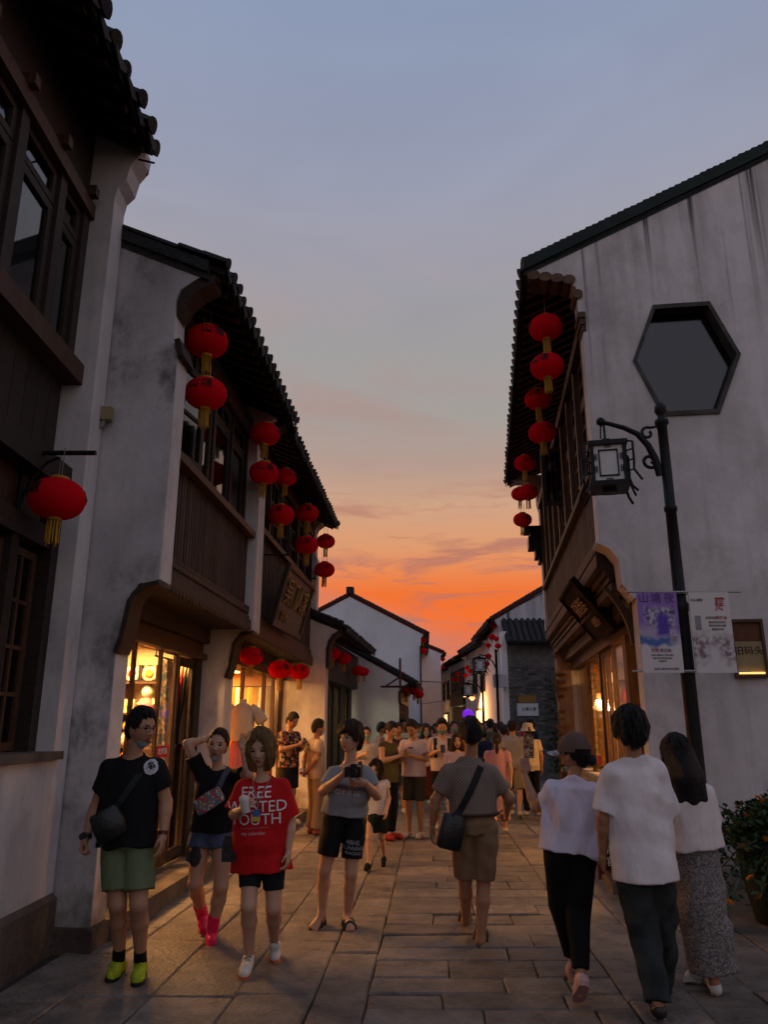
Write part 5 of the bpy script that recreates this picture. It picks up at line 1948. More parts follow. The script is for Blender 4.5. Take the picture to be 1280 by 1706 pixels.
def poster_mat(name, kind):
    """Printed sheet: paper with washes of ink placed by object coordinates (x across, z up, in metres)."""
    m = bpy.data.materials.new(name)
    m.use_nodes = True
    n, l = m.node_tree.nodes, m.node_tree.links
    b = n['Principled BSDF']
    b.inputs['Roughness'].default_value = 0.55
    tc = n.new('ShaderNodeTexCoord')
    sp_ = n.new('ShaderNodeSeparateXYZ')
    l.new(tc.outputs['Object'], sp_.inputs[0])
    no = n.new('ShaderNodeTexNoise')
    no.inputs['Scale'].default_value = 9
    no.inputs['Detail'].default_value = 7
    l.new(tc.outputs['Object'], no.inputs['Vector'])

    def band(axis, lo, hi, soft, wob=0.0):
        v = sp_.outputs[axis]
        if wob:
            a = n.new('ShaderNodeMath')
            a.operation = 'MULTIPLY_ADD'
            s_ = n.new('ShaderNodeMath')
            s_.operation = 'SUBTRACT'
            l.new(no.outputs[0], s_.inputs[0])
            s_.inputs[1].default_value = 0.5
            l.new(s_.outputs[0], a.inputs[0])
            a.inputs[1].default_value = wob
            l.new(v, a.inputs[2])
            v = a.outputs[0]
        r1 = n.new('ShaderNodeMapRange')
        r1.inputs['From Min'].default_value, r1.inputs['From Max'].default_value = lo - soft, lo + soft
        r2 = n.new('ShaderNodeMapRange')
        r2.inputs['From Min'].default_value, r2.inputs['From Max'].default_value = hi + soft, hi - soft
        l.new(v, r1.inputs['Value'])
        l.new(v, r2.inputs['Value'])
        mu = n.new('ShaderNodeMath')
        mu.operation = 'MULTIPLY'
        l.new(r1.outputs[0], mu.inputs[0])
        l.new(r2.outputs[0], mu.inputs[1])
        return mu.outputs[0]

    def AND(a, c):
        mu = n.new('ShaderNodeMath')
        mu.operation = 'MULTIPLY'
        l.new(a, mu.inputs[0])
        if isinstance(c, float):
            mu.inputs[1].default_value = c
        else:
            l.new(c, mu.inputs[1])
        return mu.outputs[0]

    def over(base, fac, col):
        x = n.new('ShaderNodeMix')
        x.data_type = 'RGBA'
        l.new(fac, x.inputs[0])
        if isinstance(base, tuple):
            x.inputs[6].default_value = base
        else:
            l.new(base, x.inputs[6])
        if isinstance(col, tuple):
            x.inputs[7].default_value = col + (1,)
        else:
            l.new(col, x.inputs[7])
        return x.outputs[2]

    def speck(c0, c1, sc, lo=0.4, hi=0.6):
        t = n.new('ShaderNodeTexNoise')
        t.inputs['Scale'].default_value = sc
        t.inputs['Detail'].default_value = 8
        l.new(tc.outputs['Object'], t.inputs['Vector'])
        r = n.new('ShaderNodeMapRange')
        r.inputs['From Min'].default_value, r.inputs['From Max'].default_value = lo, hi
        l.new(t.outputs[0], r.inputs['Value'])
        return over(c0 + (1,), r.outputs[0], c1)
    if kind == 'left':
        g_ = over((0.60, 0.56, 0.56, 1), band(2, -0.02, 0.6, 0.10, 0.25), (0.24, 0.13, 0.42))
        g_ = over(g_, AND(band(2, 0.05, 0.225, 0.02, 0.10), band(0, -0.12, 0.14, 0.025, 0.1)), speck((0.05, 0.03, 0.10), (0.5, 0.45, 0.6), 26))
        g_ = over(g_, AND(band(2, -0.03, 0.16, 0.02, 0.05), band(0, -0.02, 0.09, 0.02, 0.05)), (0.07, 0.03, 0.35))
        g_ = over(g_, AND(band(2, -0.125, -0.04, 0.02, 0.18), band(0, -0.3, 0.12, 0.05, 0.2)), (0.05, 0.12, 0.36))
    else:
        g_ = over((0.62, 0.58, 0.56, 1), band(2, -0.26, -0.03, 0.05, 0.22), speck((0.20, 0.13, 0.15), (0.55, 0.5, 0.5), 22))
        g_ = over(g_, AND(band(2, -0.40, -0.12, 0.05, 0.1), band(0, -0.05, 0.05, 0.03, 0.1)), (0.60, 0.56, 0.56))
    l.new(g_, b.inputs['Base Color'])
    return m


REDINK = pm('red_ink', (0.42, 0.02, 0.02), 0.6, 0.05)
GREYINK = pm('grey_ink', (0.12, 0.10, 0.11), 0.6, 0.05)
PURPI = pm('purple_ink', (0.10, 0.05, 0.22), 0.6, 0.05)
FR3 = Matrix(((1, 0, 0, 0), (0, 0, -1, 0), (0, 1, 0, 0), (0, 0, 0, 1)))   # text plane -> facing the lane


def poster(label, x0, x1, z0, z1, kind, lines):
    w, hh = x1 - x0, z1 - z0
    t = thing('poster', label, 'poster', ((x0 + x1) / 2, 6.905, (z0 + z1) / 2))
    m_ = MB()
    m_.box(-w / 2, w / 2, -0.006, 0.006, -hh / 2, hh / 2)
    m_.build('sheet', poster_mat('print_' + kind, kind), t)
    for txt, x, z, s_, mt in lines:
        put_text('lettering', txt, s_, mt, Matrix.Translation((x, -0.0085, z)) @ FR3, t, 0.001)
    return t


zt, zb = 2.77, 2.055
poster('purple and white poster with boats and blue ink wash, left of the lamp pole', 2.285, 2.645, zb, zt, 'left',
       [('山', -0.12, 0.30, 0.10, PURPI), ('塘', -0.01, 0.30, 0.10, PURPI), ('夜', 0.11, 0.30, 0.10, PURPI), ('行', 0.115, -0.01, 0.06, WHITEP), ('走', 0.13, -0.06, 0.05, GOLD),
        ('文明', -0.06, -0.165, 0.035, REDINK), ('游古街', 0.035, -0.165, 0.035, GREYINK), ('山塘七里春风十里不如你', 0, -0.205, 0.018, GREYINK), ('水巷人家小桥流水夜灯', 0, -0.232, 0.018, GREYINK),
        ('诗酒年华', 0, -0.258, 0.018, GREYINK), ('姑苏山塘历史文化街区', 0.03, -0.325, 0.022, GREYINK)])
pr2 = poster('white poster with grey scroll and red title, right of the lamp pole', 2.755, 3.115, zb, zt, 'right',
             [('一', 0.10, 0.29, 0.09, REDINK), ('程', 0.09, 0.265, 0.09, REDINK), ('风', 0.08, 0.215, 0.075, REDINK), ('山塘街', -0.10, 0.285, 0.028, GREYINK), ('水', -0.155, 0.285, 0.03, REDINK),
              ('古街夜游', 0.0, 0.125, 0.026, GREYINK), ('赏灯会', 0.095, 0.125, 0.032, REDINK), ('春有百花秋有月', 0.05, 0.085, 0.022, GREYINK), ('夏有凉风冬有雪', 0.05, 0.055, 0.022, GREYINK), ('便是好时节', 0.05, 0.022, 0.022, GREYINK)])
m = MB()
m.box(-0.145, -0.095, -0.012, -0.0065, 0.02, 0.145)
m.build('printed_scroll', pm('scroll_print', (0.30, 0.28, 0.29), 0.6, 0.15, 30), pr2)

# notice board on the gable
nbp = R1.world(-0.006, -1.04, 2.36)
nt = thing('notice_board', 'small brown framed notice board lit warm from below on the gable', 'notice board', nbp, R1.e.rotation_euler[2] - math.pi / 2)
FRW = pm('notice_frame', (0.10, 0.055, 0.025), 0.6, 0.2, 6)
for a in ((-0.16, 0.16, 0.26, 0.29), (-0.16, 0.16, -0.29, -0.26), (-0.16, -0.135, -0.26, 0.26), (0.135, 0.16, -0.26, 0.26)):
    m = MB()
    m.box(a[0], a[1], -0.05, 0.0, a[2], a[3])
    m.build('frame', FRW, nt)
MB().box(-0.134, 0.134, -0.02, 0.0, 0.07, 0.259).build('upper_panel', pm('red_wood_panel', (0.14, 0.045, 0.018), 0.6, 0.2, 6), nt)
MB().box(-0.134, 0.134, -0.024, 0.0, -0.259, 0.068).build('sheet', pm('notice_sheet', (0.34, 0.25, 0.13), 0.7, 0.08), nt)
put_text('lettering', '旧码头', 0.092, BLACKP, Matrix.Translation((0.0, -0.027, -0.03)) @ FR3, nt, 0.001)
MB().box(-0.12, 0.12, -0.055, -0.03, -0.256, -0.238).build('light_strip', emit_mat('notice_glow', (1.0, 0.58, 0.16), 1.1), nt)

# junction box on the left gable
jb = thing('junction_box', 'yellowed junction box with bent conduit on the pale gable', 'junction box', at(180, 692, 6.32), 0)
MB().box(-0.05, 0.05, -0.06, 0.0, -0.06, 0.06).build('box', pm('yellowed_plastic', (0.30, 0.24, 0.12), 0.6, 0.12), jb)
m = MB()
m.tube([(-0.02, -0.03, -0.06), (-0.025, -0.03, -0.10), (-0.06, -0.03, -0.14), (-0.12, -0.03, -0.145), (-0.20, -0.03, -0.14)], 0.018, 8)
m.build('conduit', pm('grey_conduit', (0.28, 0.27, 0.26), 0.6, 0.1), jb)

# two lamp posts far down the lane, a glowing lamp, a balloon
for k, (X, Y, z, lab) in enumerate(((3.60, 25.0, 3.9, 'small black street lamp standing before the corner of the grey brick house'), (3.62, 28.9, 3.3, 'farther small black street lamp beyond the grey brick house'))):
    t = thing('street_lamp', lab, 'street lamp', (X, Y, 0), 0, 'far street lamps')
    m = MB()
    m.lathe([(0.09, 0), (0.09, 0.3), (0.05, 0.36), (0.04, z), (0.06, z + 0.03), (0.02, z + 0.1)], (0, 0, 0), 10)
    m.build('pole', IRON, t)
    m = MB()
    m.tube([(0, 0, z - 0.55), (-0.12, 0, z - 0.30), (-0.30, 0, z - 0.12), (-0.55, 0, z - 0.08)], 0.022, 6)
    m.build('scroll_arm', IRON, t)
    hd_ = lamp_head(t, w=0.34, hh=0.42)
    hd_.location = (-0.55, 0, z - 0.42)
gl = thing('wall_lamp', 'glowing orange round lamp above the far lit doorway', 'wall lamp', at(787, 1161, 29.6))
m = MB()
m.lathe([(0.03, -0.12), (0.10, -0.06), (0.11, 0.0), (0.10, 0.06), (0.03, 0.12)], (0, 0, 0), 14)
m.build('globe', emit_mat('orange_globe', (1.0, 0.22, 0.05), 7.0), gl)
m = MB()
m.tube([(0, 0, 0.12), (0, 0.1, 0.2), (0.1, 0.2, 0.2)], 0.02, 6)
m.build('arm', IRON, gl)
ba = thing('balloon', 'glowing purple balloon floating over the far crowd', 'balloon', at(780, 1191, 20.0))
m = MB()
m.lathe([(0.012, -0.17), (0.05, -0.15), (0.11, -0.09), (0.145, 0.0), (0.13, 0.08), (0.075, 0.135), (0.01, 0.15)], (0, 0, 0), 20)
m.build('skin', emit_mat('purple_balloon', (0.20, 0.015, 0.75), 0.55), ba)
m = MB()
m.tube([(0, 0, -0.17), (0.02, 0, -0.4), (0.0, 0.0, -0.62)], 0.003, 4)
m.build('string', CORD, ba)
aw = thing('awning_frame', 'dark red folded awning frame on the small white house', 'awning', at(667, 1144, 20.1))
m = MB()
m.tube([(0, 0, -0.05), (0, 0, 0.72)], 0.028, 6)
m.build('post', REDTRIM, aw)
m = MB()
m.box(-0.50, 0.10, -0.03, 0.03, -0.02, 0.03)
m.build('bar', REDTRIM, aw)
m = MB()
m.tube([(-0.35, 0, 0.03), (0, 0, 0.25)], 0.022, 6)
m.build('brace', REDTRIM, aw)

# menu stand on the shop step, between the walkers
ms = thing('menu_stand', 'narrow dark red menu stand with white characters on the right step', 'sign', (2.30, 8.55, 0.10), R(-8))
m = MB()
for a in ((-0.11, -0.08, 0.0, 0.62), (0.08, 0.11, 0.0, 0.62), (-0.08, 0.08, 0.58, 0.62), (-0.08, 0.08, 0.05, 0.09)):
    m.box(a[0], a[1], -0.02, 0.02, a[2], a[3])
m.build('frame', pm('dark_red_frame', (0.10, 0.015, 0.012), 0.5, 0.15), ms)
MB().box(-0.08, 0.08, -0.01, 0.01, 0.09, 0.58).build('board', BLACKP, ms)
for k, ch in enumerate('老街茶馆'):
    put_text('lettering', ch, 0.10, WHITEP, Matrix.Translation((0, -0.0125, 0.51 - 0.115 * k)) @ FR3, ms, 0.001)

# flower tub by the gable
ft = thing('flower_tub', 'big dark green tub of orange flowers against the right gable', 'planter', (3.42, 7.15, 0))
m = MB()
m.lathe([(0.24, 0), (0.27, 0.02), (0.33, 0.30), (0.37, 0.58), (0.40, 0.60), (0.40, 0.66), (0.36, 0.66), (0.35, 0.60)], (0, 0, 0), 28)
m.build('tub', pm('dark_green_glaze', (0.020, 0.030, 0.020), 0.5, 0.3, 5, 0.3), ft)
rl = random.Random(3)
lv, stems = MB(), MB()
heads = []
for i in range(95):
    a, rr = rl.uniform(0, 6.283), math.sqrt(rl.random()) * 0.56
    tip = Vector((math.cos(a) * rr - 0.13, math.sin(a) * rr - 0.05, rl.uniform(0.80, 1.12) - 0.35 * rr + (0.10 if rl.random() < 0.12 else 0)))
    if rl.random() < 0.45:
        tip.z -= rl.uniform(0.25, 0.62)
        tip.x -= 0.16
        tip.y -= 0.10
    b0 = Vector((math.cos(a) * rr * 0.35, math.sin(a) * rr * 0.35, 0.62))
    mid = b0.lerp(tip, 0.5) + Vector((0, 0, 0.08))
    stems.tube([b0, mid, tip], 0.005, 4)
    heads.append(tip)
    for k in range(34):
        t_ = rl.uniform(0.1, 1.0)
        p_ = b0.lerp(mid, t_ * 2) if t_ < 0.5 else mid.lerp(tip, t_ * 2 - 1)
        d_ = Vector((rl.gauss(0, 1), rl.gauss(0, 1), rl.gauss(0.1, 0.7))).normalized()
        s_ = d_.cross(Vector((rl.gauss(0, 1), rl.gauss(0, 1), rl.gauss(0, 1)))).normalized()
        L_, W_ = rl.uniform(0.045, 0.085), rl.uniform(0.014, 0.026)
        p_ = p_ + d_ * 0.02
        lv.add([p_, p_ + d_ * L_ * 0.5 + s_ * W_, p_ + d_ * L_ + Vector((0, 0, -0.012)), p_ + d_ * L_ * 0.5 - s_ * W_], [(0, 1, 2, 3)], False)
stems.build('stems', LEAF, ft, kind='stuff')
lv.build('leaves', pm('flower_leaf', (0.035, 0.075, 0.022), 0.6, 0.35, 14), ft, kind='stuff')
fm = MB()
for layer, (r0, z0) in enumerate(((0.040, 0.0), (0.030, 0.010), (0.018, 0.018))):
    for k in range(8):
        a = 2 * math.pi * k / 8 + layer * 0.4
        d_, s_ = Vector((math.cos(a), math.sin(a), 0.35)), Vector((-math.sin(a), math.cos(a), 0))
        fm.add([Vector((0, 0, z0)), d_ * r0 * 0.6 + s_ * r0 * 0.35 + Vector((0, 0, z0)), d_ * r0 + Vector((0, 0, z0 - 0.004)), d_ * r0 * 0.6 - s_ * r0 * 0.35 + Vector((0, 0, z0))], [(0, 1, 2, 3)], False)
fme = fm.mesh('flower', pm('orange_petal', (0.72, 0.22, 0.015), 0.7, 0.15, 20, rv=0.2))
for i, p_ in enumerate(heads):
    if i % 3 == 0 or (p_.y < -0.2 and i % 2):
        link('flower', fme, ft, loc=p_ + Vector((0, 0, 0.012)), rot=(rl.uniform(-0.7, 0.9), rl.uniform(-0.6, 0.6), rl.uniform(0, 6)))

# ------------------------------------------------------------------ people: distance fields turned into one skin
def V3(p):
    return np.array(tuple(p), float)


class Field:
    """Smooth union of tapered limbs and trunk sections on a grid; mesh() gives one continuous surface."""

    def __init__(s):
        s.items, s.cuts, s.fold = [], [], None

    def cone(s, a, b, ra, rb, k=0.03):
        a, b = V3(a), V3(b)
        ab = b - a
        L2_ = max(1e-9, float(ab @ ab))

        def fn(x, y, z):
            px, py, pz = x - a[0], y - a[1], z - a[2]
            t = np.clip((px * ab[0] + py * ab[1] + pz * ab[2]) / L2_, 0, 1)
            return np.sqrt((px - t * ab[0]) ** 2 + (py - t * ab[1]) ** 2 + (pz - t * ab[2]) ** 2) - (ra + t * (rb - ra))
        r = max(ra, rb)
        s.items.append((fn, np.minimum(a, b) - r, np.maximum(a, b) + r, k))
        return s

    def chain(s, pts, rads, k=0.03):
        for i in range(len(pts) - 1):
            s.cone(pts[i], pts[i + 1], rads[i], rads[i + 1], k)
        return s

    def trunk(s, o, X, F, U, prof, k=0.03):
        """prof rows: height, half width, half depth, forward offset - along U from o."""
        o, X, F, U = map(V3, (o, X, F, U))
        P = np.array(prof, float)

        def fn(x, y, z):
            px, py, pz = x - o[0], y - o[1], z - o[2]
            h = px * U[0] + py * U[1] + pz * U[2]
            u = px * X[0] + py * X[1] + pz * X[2]
            v = px * F[0] + py * F[1] + pz * F[2]
            w, d, f0 = (np.interp(h, P[:, 0], P[:, i]) for i in (1, 2, 3))
            q = (np.sqrt((u / w) ** 2 + ((v - f0) / d) ** 2) - 1) * np.minimum(w, d)
            return np.maximum(q, np.maximum(P[0, 0] - h, h - P[-1, 0]))
        r = P[:, 1].max() + 0.05
        a, b = o + U * P[0, 0], o + U * P[-1, 0]
        s.items.append((fn, np.minimum(a, b) - r, np.maximum(a, b) + r, k))
        return s

    def ball(s, c, r3, k=0.02):
        c, r3 = V3(c), V3(r3)

        def fn(x, y, z):
            q = np.sqrt(((x - c[0]) / r3[0]) ** 2 + ((y - c[1]) / r3[1]) ** 2 + ((z - c[2]) / r3[2]) ** 2)
            return (q - 1) * r3.min()
        s.items.append((fn, c - r3, c + r3, k))
        return s

    def cut_plane(s, p, n):
        """Keep what lies behind the plane (n points to the removed side), near the point only when it is the last item."""
        p, n = V3(p), V3(n)
        n = n / np.linalg.norm(n)
        fn, lo, hi, k = s.items[-1]
        s.items[-1] = (lambda x, y, z: np.maximum(fn(x, y, z), (x - p[0]) * n[0] + (y - p[1]) * n[1] + (z - p[2]) * n[2]), lo, hi, k)
        return s

    def carve(s, a, b, ra, rb):
        t = Field().cone(a, b, ra, rb)
        s.cuts.append(t.items[0])
        return s

    def mesh(s, res):
        m = 0.05
        lo = np.min([i[1] for i in s.items], 0) - m
        hi = np.max([i[2] for i in s.items], 0) + m
        n = np.ceil((hi - lo) / res).astype(int) + 1
        ax = [lo[i] + np.arange(n[i]) * res for i in range(3)]
        f = np.full(tuple(n), 1.0)

        def sub(l, h, pad):
            a = np.clip(((l - pad - lo) / res).astype(int), 0, n - 1)
            b = np.clip(((h + pad - lo) / res).astype(int) + 2, 1, n)
            sl_ = tuple(slice(a[i], b[i]) for i in range(3))
            return sl_, ax[0][sl_[0]][:, None, None], ax[1][sl_[1]][None, :, None], ax[2][sl_[2]][None, None, :]
        for fn, l, h, k in s.items:
            sl_, x, y, z = sub(l, h, 0.03 + k)
            d = fn(x, y, z)
            g = f[sl_]
            hh = np.clip(0.5 + 0.5 * (g - d) / max(k, 1e-6), 0, 1)
            f[sl_] = g + (d - g) * hh - k * hh * (1 - hh)
        if s.fold is not None:
            f = f + s.fold(ax[0][:, None, None], ax[1][None, :, None], ax[2][None, None, :])
        for fn, l, h, k in s.cuts:
            sl_, x, y, z = sub(l, h, 0.02)
            f[sl_] = np.maximum(f[sl_], -fn(x, y, z))
        return nets(f, lo, res)


def nets(f, lo, res):
    ins = f < 0
    n = f.shape
    c = [(i, j, k) for i in (0, 1) for j in (0, 1) for k in (0, 1)]
    cor = {q: ins[q[0]:n[0] - 1 + q[0], q[1]:n[1] - 1 + q[1], q[2]:n[2] - 1 + q[2]] for q in c}
    tot = sum(v.astype(np.int8) for v in cor.values())
    act = np.argwhere((tot > 0) & (tot < 8))
    idx = np.full(tuple(x - 1 for x in n), -1, int)
    idx[tuple(act.T)] = np.arange(len(act))
    pos, cnt = np.zeros((len(act), 3)), np.zeros(len(act))
    val = {q: f[act[:, 0] + q[0], act[:, 1] + q[1], act[:, 2] + q[2]] for q in c}
    for a in c:
        for d in range(3):
            if a[d] == 0:
                b = list(a)
                b[d] = 1
                b = tuple(b)
                fa, fb = val[a], val[b]
                x = (fa < 0) != (fb < 0)
                t = np.where(x, fa / np.where(x, fa - fb, 1), 0)
                p = np.array(a, float)[None, :] + t[:, None] * (np.array(b) - np.array(a))[None, :]
                pos += p * x[:, None]
                cnt += x
    vs = (act + pos / cnt[:, None]) * res + lo
    fs = []
    for d in range(3):
        e, g = [(1, 2), (2, 0), (0, 1)][d]
        sl0 = [slice(None)] * 3
        sl1 = [slice(None)] * 3
        sl0[d], sl1[d] = slice(0, -1), slice(1, None)
        A, B = ins[tuple(sl0)], ins[tuple(sl1)]
        ed = np.argwhere(A != B)
        ok = (ed[:, e] > 0) & (ed[:, g] > 0) & (ed[:, e] < n[e] - 1) & (ed[:, g] < n[g] - 1)
        ed = ed[ok]
        fl = A[tuple(ed.T)]

        def ci(de, dg):
            q = ed.copy()
            q[:, e] += de
            q[:, g] += dg
            return idx[tuple(q.T)]
        quad = np.stack([ci(-1, -1), ci(0, -1), ci(0, 0), ci(-1, 0)], 1)
        quad = np.where(fl[:, None], quad, quad[:, ::-1])
        fs.append(quad[(quad >= 0).all(1)])
    return vs, np.concatenate(fs)


def folds(seed, amp, sc=1.0, up=None):
    """Cloth creases: warped sine ridges that run mostly down and across the body."""
    r = np.random.RandomState(seed)
    D = [(r.normal(size=3) * np.array((1, 1, (0.3, 0.25, 0.5, 0.35, 0.8)[i_]))) for i_ in range(5)]
    D = [d / np.linalg.norm(d) for d in D]
    fr = r.uniform(17, 44, 5) * sc
    ph = r.uniform(0, 6.3, 8)

    def fn(x, y, z):
        w = 0.5 * np.sin(9 * x + 7 * y + ph[5]) + 0.6 * np.sin(8 * z + ph[6]) + 0.4 * np.sin(13 * (x - y) + 5 * z + ph[7])
        t = 0
        for i in range(5):
            q = np.sin(fr[i] * (D[i][0] * x + D[i][1] * y + D[i][2] * z) + ph[i] + 1.6 * w)
            t = t + np.sign(q) * np.abs(q) ** 1.5 * (0.5 if i > 2 else 1.0)
        m_ = 0.75 + 0.5 * np.sin(5 * z + 4 * x - 3 * y + ph[5])
        return amp * 1.35 * t * m_ / 2.2
    return fn


def mesh_np(name, parts, mats):
    """parts: list of (verts, faces, material index). One mesh, smooth."""
    vs, fs, mi = [], [], []
    o = 0
    for v, f, k in parts:
        vs.append(np.asarray(v, float))
        for q in f:
            fs.append([int(i) + o for i in q])
        mi += [k] * len(f)
        o += len(v)
    me = bpy.data.meshes.new(name)
    me.from_pydata(np.concatenate(vs).tolist(), [], fs)
    for m_ in mats:
        me.materials.append(m_)
    me.polygons.foreach_set('material_index', mi)
    me.polygons.foreach_set('use_smooth', [True] * len(fs))
    return me


# ---- heads
def sphere_dirs(na, ne):
    az = np.linspace(-math.pi, math.pi, na, endpoint=False)
    el = np.linspace(-math.pi / 2, math.pi / 2, ne)
    A, E = np.meshgrid(az, el, indexing='ij')
    fs = []
    for i in range(na):
        for j in range(ne - 1):
            a, b = i * ne + j, ((i + 1) % na) * ne + j
            fs.append((a, b, b + 1, a + 1))
    return A.ravel(), E.ravel(), fs


def head_shape(A, E, female):
    """x to the person's right, y towards the face, z up; metres about the middle of the head."""
    cx, cy, cz = np.sin(A) * np.cos(E), np.cos(A) * np.cos(E), np.sin(E)
    sg = lambda v, p: np.sign(v) * np.abs(v) ** p
    x = 0.074 * sg(cx, 0.92)
    y = np.where(cy > 0, 0.088 * sg(cy, 0.85), 0.098 * sg(cy, 0.95))
    z = np.where(cz > 0, 0.112 * sg(cz, 0.95), 0.118 * sg(cz, 0.95))
    G = lambda u, c, s_: np.exp(-((u - c) / s_) ** 2)
    low = np.clip((-0.015 - z) / 0.10, 0, 1)
    x = x * (1 - (0.36 if female else 0.28) * low ** 1.3)
    y = np.where(y < 0.02, y + (0.045 * low) * np.clip((0.02 - y) / 0.1, 0, 1), y)
    y = np.where(y > 0, y * (1 - 0.10 * low), y)
    fr = np.clip(y / 0.05, 0, 1)
    y = y + fr * (0.004 * G(np.abs(x), 0.028, 0.020) * G(z, 0.020, 0.010)
                  - 0.011 * G(np.abs(x), 0.031, 0.015) * G(z, -0.002, 0.012)
                  + 0.005 * G(np.abs(x), 0.042, 0.016) * G(z, -0.032, 0.018)
                  + 0.007 * G(x, 0, 0.018) * G(z, -0.107, 0.014)
                  - 0.004 * G(x, 0, 0.03) * G(z, -0.090, 0.007))
    ns = np.clip((0.012 - z) / 0.052, 0, 1) * np.clip((z + 0.052) / 0.010, 0, 1)
    y = y + fr * 0.021 * ns * G(x, 0, 0.0095 + 0.004 * ns) + fr * 0.008 * G(np.abs(x), 0.014, 0.007) * G(z, -0.042, 0.008)
    y = y + fr * (0.0042 * G(x, 0, 0.022) * G(z, -0.064, 0.0055) + 0.0045 * G(x, 0, 0.018) * G(z, -0.077, 0.006) - 0.0025 * G(x, 0, 0.026) * G(z, -0.070, 0.0028))
    return np.stack([x, y, z], 1)


LIP = pm('lips', (0.30, 0.085, 0.075), 0.5, 0.08, 20)
EYEM = pm('eye_dark', (0.012, 0.008, 0.007), 0.4, 0.05, spec=0.2)
BROW = pm('brow_hair', (0.025, 0.017, 0.013), 0.8, 0.1)
_ball = {}


def blob(c, r3, na=10, ne=7):
    if (na, ne) not in _ball:
        A, E, fs = sphere_dirs(na, ne)
        _ball[(na, ne)] = (np.stack([np.sin(A) * np.cos(E), np.cos(A) * np.cos(E), np.sin(E)], 1), fs)
    d, fs = _ball[(na, ne)]
    return d * np.array(r3) + np.array(c), fs


def head_parts(hi, female):
    na, ne = (80, 64) if hi else (36, 30)
    A, E, fs = sphere_dirs(na, ne)
    v = head_shape(A, E, female)
    cen = np.array([v[list(f)].mean(0) for f in fs])
    lip = (np.abs(cen[:, 0]) < 0.021 - 0.9 * np.abs(cen[:, 2] + 0.070)) & (cen[:, 1] > 0.05) & (np.abs(cen[:, 2] + 0.0705) < 0.0115)
    F0 = [f for f, l_ in zip(fs, lip) if not l_]
    F1 = [f for f, l_ in zip(fs, lip) if l_]
    out = [(v, F0, 0), (v, F1, 1)]
    for s_ in (-1, 1):
        ev, ef = blob((s_ * 0.074, -0.004, -0.012), (0.010, 0.019, 0.030), 12, 9)
        ev[:, 0] += s_ * 0.010 * np.clip(-(ev[:, 1] + 0.004) / 0.02, 0, 1)
        out.append((ev, ef, 0))
        ev, ef = blob((s_ * 0.031, 0.0745, -0.003), (0.0160, 0.008, 0.0060), 12, 7)
        ev[:, 1] -= 6.0 * (np.abs(ev[:, 0]) - 0.031) ** 2 + 0.12 * (np.abs(ev[:, 0]) - 0.031).clip(0)
        out.append((ev, ef, 2))
        ev, ef = blob((s_ * 0.032, 0.0835, 0.0195), (0.018, 0.006, 0.0042), 10, 5)
        ev[:, 1] -= 0.35 * (np.abs(ev[:, 0]) - 0.020).clip(0)
        ev[:, 2] -= 3.0 * (np.abs(ev[:, 0]) - 0.034) ** 2
        out.append((ev, ef, 3))
    return out


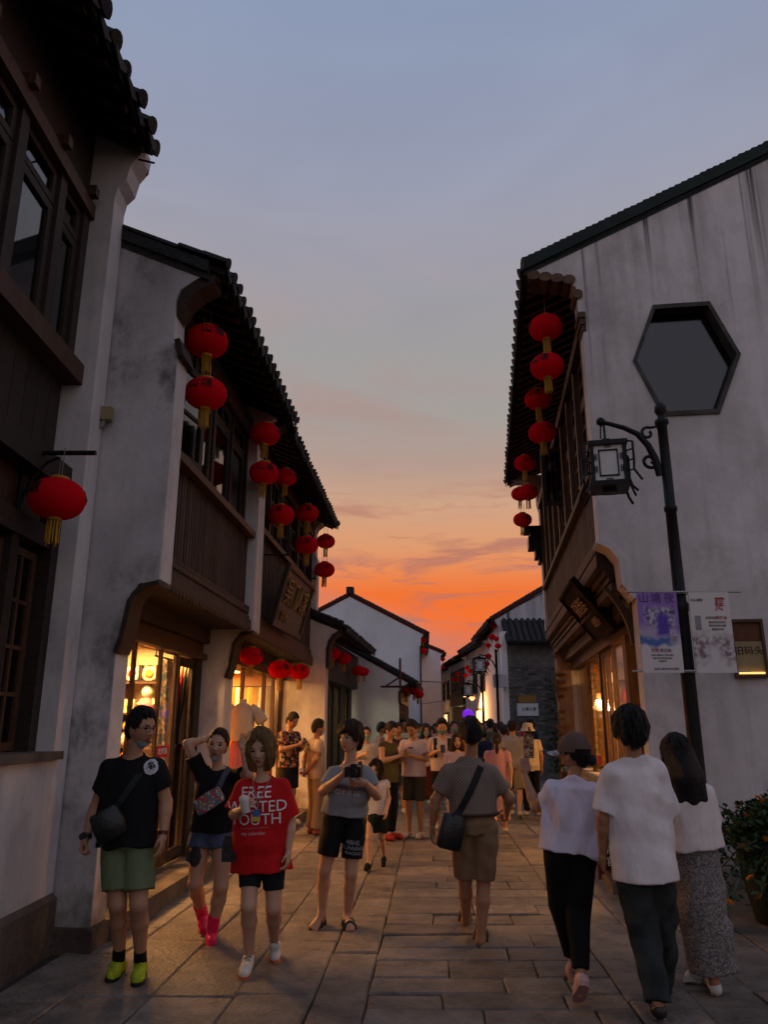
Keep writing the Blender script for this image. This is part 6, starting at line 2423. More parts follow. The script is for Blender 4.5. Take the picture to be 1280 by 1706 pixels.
def hair_mesh(style, hi, seed=0):
    """A cap of hair: outside the hairline it dives under the scalp."""
    na, ne = (96, 72) if hi else (40, 32)
    A, E, fs = sphere_dirs(na, ne)
    pts = {'short': ([0, 0.5, 0.85, 1.15, 1.35, 1.75, 2.1, 2.6, 3.15], [0.066, 0.062, 0.045, 0.0, -0.012, 0.012, -0.03, -0.062, -0.072]),
           'fringe': ([0, 0.5, 0.8, 1.1, 1.35, 1.8, 2.2, 2.7, 3.15], [0.030, 0.026, 0.012, -0.015, -0.035, -0.02, -0.06, -0.085, -0.09]),
           'bob': ([0, 0.25, 0.55, 0.8, 1.0, 1.3, 1.8, 2.4, 3.15], [0.072, 0.062, 0.030, -0.05, -0.115, -0.122, -0.125, -0.125, -0.125]),
           'tied': ([0, 0.5, 0.9, 1.2, 1.5, 1.9, 2.3, 2.8, 3.15], [0.074, 0.066, 0.04, 0.01, -0.01, -0.02, -0.06, -0.075, -0.078]),
           'long': ([0, 0.25, 0.55, 0.8, 1.0, 1.3, 1.8, 2.4, 3.15], [0.068, 0.06, 0.03, -0.05, -0.118, -0.12, -0.12, -0.12, -0.12])}[style]
    th = {'short': 0.021, 'fringe': 0.030, 'bob': 0.027, 'tied': 0.013, 'long': 0.024}[style]
    wild = 1.9 if style == 'bob' else 1.3 if style == 'fringe' else 1.0
    r = np.random.RandomState(seed)
    ph = r.uniform(0, 6.3, 4)

    def place(A, E, lift=0.0):
        aa = np.abs((A + math.pi) % (2 * math.pi) - math.pi)
        d = np.stack([np.sin(A) * np.cos(E), np.cos(A) * np.cos(E), np.sin(E)], -1)
        zl = np.interp(aa, *pts)
        cl = wild * (0.30 * np.sin(9 * A + 3 * E + ph[0]) + 0.25 * np.sin(17 * A - 5 * E + ph[1]) + 0.3 * np.abs(np.sin(13 * A + 6 * E + ph[2])) + 0.25 * np.sin(7 * E + 5 * A + ph[3]))
        zl = zl + 0.006 * np.sin(14 * A + ph[1]) + 0.004 * np.sin(33 * A + ph[2])
        out = d * np.array((0.076, 0.096, 0.114))
        out[..., 1] -= 0.004
        z0 = out[..., 2]
        up = np.clip((z0 - zl) / 0.03, -1, 1)
        top = np.clip(z0 / 0.1, 0, 1)
        grow = th * (0.75 + 0.6 * top + 0.35 * cl)
        if style in ('bob', 'long'):
            grow = grow + 0.016 * np.clip(-z0 / 0.08, 0, 1) * np.clip((aa - 0.7) / 0.4, 0, 1)
        g = np.where(up > 0, grow * np.clip(0.35 + up, 0, 1), -0.022)
        return out + d * (g + lift)[..., None], up
    v, _ = place(A, E)
    if hi:                                           # loose locks lying over the mass of hair
        n_, m_ = 420, 7
        a0 = r.uniform(-math.pi, math.pi, n_)
        e0 = np.arcsin(r.uniform(-0.5, 0.95, n_))
        t = np.linspace(0, 1, m_)[None, :]
        As = a0[:, None] + r.normal(0, 0.10, n_)[:, None] * t + 0.05 * np.sin(5 * t + a0[:, None])
        Es = e0[:, None] - r.uniform(0.35, 0.75, n_)[:, None] * t
        P, up = place(As, Es, 0.0)
        ok = (up[:, :5] > 0.05).all(1)
        P, up, a0 = P[ok], up[ok], a0[ok]
        dn = P / np.linalg.norm(P, axis=-1)[..., None]
        lift = (r.uniform(0.001, 0.005, len(P))[:, None] + r.uniform(0, 0.006, len(P))[:, None] * t ** 2) + np.where(up > 0, 0, 0.030)
        P = P + dn * lift[..., None]
        tg = np.gradient(P, axis=1)
        sd = np.cross(tg, dn)
        sd = sd / (np.linalg.norm(sd, axis=-1)[..., None] + 1e-9)
        w = (0.0028 * (1 - 0.8 * t ** 2))[..., None]
        L_, R_ = P - sd * w, P + sd * w
        base_ = len(v)
        vv = np.stack([L_, R_], 2).reshape(-1, 3)
        v = np.concatenate([v, vv])
        for i in range(len(P)):
            for q in range(m_ - 1):
                o = base_ + (i * m_ + q) * 2
                fs.append((o, o + 1, o + 3, o + 2))
    return v, fs


def rot_head(yaw, pitch, roll):
    """Matrix whose y axis looks along the yaw (0 = down the lane, 180 = at the camera)."""
    return np.array((Matrix.Rotation(-R(yaw), 3, 'Z') @ Matrix.Rotation(R(pitch), 3, 'X') @ Matrix.Rotation(R(roll), 3, 'Y')))


def unit(v):
    v = V3(v)
    return v / max(1e-9, np.linalg.norm(v))


# ---- hands
def hand_parts(w, d, side, thumb, curl, k=1.0, res=0.005):
    """One hand from the wrist: d = direction of the fingers, side = across the knuckles (towards the little finger is -thumb)."""
    w, z = V3(w), unit(d)
    x = V3(thumb) - z * float(V3(thumb) @ z)
    x = unit(x)
    n = np.cross(z, x)                              # back of the hand / palm axis
    pal = n * side                                  # towards the palm
    f = Field()
    P = lambda a, b, c: w + (x * a + z * b + pal * c) * k
    f.cone(P(0, -0.02, 0), P(0, 0.02, 0), 0.024 * k, 0.024 * k, 0.015)
    for a in (-0.026, -0.009, 0.009, 0.026):
        f.cone(P(a * 0.7, 0.015, 0), P(a, 0.080, 0.0), 0.016 * k, 0.012 * k, 0.014)
    for i, (a, L) in enumerate(((0.029, 0.068), (0.010, 0.077), (-0.010, 0.072), (-0.028, 0.056))):
        p = P(a, 0.082, 0.0)
        an = 0.25 * curl
        rr = 0.0088 * k
        for j, fr in enumerate((0.45, 0.30, 0.25)):
            an += curl * (0.75 if j else 0.5) + 0.04 * i
            q = p + (z * math.cos(an) + pal * math.sin(an) + x * (0.04 * (1.5 - i) if curl < 0.5 else 0)) * (L * fr * k)
            f.cone(p, q, rr, rr * 0.9, 0.004)
            p, rr = q, rr * 0.9
    t0, t1 = P(0.022, 0.020, 0.004), P(0.046, 0.050, 0.012 + 0.012 * curl)
    t2 = P(0.046 - 0.012 * curl, 0.082, 0.020 + 0.03 * curl)
    f.chain([t0, t1, t2], [0.014 * k, 0.011 * k, 0.008 * k], 0.006)
    return f.mesh(res * k)


SKINS = {}


def skin_mat(c):
    if c not in SKINS:
        SKINS[c] = pm('skin', c, 0.5, 0.07, 9, 0.1, detail=3, spec=0.35)
    return SKINS[c]


_mats = {}


def cloth(c, rough=0.9, var=0.10, scale=5.0, bump=0.25):
    k = (tuple(c), rough, var, scale)
    if k not in _mats:
        _mats[k] = pm('cloth', c, rough, var, scale, bump * 3.2, (1.7, 1.7, 0.65), bscale=8.5, spec=0.15)
    return _mats[k]


HAIRC = {'black': (0.012, 0.010, 0.010), 'brown': (0.060, 0.026, 0.015), 'blond': (0.34, 0.19, 0.07), 'grey': (0.12, 0.12, 0.12)}


def hair_mat(c):
    k = 'hair_' + c
    if k not in _mats:
        col = HAIRC[c]
        _mats[k] = pm('hair', col, 0.45, 0.30, 5, 1.2, (14, 14, 2.2), col2=tuple(x * 0.4 for x in col), spec=0.35, bscale=22)
    return _mats[k]


def person(J, label, opt):
    """J: joints in world space (hc head centre, nk neck base, sR sL eR eL wR wL pv hR hL kR kL aR aL, tR tL toes, cR cL heels).
    opt: what the photograph shows of build, clothes, hair, hands."""
    g = opt.get
    res = g('res', 0.010)
    hi = res <= 0.0125
    k = g('k', 1.0)
    fem = g('female', False)
    sk = skin_mat(g('skin', (0.40, 0.225, 0.145)))
    J = {a: V3(b) for a, b in J.items()}
    U = unit(J['nk'] - J['pv'])
    for s_ in 'RL':                                  # the shoulder joint sits below the slope of the shoulder
        J['s' + s_] = J['s' + s_] - U * g('slope', 0.032) * k + (J['nk'] - J['s' + s_]) * 0.05
    X = unit(J['sR'] - J['sL'])
    U = unit(J['nk'] - J['pv'])
    X = unit(X - U * float(X @ U))
    F = np.cross(U, X)
    base = (J['aR'] + J['aL']) / 2
    root = thing('person', label, 'person', (float(base[0]), float(base[1]), g('ground', 0.0)), 0.0, g('group'))
    off = np.array((float(base[0]), float(base[1]), g('ground', 0.0)))
    H = float(np.linalg.norm(J['nk'] - J['pv']))
    bw = g('build', 1.0)
    hipw = 1.06 if fem else 1.0
    body_prof = [(-0.16 * H, 0.110 * hipw, 0.085, 0), (0.0, 0.150 * hipw, 0.105, -0.004), (0.22 * H, 0.128 if fem else 0.138, 0.092, 0.0), (0.45 * H, 0.132, 0.097, 0.004), (0.68 * H, 0.146, 0.104, 0.004),
                 (0.86 * H, 0.128, 0.082, -0.004), (0.98 * H, 0.062, 0.055, -0.008)]
    body_prof = [(a, w * k * bw, d * k * bw, f0) for a, w, d, f0 in body_prof]
    # ---------------- skin
    b = Field()
    tk = 0.90 if g('top') else 1.0                   # the trunk keeps clear of the cloth over it
    b.trunk(J['pv'], X, F, U, [(a, w * tk, d * tk, f0) for a, w, d, f0 in body_prof])
    hd = rot_head(g('yaw', 180), g('pitch', 0), g('roll', 0))
    hs = g('head', 1.05) * k
    jaw = J['hc'] + hd @ np.array((0, -0.018, -0.06)) * hs
    b.cone(J['nk'] - U * 0.05, jaw, 0.056 * k * (0.88 if fem else 1.0), 0.050 * k * (0.88 if fem else 1.0), 0.03)
    am = g('arm', 1.0) * k * (0.9 if fem else 1.0)
    for s_ in 'RL':
        sh, el, wr = J['s' + s_], J['e' + s_], J['w' + s_]
        b.cone(J['nk'] - U * 0.045, sh, 0.040 * k, 0.046 * k, 0.03)
        mid = el + (wr - el) * 0.3
        b.chain([sh, el, mid, wr], [0.050 * am, 0.039 * am, 0.040 * am, 0.026 * am], 0.02)
        hp, kn, an = J['h' + s_], J['k' + s_], J['a' + s_]
        lg = g('leg', 1.0) * k
        ca = kn + (an - kn) * 0.33 - F * 0.012 * k
        b.chain([hp, kn, ca, an], [0.086 * lg, 0.053 * lg, 0.054 * lg, 0.034 * lg], 0.02)
        J['c' + s_] = J['t' + s_] - unit(J['t' + s_] - J['c' + s_]) * min(float(np.linalg.norm(J['t' + s_] - J['c' + s_])), 0.265 * k)
        he, to = J['c' + s_], J['t' + s_]
        ft_ = unit(to - he)
        upf = unit(an - (he + to) / 2)
        if g('shoes', {}).get('kind') != 'sandal':     # the foot is inside the shoe
            b.cone(an, an - upf * 0.02, 0.033 * k, 0.026 * k, 0.01)
            continue
        b.cone(an, he + ft_ * 0.03 + upf * 0.035, 0.034 * k, 0.030 * k, 0.02)
        b.cone(he + ft_ * 0.035 + upf * 0.036, to - ft_ * 0.05 + upf * 0.030, 0.034 * k, 0.038 * k, 0.02)
        b.cone(an + ft_ * 0.02, to - ft_ * 0.05 + upf * 0.028, 0.032 * k, 0.026 * k, 0.03)
        if hi:
            for q in range(3):
                sx = np.cross(ft_, upf)
                b.cone(to - ft_ * 0.055 + upf * 0.022 + sx * (q - 1) * 0.024, to - ft_ * (0.006 + 0.008 * abs(q - 0.5)) + upf * 0.018 + sx * (q - 1) * 0.026, 0.020, 0.015, 0.006)
    v, f = b.mesh(res)
    parts = [(v - off, f, 0)]
    for pv_, pf_, mi in head_parts(hi, fem):
        parts.append(((pv_ * hs) @ hd.T + J['hc'] - off, pf_, mi))
    for s_ in 'RL':
        hspec = g('hand' + s_, {})
        wr, el = J['w' + s_], J['e' + s_]
        d = unit(hspec.get('d', wr - el))
        th = hspec.get('thumb', F)
        pal = 1 if s_ == 'L' else -1
        hv, hf = hand_parts(wr + d * 0.012, d, hspec.get('side', pal), th, hspec.get('curl', 0.35), k * (0.92 if fem else 1.0), 0.0055 if hi else 0.011)
        parts.append((hv - off, hf, 0))
    link('body', mesh_np('body', parts, [sk, LIP, EYEM, BROW]), root)
    seed = g('seed', 1)

    def part(name, v, f, mat, par=None, label_=None):
        return link(name, mesh_np(name, [(v - off, f, 0)], [mat]), par or root, label=label_)
    # ---------------- hair
    if g('hair'):
        st, hc_ = g('hair')
        hv, hf = hair_mesh(st, hi, seed)
        hv = (hv * hs) @ hd.T + J['hc']
        pieces = [(hv - off, hf, 0)]
        if st == 'long':
            fl = Field()
            h0 = J['hc'] + hd @ np.array((0, -0.035, 0.0)) * hs
            h1 = J['nk'] - U * g('hairlen', 0.10) - F * 0.085
            sx = X * 0.05
            fl.chain([h0, (h0 + h1) / 2 - F * 0.015, h1], [0.094, 0.086, 0.055], 0.04)
            for q in (-1, 1):
                fl.chain([h0 + sx * q * 0.9, (h0 + h1) / 2 + sx * q * 1.3, h1 + sx * q * 1.5], [0.055, 0.058, 0.038], 0.03)
            fl.fold = folds(seed + 9, 0.004, 1.6)
            lv_, lf_ = fl.mesh(res)
            pieces.append((lv_ - off, lf_, 0))
        if st == 'tied' or g('bun'):
            bv, bf = blob((0, 0, 0), (0.034, 0.034, 0.037), 16, 12)
            bp_ = g('bun', (0, -0.115, 0.0))
            pieces.append((bv * hs + J['hc'] + hd @ np.array(bp_) * hs - off, bf, 0))
        if g('ponytail'):
            q0 = J['hc'] + hd @ np.array((0, -0.10, 0.02)) * hs
            fl = Field().chain([q0, q0 + hd @ np.array((0, -0.05, -0.03)), q0 + hd @ np.array((0, -0.05, -0.14)), q0 + hd @ np.array((0, -0.03, -0.24))], [0.022, 0.032, 0.03, 0.012], 0.02)
            lv_, lf_ = fl.mesh(res)
            pieces.append((lv_ - off, lf_, 0))
        link('hair', mesh_np('hair', pieces, [hair_mat(hc_)]), root)
    # ---------------- face mask
    if g('mask'):
        where, mc = g('mask')
        A, E, fs = sphere_dirs(48, 40)
        hv = head_shape(A, E, fem)
        zz, yy = hv[:, 2], hv[:, 1]
        cen = np.array([hv[list(q)].mean(0) for q in fs])
        if where == 'chin':
            keep = (cen[:, 2] < -0.083 + 0.25 * np.abs(cen[:, 0])) & (cen[:, 1] > 0.0) & (cen[:, 2] > -0.122)
        else:
            keep = (cen[:, 2] < -0.018 - 0.12 * np.abs(cen[:, 0])) & (cen[:, 1] > 0.022) & (cen[:, 2] > -0.112)
        fk = [q for q, kk in zip(fs, keep) if kk]
        nrm = hv / np.linalg.norm(hv, axis=1)[:, None]
        pushed = hv + nrm * 0.007 + np.array((0, 0.006, -0.006 if where == 'chin' else 0))
        used = sorted({i for q in fk for i in q})
        remap = {a: i for i, a in enumerate(used)}
        pv2 = pushed[used]
        part('mask', (pv2 * hs) @ hd.T + J['hc'], [[remap[i] for i in q] for q in fk], cloth(mc, 0.8))
    # ---------------- upper garment
    top = g('top')
    objs = {}
    if top:
        t = Field()
        e = top.get('loose', 0.02)
        hem = top.get('hem', -0.06)
        pr_ = []
        for a, w, d, f0 in body_prof:
            if a < hem - 1e-6:
                continue
            wa = max(w, (0.150 if fem else 0.158) * k * bw * top.get('waist', 1.0)) if a < 0.75 * H else w
            pr_.append((a, wa + e, d + e * 0.9 + (0.012 if a < 0.6 * H else 0), f0))
        pr_[0:0] = [(hem, pr_[0][1] + top.get('flare', 0.004), pr_[0][2] + 0.006 + top.get('flare', 0.004) * 1.4, 0)] if pr_[0][0] > hem + 1e-6 else []
        pr_[-1] = (0.93 * H, 0.098 * k, 0.088 * k, -0.006)
        pr_.append((1.06 * H, 0.069 * k, 0.066 * k, -0.004))
        t.trunk(J['pv'], X, F, U, pr_, 0.03).cut_plane(J['nk'] - U * 0.020, U * 0.90 + F * 0.44)
        sl_t = top.get('sleeve', 0.6)
        for s_ in 'RL':
            sh, el, wr = J['s' + s_], J['e' + s_], J['w' + s_]
            t.cone(J['nk'] - U * 0.052 + (sh - J['nk']) * 0.22, sh + U * 0.002, 0.062 * k, 0.058 * k, 0.035)
            if sl_t > 0:
                en = sh + (el - sh) * min(sl_t, 1.0)
                r0, r1 = 0.057 * am + e * 0.3, (0.052 + 0.6 * top.get('cuff', 0.012)) * am + e * 0.3
                d = unit(el - sh)
                t.cone(sh, en + d * 0.03, r0, r1, 0.03).cut_plane(en, d)
        for q in range(14):                         # the neckband
            a0, a1 = 2 * math.pi * q / 14, 2 * math.pi * (q + 1) / 14
            N_ = lambda a: J['nk'] + U * (-0.025 - 0.49 * 0.064 * k * math.cos(a)) + X * math.sin(a) * 0.066 * k + F * math.cos(a) * 0.064 * k
            t.cone(N_(a0), N_(a1), 0.013, 0.013, 0.014)
        t.fold = folds(seed, 1.5 * top.get('fold', 0.004) * (1 if hi else 0.6), 1.0)
        v, f = t.mesh(res)
        objs['top'] = part(top.get('name', 'shirt'), v, f, top['mat'])
        if top.get('collar'):
            c = Field()
            for q in range(9):
                a0, a1 = -2.5 + 5.0 * q / 9, -2.5 + 5.0 * (q + 1) / 9
                P_ = lambda a: J['nk'] + U * (0.020 - 0.024 * abs(a)) + X * math.sin(a) * 0.076 * k - F * math.cos(a) * 0.072 * k
                c.cone(P_(a0), P_(a1), 0.013, 0.013, 0.008)
            cv, cf = c.mesh(0.008)
            part('collar', cv, cf, top['mat'])
    # ---------------- lower garment
    bot = g('bottom')
    if bot:
        t = Field()
        kind = bot['kind']
        e = bot.get('loose', 0.02)
        w0 = bot.get('waist', 0.16) * H if kind != 'skirt' else 0.2 * H
        if kind == 'skirt':
            L = bot['len']
            pr_ = [(-L, bot['hemw'] * k, bot['hemw'] * 0.72 * k, bot.get('sway', 0)), (-L * 0.5, (bot['hemw'] * 0.5 + 0.10) * k, (bot['hemw'] * 0.36 + 0.07) * k, 0), (-0.02, 0.172 * k, 0.125 * k, 0), (w0, 0.14 * k, 0.105 * k, 0)]
            t.trunk(J['pv'], X, F, U, pr_, 0.02)
        else:
            pr_ = [(-0.16 * H, 0.140 * k * bw * hipw, 0.108 * k, -0.004), (0.0, 0.158 * k * bw * hipw + e * 0.4, 0.112 * k * bw + e * 0.5, -0.006), (w0, 0.146 * k * bw + e * 0.3, 0.102 * k * bw + e * 0.4, 0)]
            t.trunk(J['pv'], X, F, U, pr_, 0.03)
            for s_ in 'RL':
                hp, kn, an = J['h' + s_], J['k' + s_], J['a' + s_]
                if kind == 'shorts':
                    en = hp + (kn - hp) * bot.get('t', 0.85) if bot.get('t', 0.85) <= 1 else kn + (an - kn) * (bot['t'] - 1)
                    d = unit(kn - hp)
                    r0, r1 = 0.092 * k + e * 0.5, bot.get('r', 0.082) * k + e * 0.5
                    t.cone(hp, en + d * 0.03, r0, r1, 0.006).cut_plane(en, d)
                else:
                    d = unit(an - kn)
                    r1, r2 = bot.get('rk', 0.078) * k, bot.get('ra', 0.060) * k
                    en = kn + (an - kn) * bot.get('t', 0.96)
                    t.cone(hp, kn, 0.092 * k + e * 0.4, r1, 0.008)
                    t.cone(kn, en + d * 0.02, r1, r2, 0.008).cut_plane(en, d)
        t.fold = folds(seed + 3, bot.get('fold', 0.004) * (1 if hi else 0.6), 1.1)
        v, f = t.mesh(res)
        objs['bottom'] = part(bot.get('name', kind), v, f, bot['mat'])
    # ---------------- feet
    sh_ = g('shoes')
    if sh_:
        for s_ in 'RL':
            he, to, an = J['c' + s_], J['t' + s_], J['a' + s_]
            fw = unit(to - he)
            up_ = an - (he + to) / 2
            up_ = unit(up_ - fw * float(up_ @ fw))
            sx = np.cross(fw, up_)
            sk2 = k * (0.92 if fem else 1.0)
            if sh_['kind'] == 'sandal':
                mbs = MB()
                outline = [(-0.03, 0.0), (-0.028, 0.06), (-0.036, 0.16), (-0.040, 0.20), (-0.02, 0.262), (0.012, 0.265), (0.036, 0.22), (0.040, 0.17), (0.032, 0.08), (0.028, 0.0), (0.0, -0.015)]
                Lk = np.linalg.norm(to - he) / 0.25
                Q = lambda u, w_, z_: Vector(tuple(he + sx * u * sk2 + fw * w_ * Lk + up_ * z_ - off))
                mbs.prism(outline, lambda u, w_: Q(u, w_, -0.022), lambda u, w_: Q(u, w_, -0.002))
                so_ = mbs.build('sandal', sh_['mat'], root)
                for (w0_, hgt) in ((0.195, 0.060), (0.14, 0.072), (0.04, 0.074)):
                    st_ = MB()
                    st_.tube([Q(math.cos(a) * 0.048, w0_ + (0.02 * math.sin(a) if w0_ < 0.1 else 0), math.sin(a) * hgt + 0.004) for a in (math.pi * q / 10 for q in range(11))], 0.014, 6, flat=0.9)
                    st_.build('strap', sh_['mat'], so_)
                continue
            t = Field()
            hgt = 0.045
            A_ = he + fw * 0.04
            B_ = to - fw * 0.085
            t.cone(A_ + up_ * 0.042, B_ + up_ * 0.036, 0.040 * sk2, 0.044 * sk2, 0.02)
            t.cone(B_ + up_ * 0.034, to - fw * 0.038 + up_ * 0.028, 0.042 * sk2, 0.034 * sk2, 0.02)
            bt_ = sh_['kind'] == 'boot'
            t.cone(A_ + up_ * 0.05, an - up_ * (0.0 if bt_ else 0.026), 0.041 * sk2, (0.046 if bt_ else 0.040) * sk2, 0.02)
            if not bt_:
                t.cut_plane(an - up_ * 0.012, up_ + fw * 0.35)
            t.cone(an - up_ * (0.01 if bt_ else 0.04), B_ + up_ * 0.045, 0.038 * sk2, 0.034 * sk2, 0.02)
            if sh_['kind'] == 'boot':
                kn = J['k' + s_]
                tp = an + (kn - an) * sh_.get('h', 0.35)
                t.cone(an, tp + unit(kn - an) * 0.03, 0.052 * sk2, 0.058 * sk2, 0.02).cut_plane(tp, kn - an)
                t.fold = folds(seed + 7, 0.003, 1.5)
            v, f = t.mesh(0.008 if hi else 0.014)
            so_ = part(sh_['kind'] if sh_['kind'] == 'boot' else 'shoe', v, f, sh_['mat'])
            if hi or sh_.get('sole'):
                mbs = MB()
                Lk = np.linalg.norm(to - he) / 0.27
                outline = [(-0.036, 0.0), (-0.036, 0.08), (-0.046, 0.17), (-0.046, 0.21), (-0.026, 0.272), (0.010, 0.276), (0.040, 0.23), (0.046, 0.18), (0.037, 0.08), (0.034, 0.0), (0.0, -0.022)]
                Q = lambda u, w_, z_: Vector(tuple(he + sx * u * sk2 + fw * w_ * Lk + up_ * z_ - off))
                mbs.prism(outline, lambda u, w_: Q(u, w_, -0.004), lambda u, w_: Q(u * 0.98, w_, 0.022))
                mbs.build('sole', sh_.get('solemat', sh_['mat']), so_)
            if hi and sh_['kind'] == 'trainer':
                lc = MB()
                for q in range(5):
                    c_ = (an - up_ * 0.012).astype(float) * (1 - q / 5.0) + (B_ + up_ * 0.070) * (q / 5.0) + fw * 0.030 * (1 - q / 5.0) + up_ * 0.004
                    lc.tube([Vector(tuple(c_ + sx * e_ * 0.024 - up_ * 0.012 * e_ * e_ + fw * 0.008 * e_ * (1 if q % 2 else -1) - off)) for e_ in (-1, -0.5, 0, 0.5, 1)], 0.0035, 5)
                lc.build('laces', sh_.get('lace', sh_['mat']), so_)
            if sh_.get('sock'):
                sv, sf = Field().cone(an - up_ * 0.02, an + (J['k' + s_] - an) * 0.12, 0.043 * sk2, 0.042 * sk2).mesh(0.009)
                part('sock', sv, sf, sh_['sock'])
    return root, J, dict(X=X, F=F, U=U, off=off, hd=hd, hs=hs, objs=objs)


def surf_print(obj, root, off, txt, size, mat, centre, xdir, updir, face, name='print', reach=0.35):
    """Lettering laid on a garment: every point is dropped on to the cloth along -face."""
    me0 = obj.data
    bvh = BVHTree.FromPolygons([v.co[:] for v in me0.vertices], [tuple(p.vertices) for p in me0.polygons])
    me = text_cached(txt, size, 0.0).copy()
    bm = bmesh.new()
    bm.from_mesh(me)
    bmesh.ops.subdivide_edges(bm, edges=[e for e in bm.edges if e.calc_length() > size * 0.18], cuts=1)
    xd, ud, fd = Vector(unit(xdir)), Vector(unit(updir)), Vector(unit(face))
    c = Vector(tuple(V3(centre) - off))
    for v in bm.verts:
        p = c + xd * v.co.x + ud * v.co.y + fd * reach
        h = bvh.ray_cast(p, -fd, reach * 2.5)
        v.co = (h[0] + fd * 0.005) if h[0] else (p - fd * reach)
    bm.to_mesh(me)
    bm.free()
    me.materials.clear()
    me.materials.append(mat)
    return link(name, me, root)


def patch_print(obj, root, off, outline, mat, centre, xdir, updir, face, name='print', reach=0.35, label=None):
    """A flat printed shape (outline in metres) laid on a garment."""
    bvh = BVHTree.FromPolygons([v.co[:] for v in obj.data.vertices], [tuple(p.vertices) for p in obj.data.polygons])
    xd, ud, fd = Vector(unit(xdir)), Vector(unit(updir)), Vector(unit(face))
    c = Vector(tuple(V3(centre) - off))
    vs = []
    for rr in (0.0, 0.34, 0.67, 1.0):
        for a, b in (outline if rr else outline[:1]):
            p = c + xd * a * rr + ud * b * rr + fd * reach
            h = bvh.ray_cast(p, -fd, reach * 2.5)
            vs.append((h[0] + fd * 0.004) if h[0] else (p - fd * reach))
    n = len(outline)
    fs = [(0, 1 + i, 1 + (i + 1) % n) for i in range(n)]
    for k_ in range(2):
        o1, o2 = 1 + k_ * n, 1 + (k_ + 1) * n
        fs += [(o1 + i, o2 + i, o2 + (i + 1) % n, o1 + (i + 1) % n) for i in range(n)]
    m_ = MB()
    m_.add(vs, fs, True)
    return m_.build(name, mat, root, label=label)


def oval(a, b, n=18, wob=0.0):
    return [(math.cos(2 * math.pi * i / n) * a * (1 + wob * math.sin(5 * i)), math.sin(2 * math.pi * i / n) * b * (1 + wob * math.cos(3 * i))) for i in range(n)]


def gpt(px, py, z=0.0):
    """The point at height z on the ground that was measured at (px, py)."""
    u, v = (px - 640) / C_F, (853 - py) / C_F
    r = (u, C_C - v * C_S, C_S + v * C_C)
    t = (z - 1.6) / r[2]
    return Vector((r[0] * t, r[1] * t, z))


def strap(pts, width, thick, mat, name='strap', parent=None):
    """A flat band through the points."""
    m_ = MB()
    pts = [Vector(tuple(p)) for p in pts]
    rings = []
    for i, p in enumerate(pts):
        d = (pts[min(i + 1, len(pts) - 1)] - pts[max(0, i - 1)]).normalized()
        s_ = d.cross(Vector((0, 1, 0.05))).normalized()
        n_ = d.cross(s_).normalized()
        rings.append([p + s_ * width / 2 + n_ * thick / 2, p - s_ * width / 2 + n_ * thick / 2, p - s_ * width / 2 - n_ * thick / 2, p + s_ * width / 2 - n_ * thick / 2])
    m_.loft(rings, True, False)
    return m_.build(name, mat, parent)


def on_cloth(obj, off, p, face, lift=0.006, reach=0.4):
    """Drop a world point on to a garment along -face."""
    bvh = BVHTree.FromPolygons([v.co[:] for v in obj.data.vertices], [tuple(q.vertices) for q in obj.data.polygons])
    fd = Vector(unit(face))
    q = Vector(tuple(V3(p) - off)) + fd * reach
    h = bvh.ray_cast(q, -fd, reach * 2.5)
    return (h[0] + fd * lift if h[0] else Vector(tuple(V3(p) - off))) + Vector(tuple(off))

# ------------------------------------------------------------------ the people in front, posed joint by joint
def joints(Y, d):
    """d: name -> (px, py, depth offset) or a point already in the street."""
    return {k: (at(v[0], v[1], Y + (v[2] if len(v) > 2 else 0)) if not isinstance(v, Vector) else v) for k, v in d.items()}


def shoe_pts(hx, hy, tx, ty, hz=0.0, tz=0.0):
    h = gpt(hx, hy, hz)
    t = gpt(tx, ty, tz)
    return h, t


BLK = cloth((0.010, 0.010, 0.012), 0.85, 0.1)
RUBBER = pm('black_rubber', (0.012, 0.012, 0.012), 0.6, 0.1)
LEATHER = pm('black_leather', (0.010, 0.012, 0.012), 0.45, 0.15, 8, 0.3, spec=0.5)
PHONE = pm('phone_case', (0.012, 0.012, 0.014), 0.3, 0.05, spec=0.5)
SCREEN = pattern_mat('phone_screen', [(0.16, 0.07, 0.03), (0.30, 0.13, 0.05), (0.05, 0.03, 0.03), (0.4, 0.25, 0.12)], 60)
SKIN1, SKIN2, SKIN3 = (0.42, 0.22, 0.13), (0.52, 0.30, 0.195), (0.38, 0.185, 0.10)

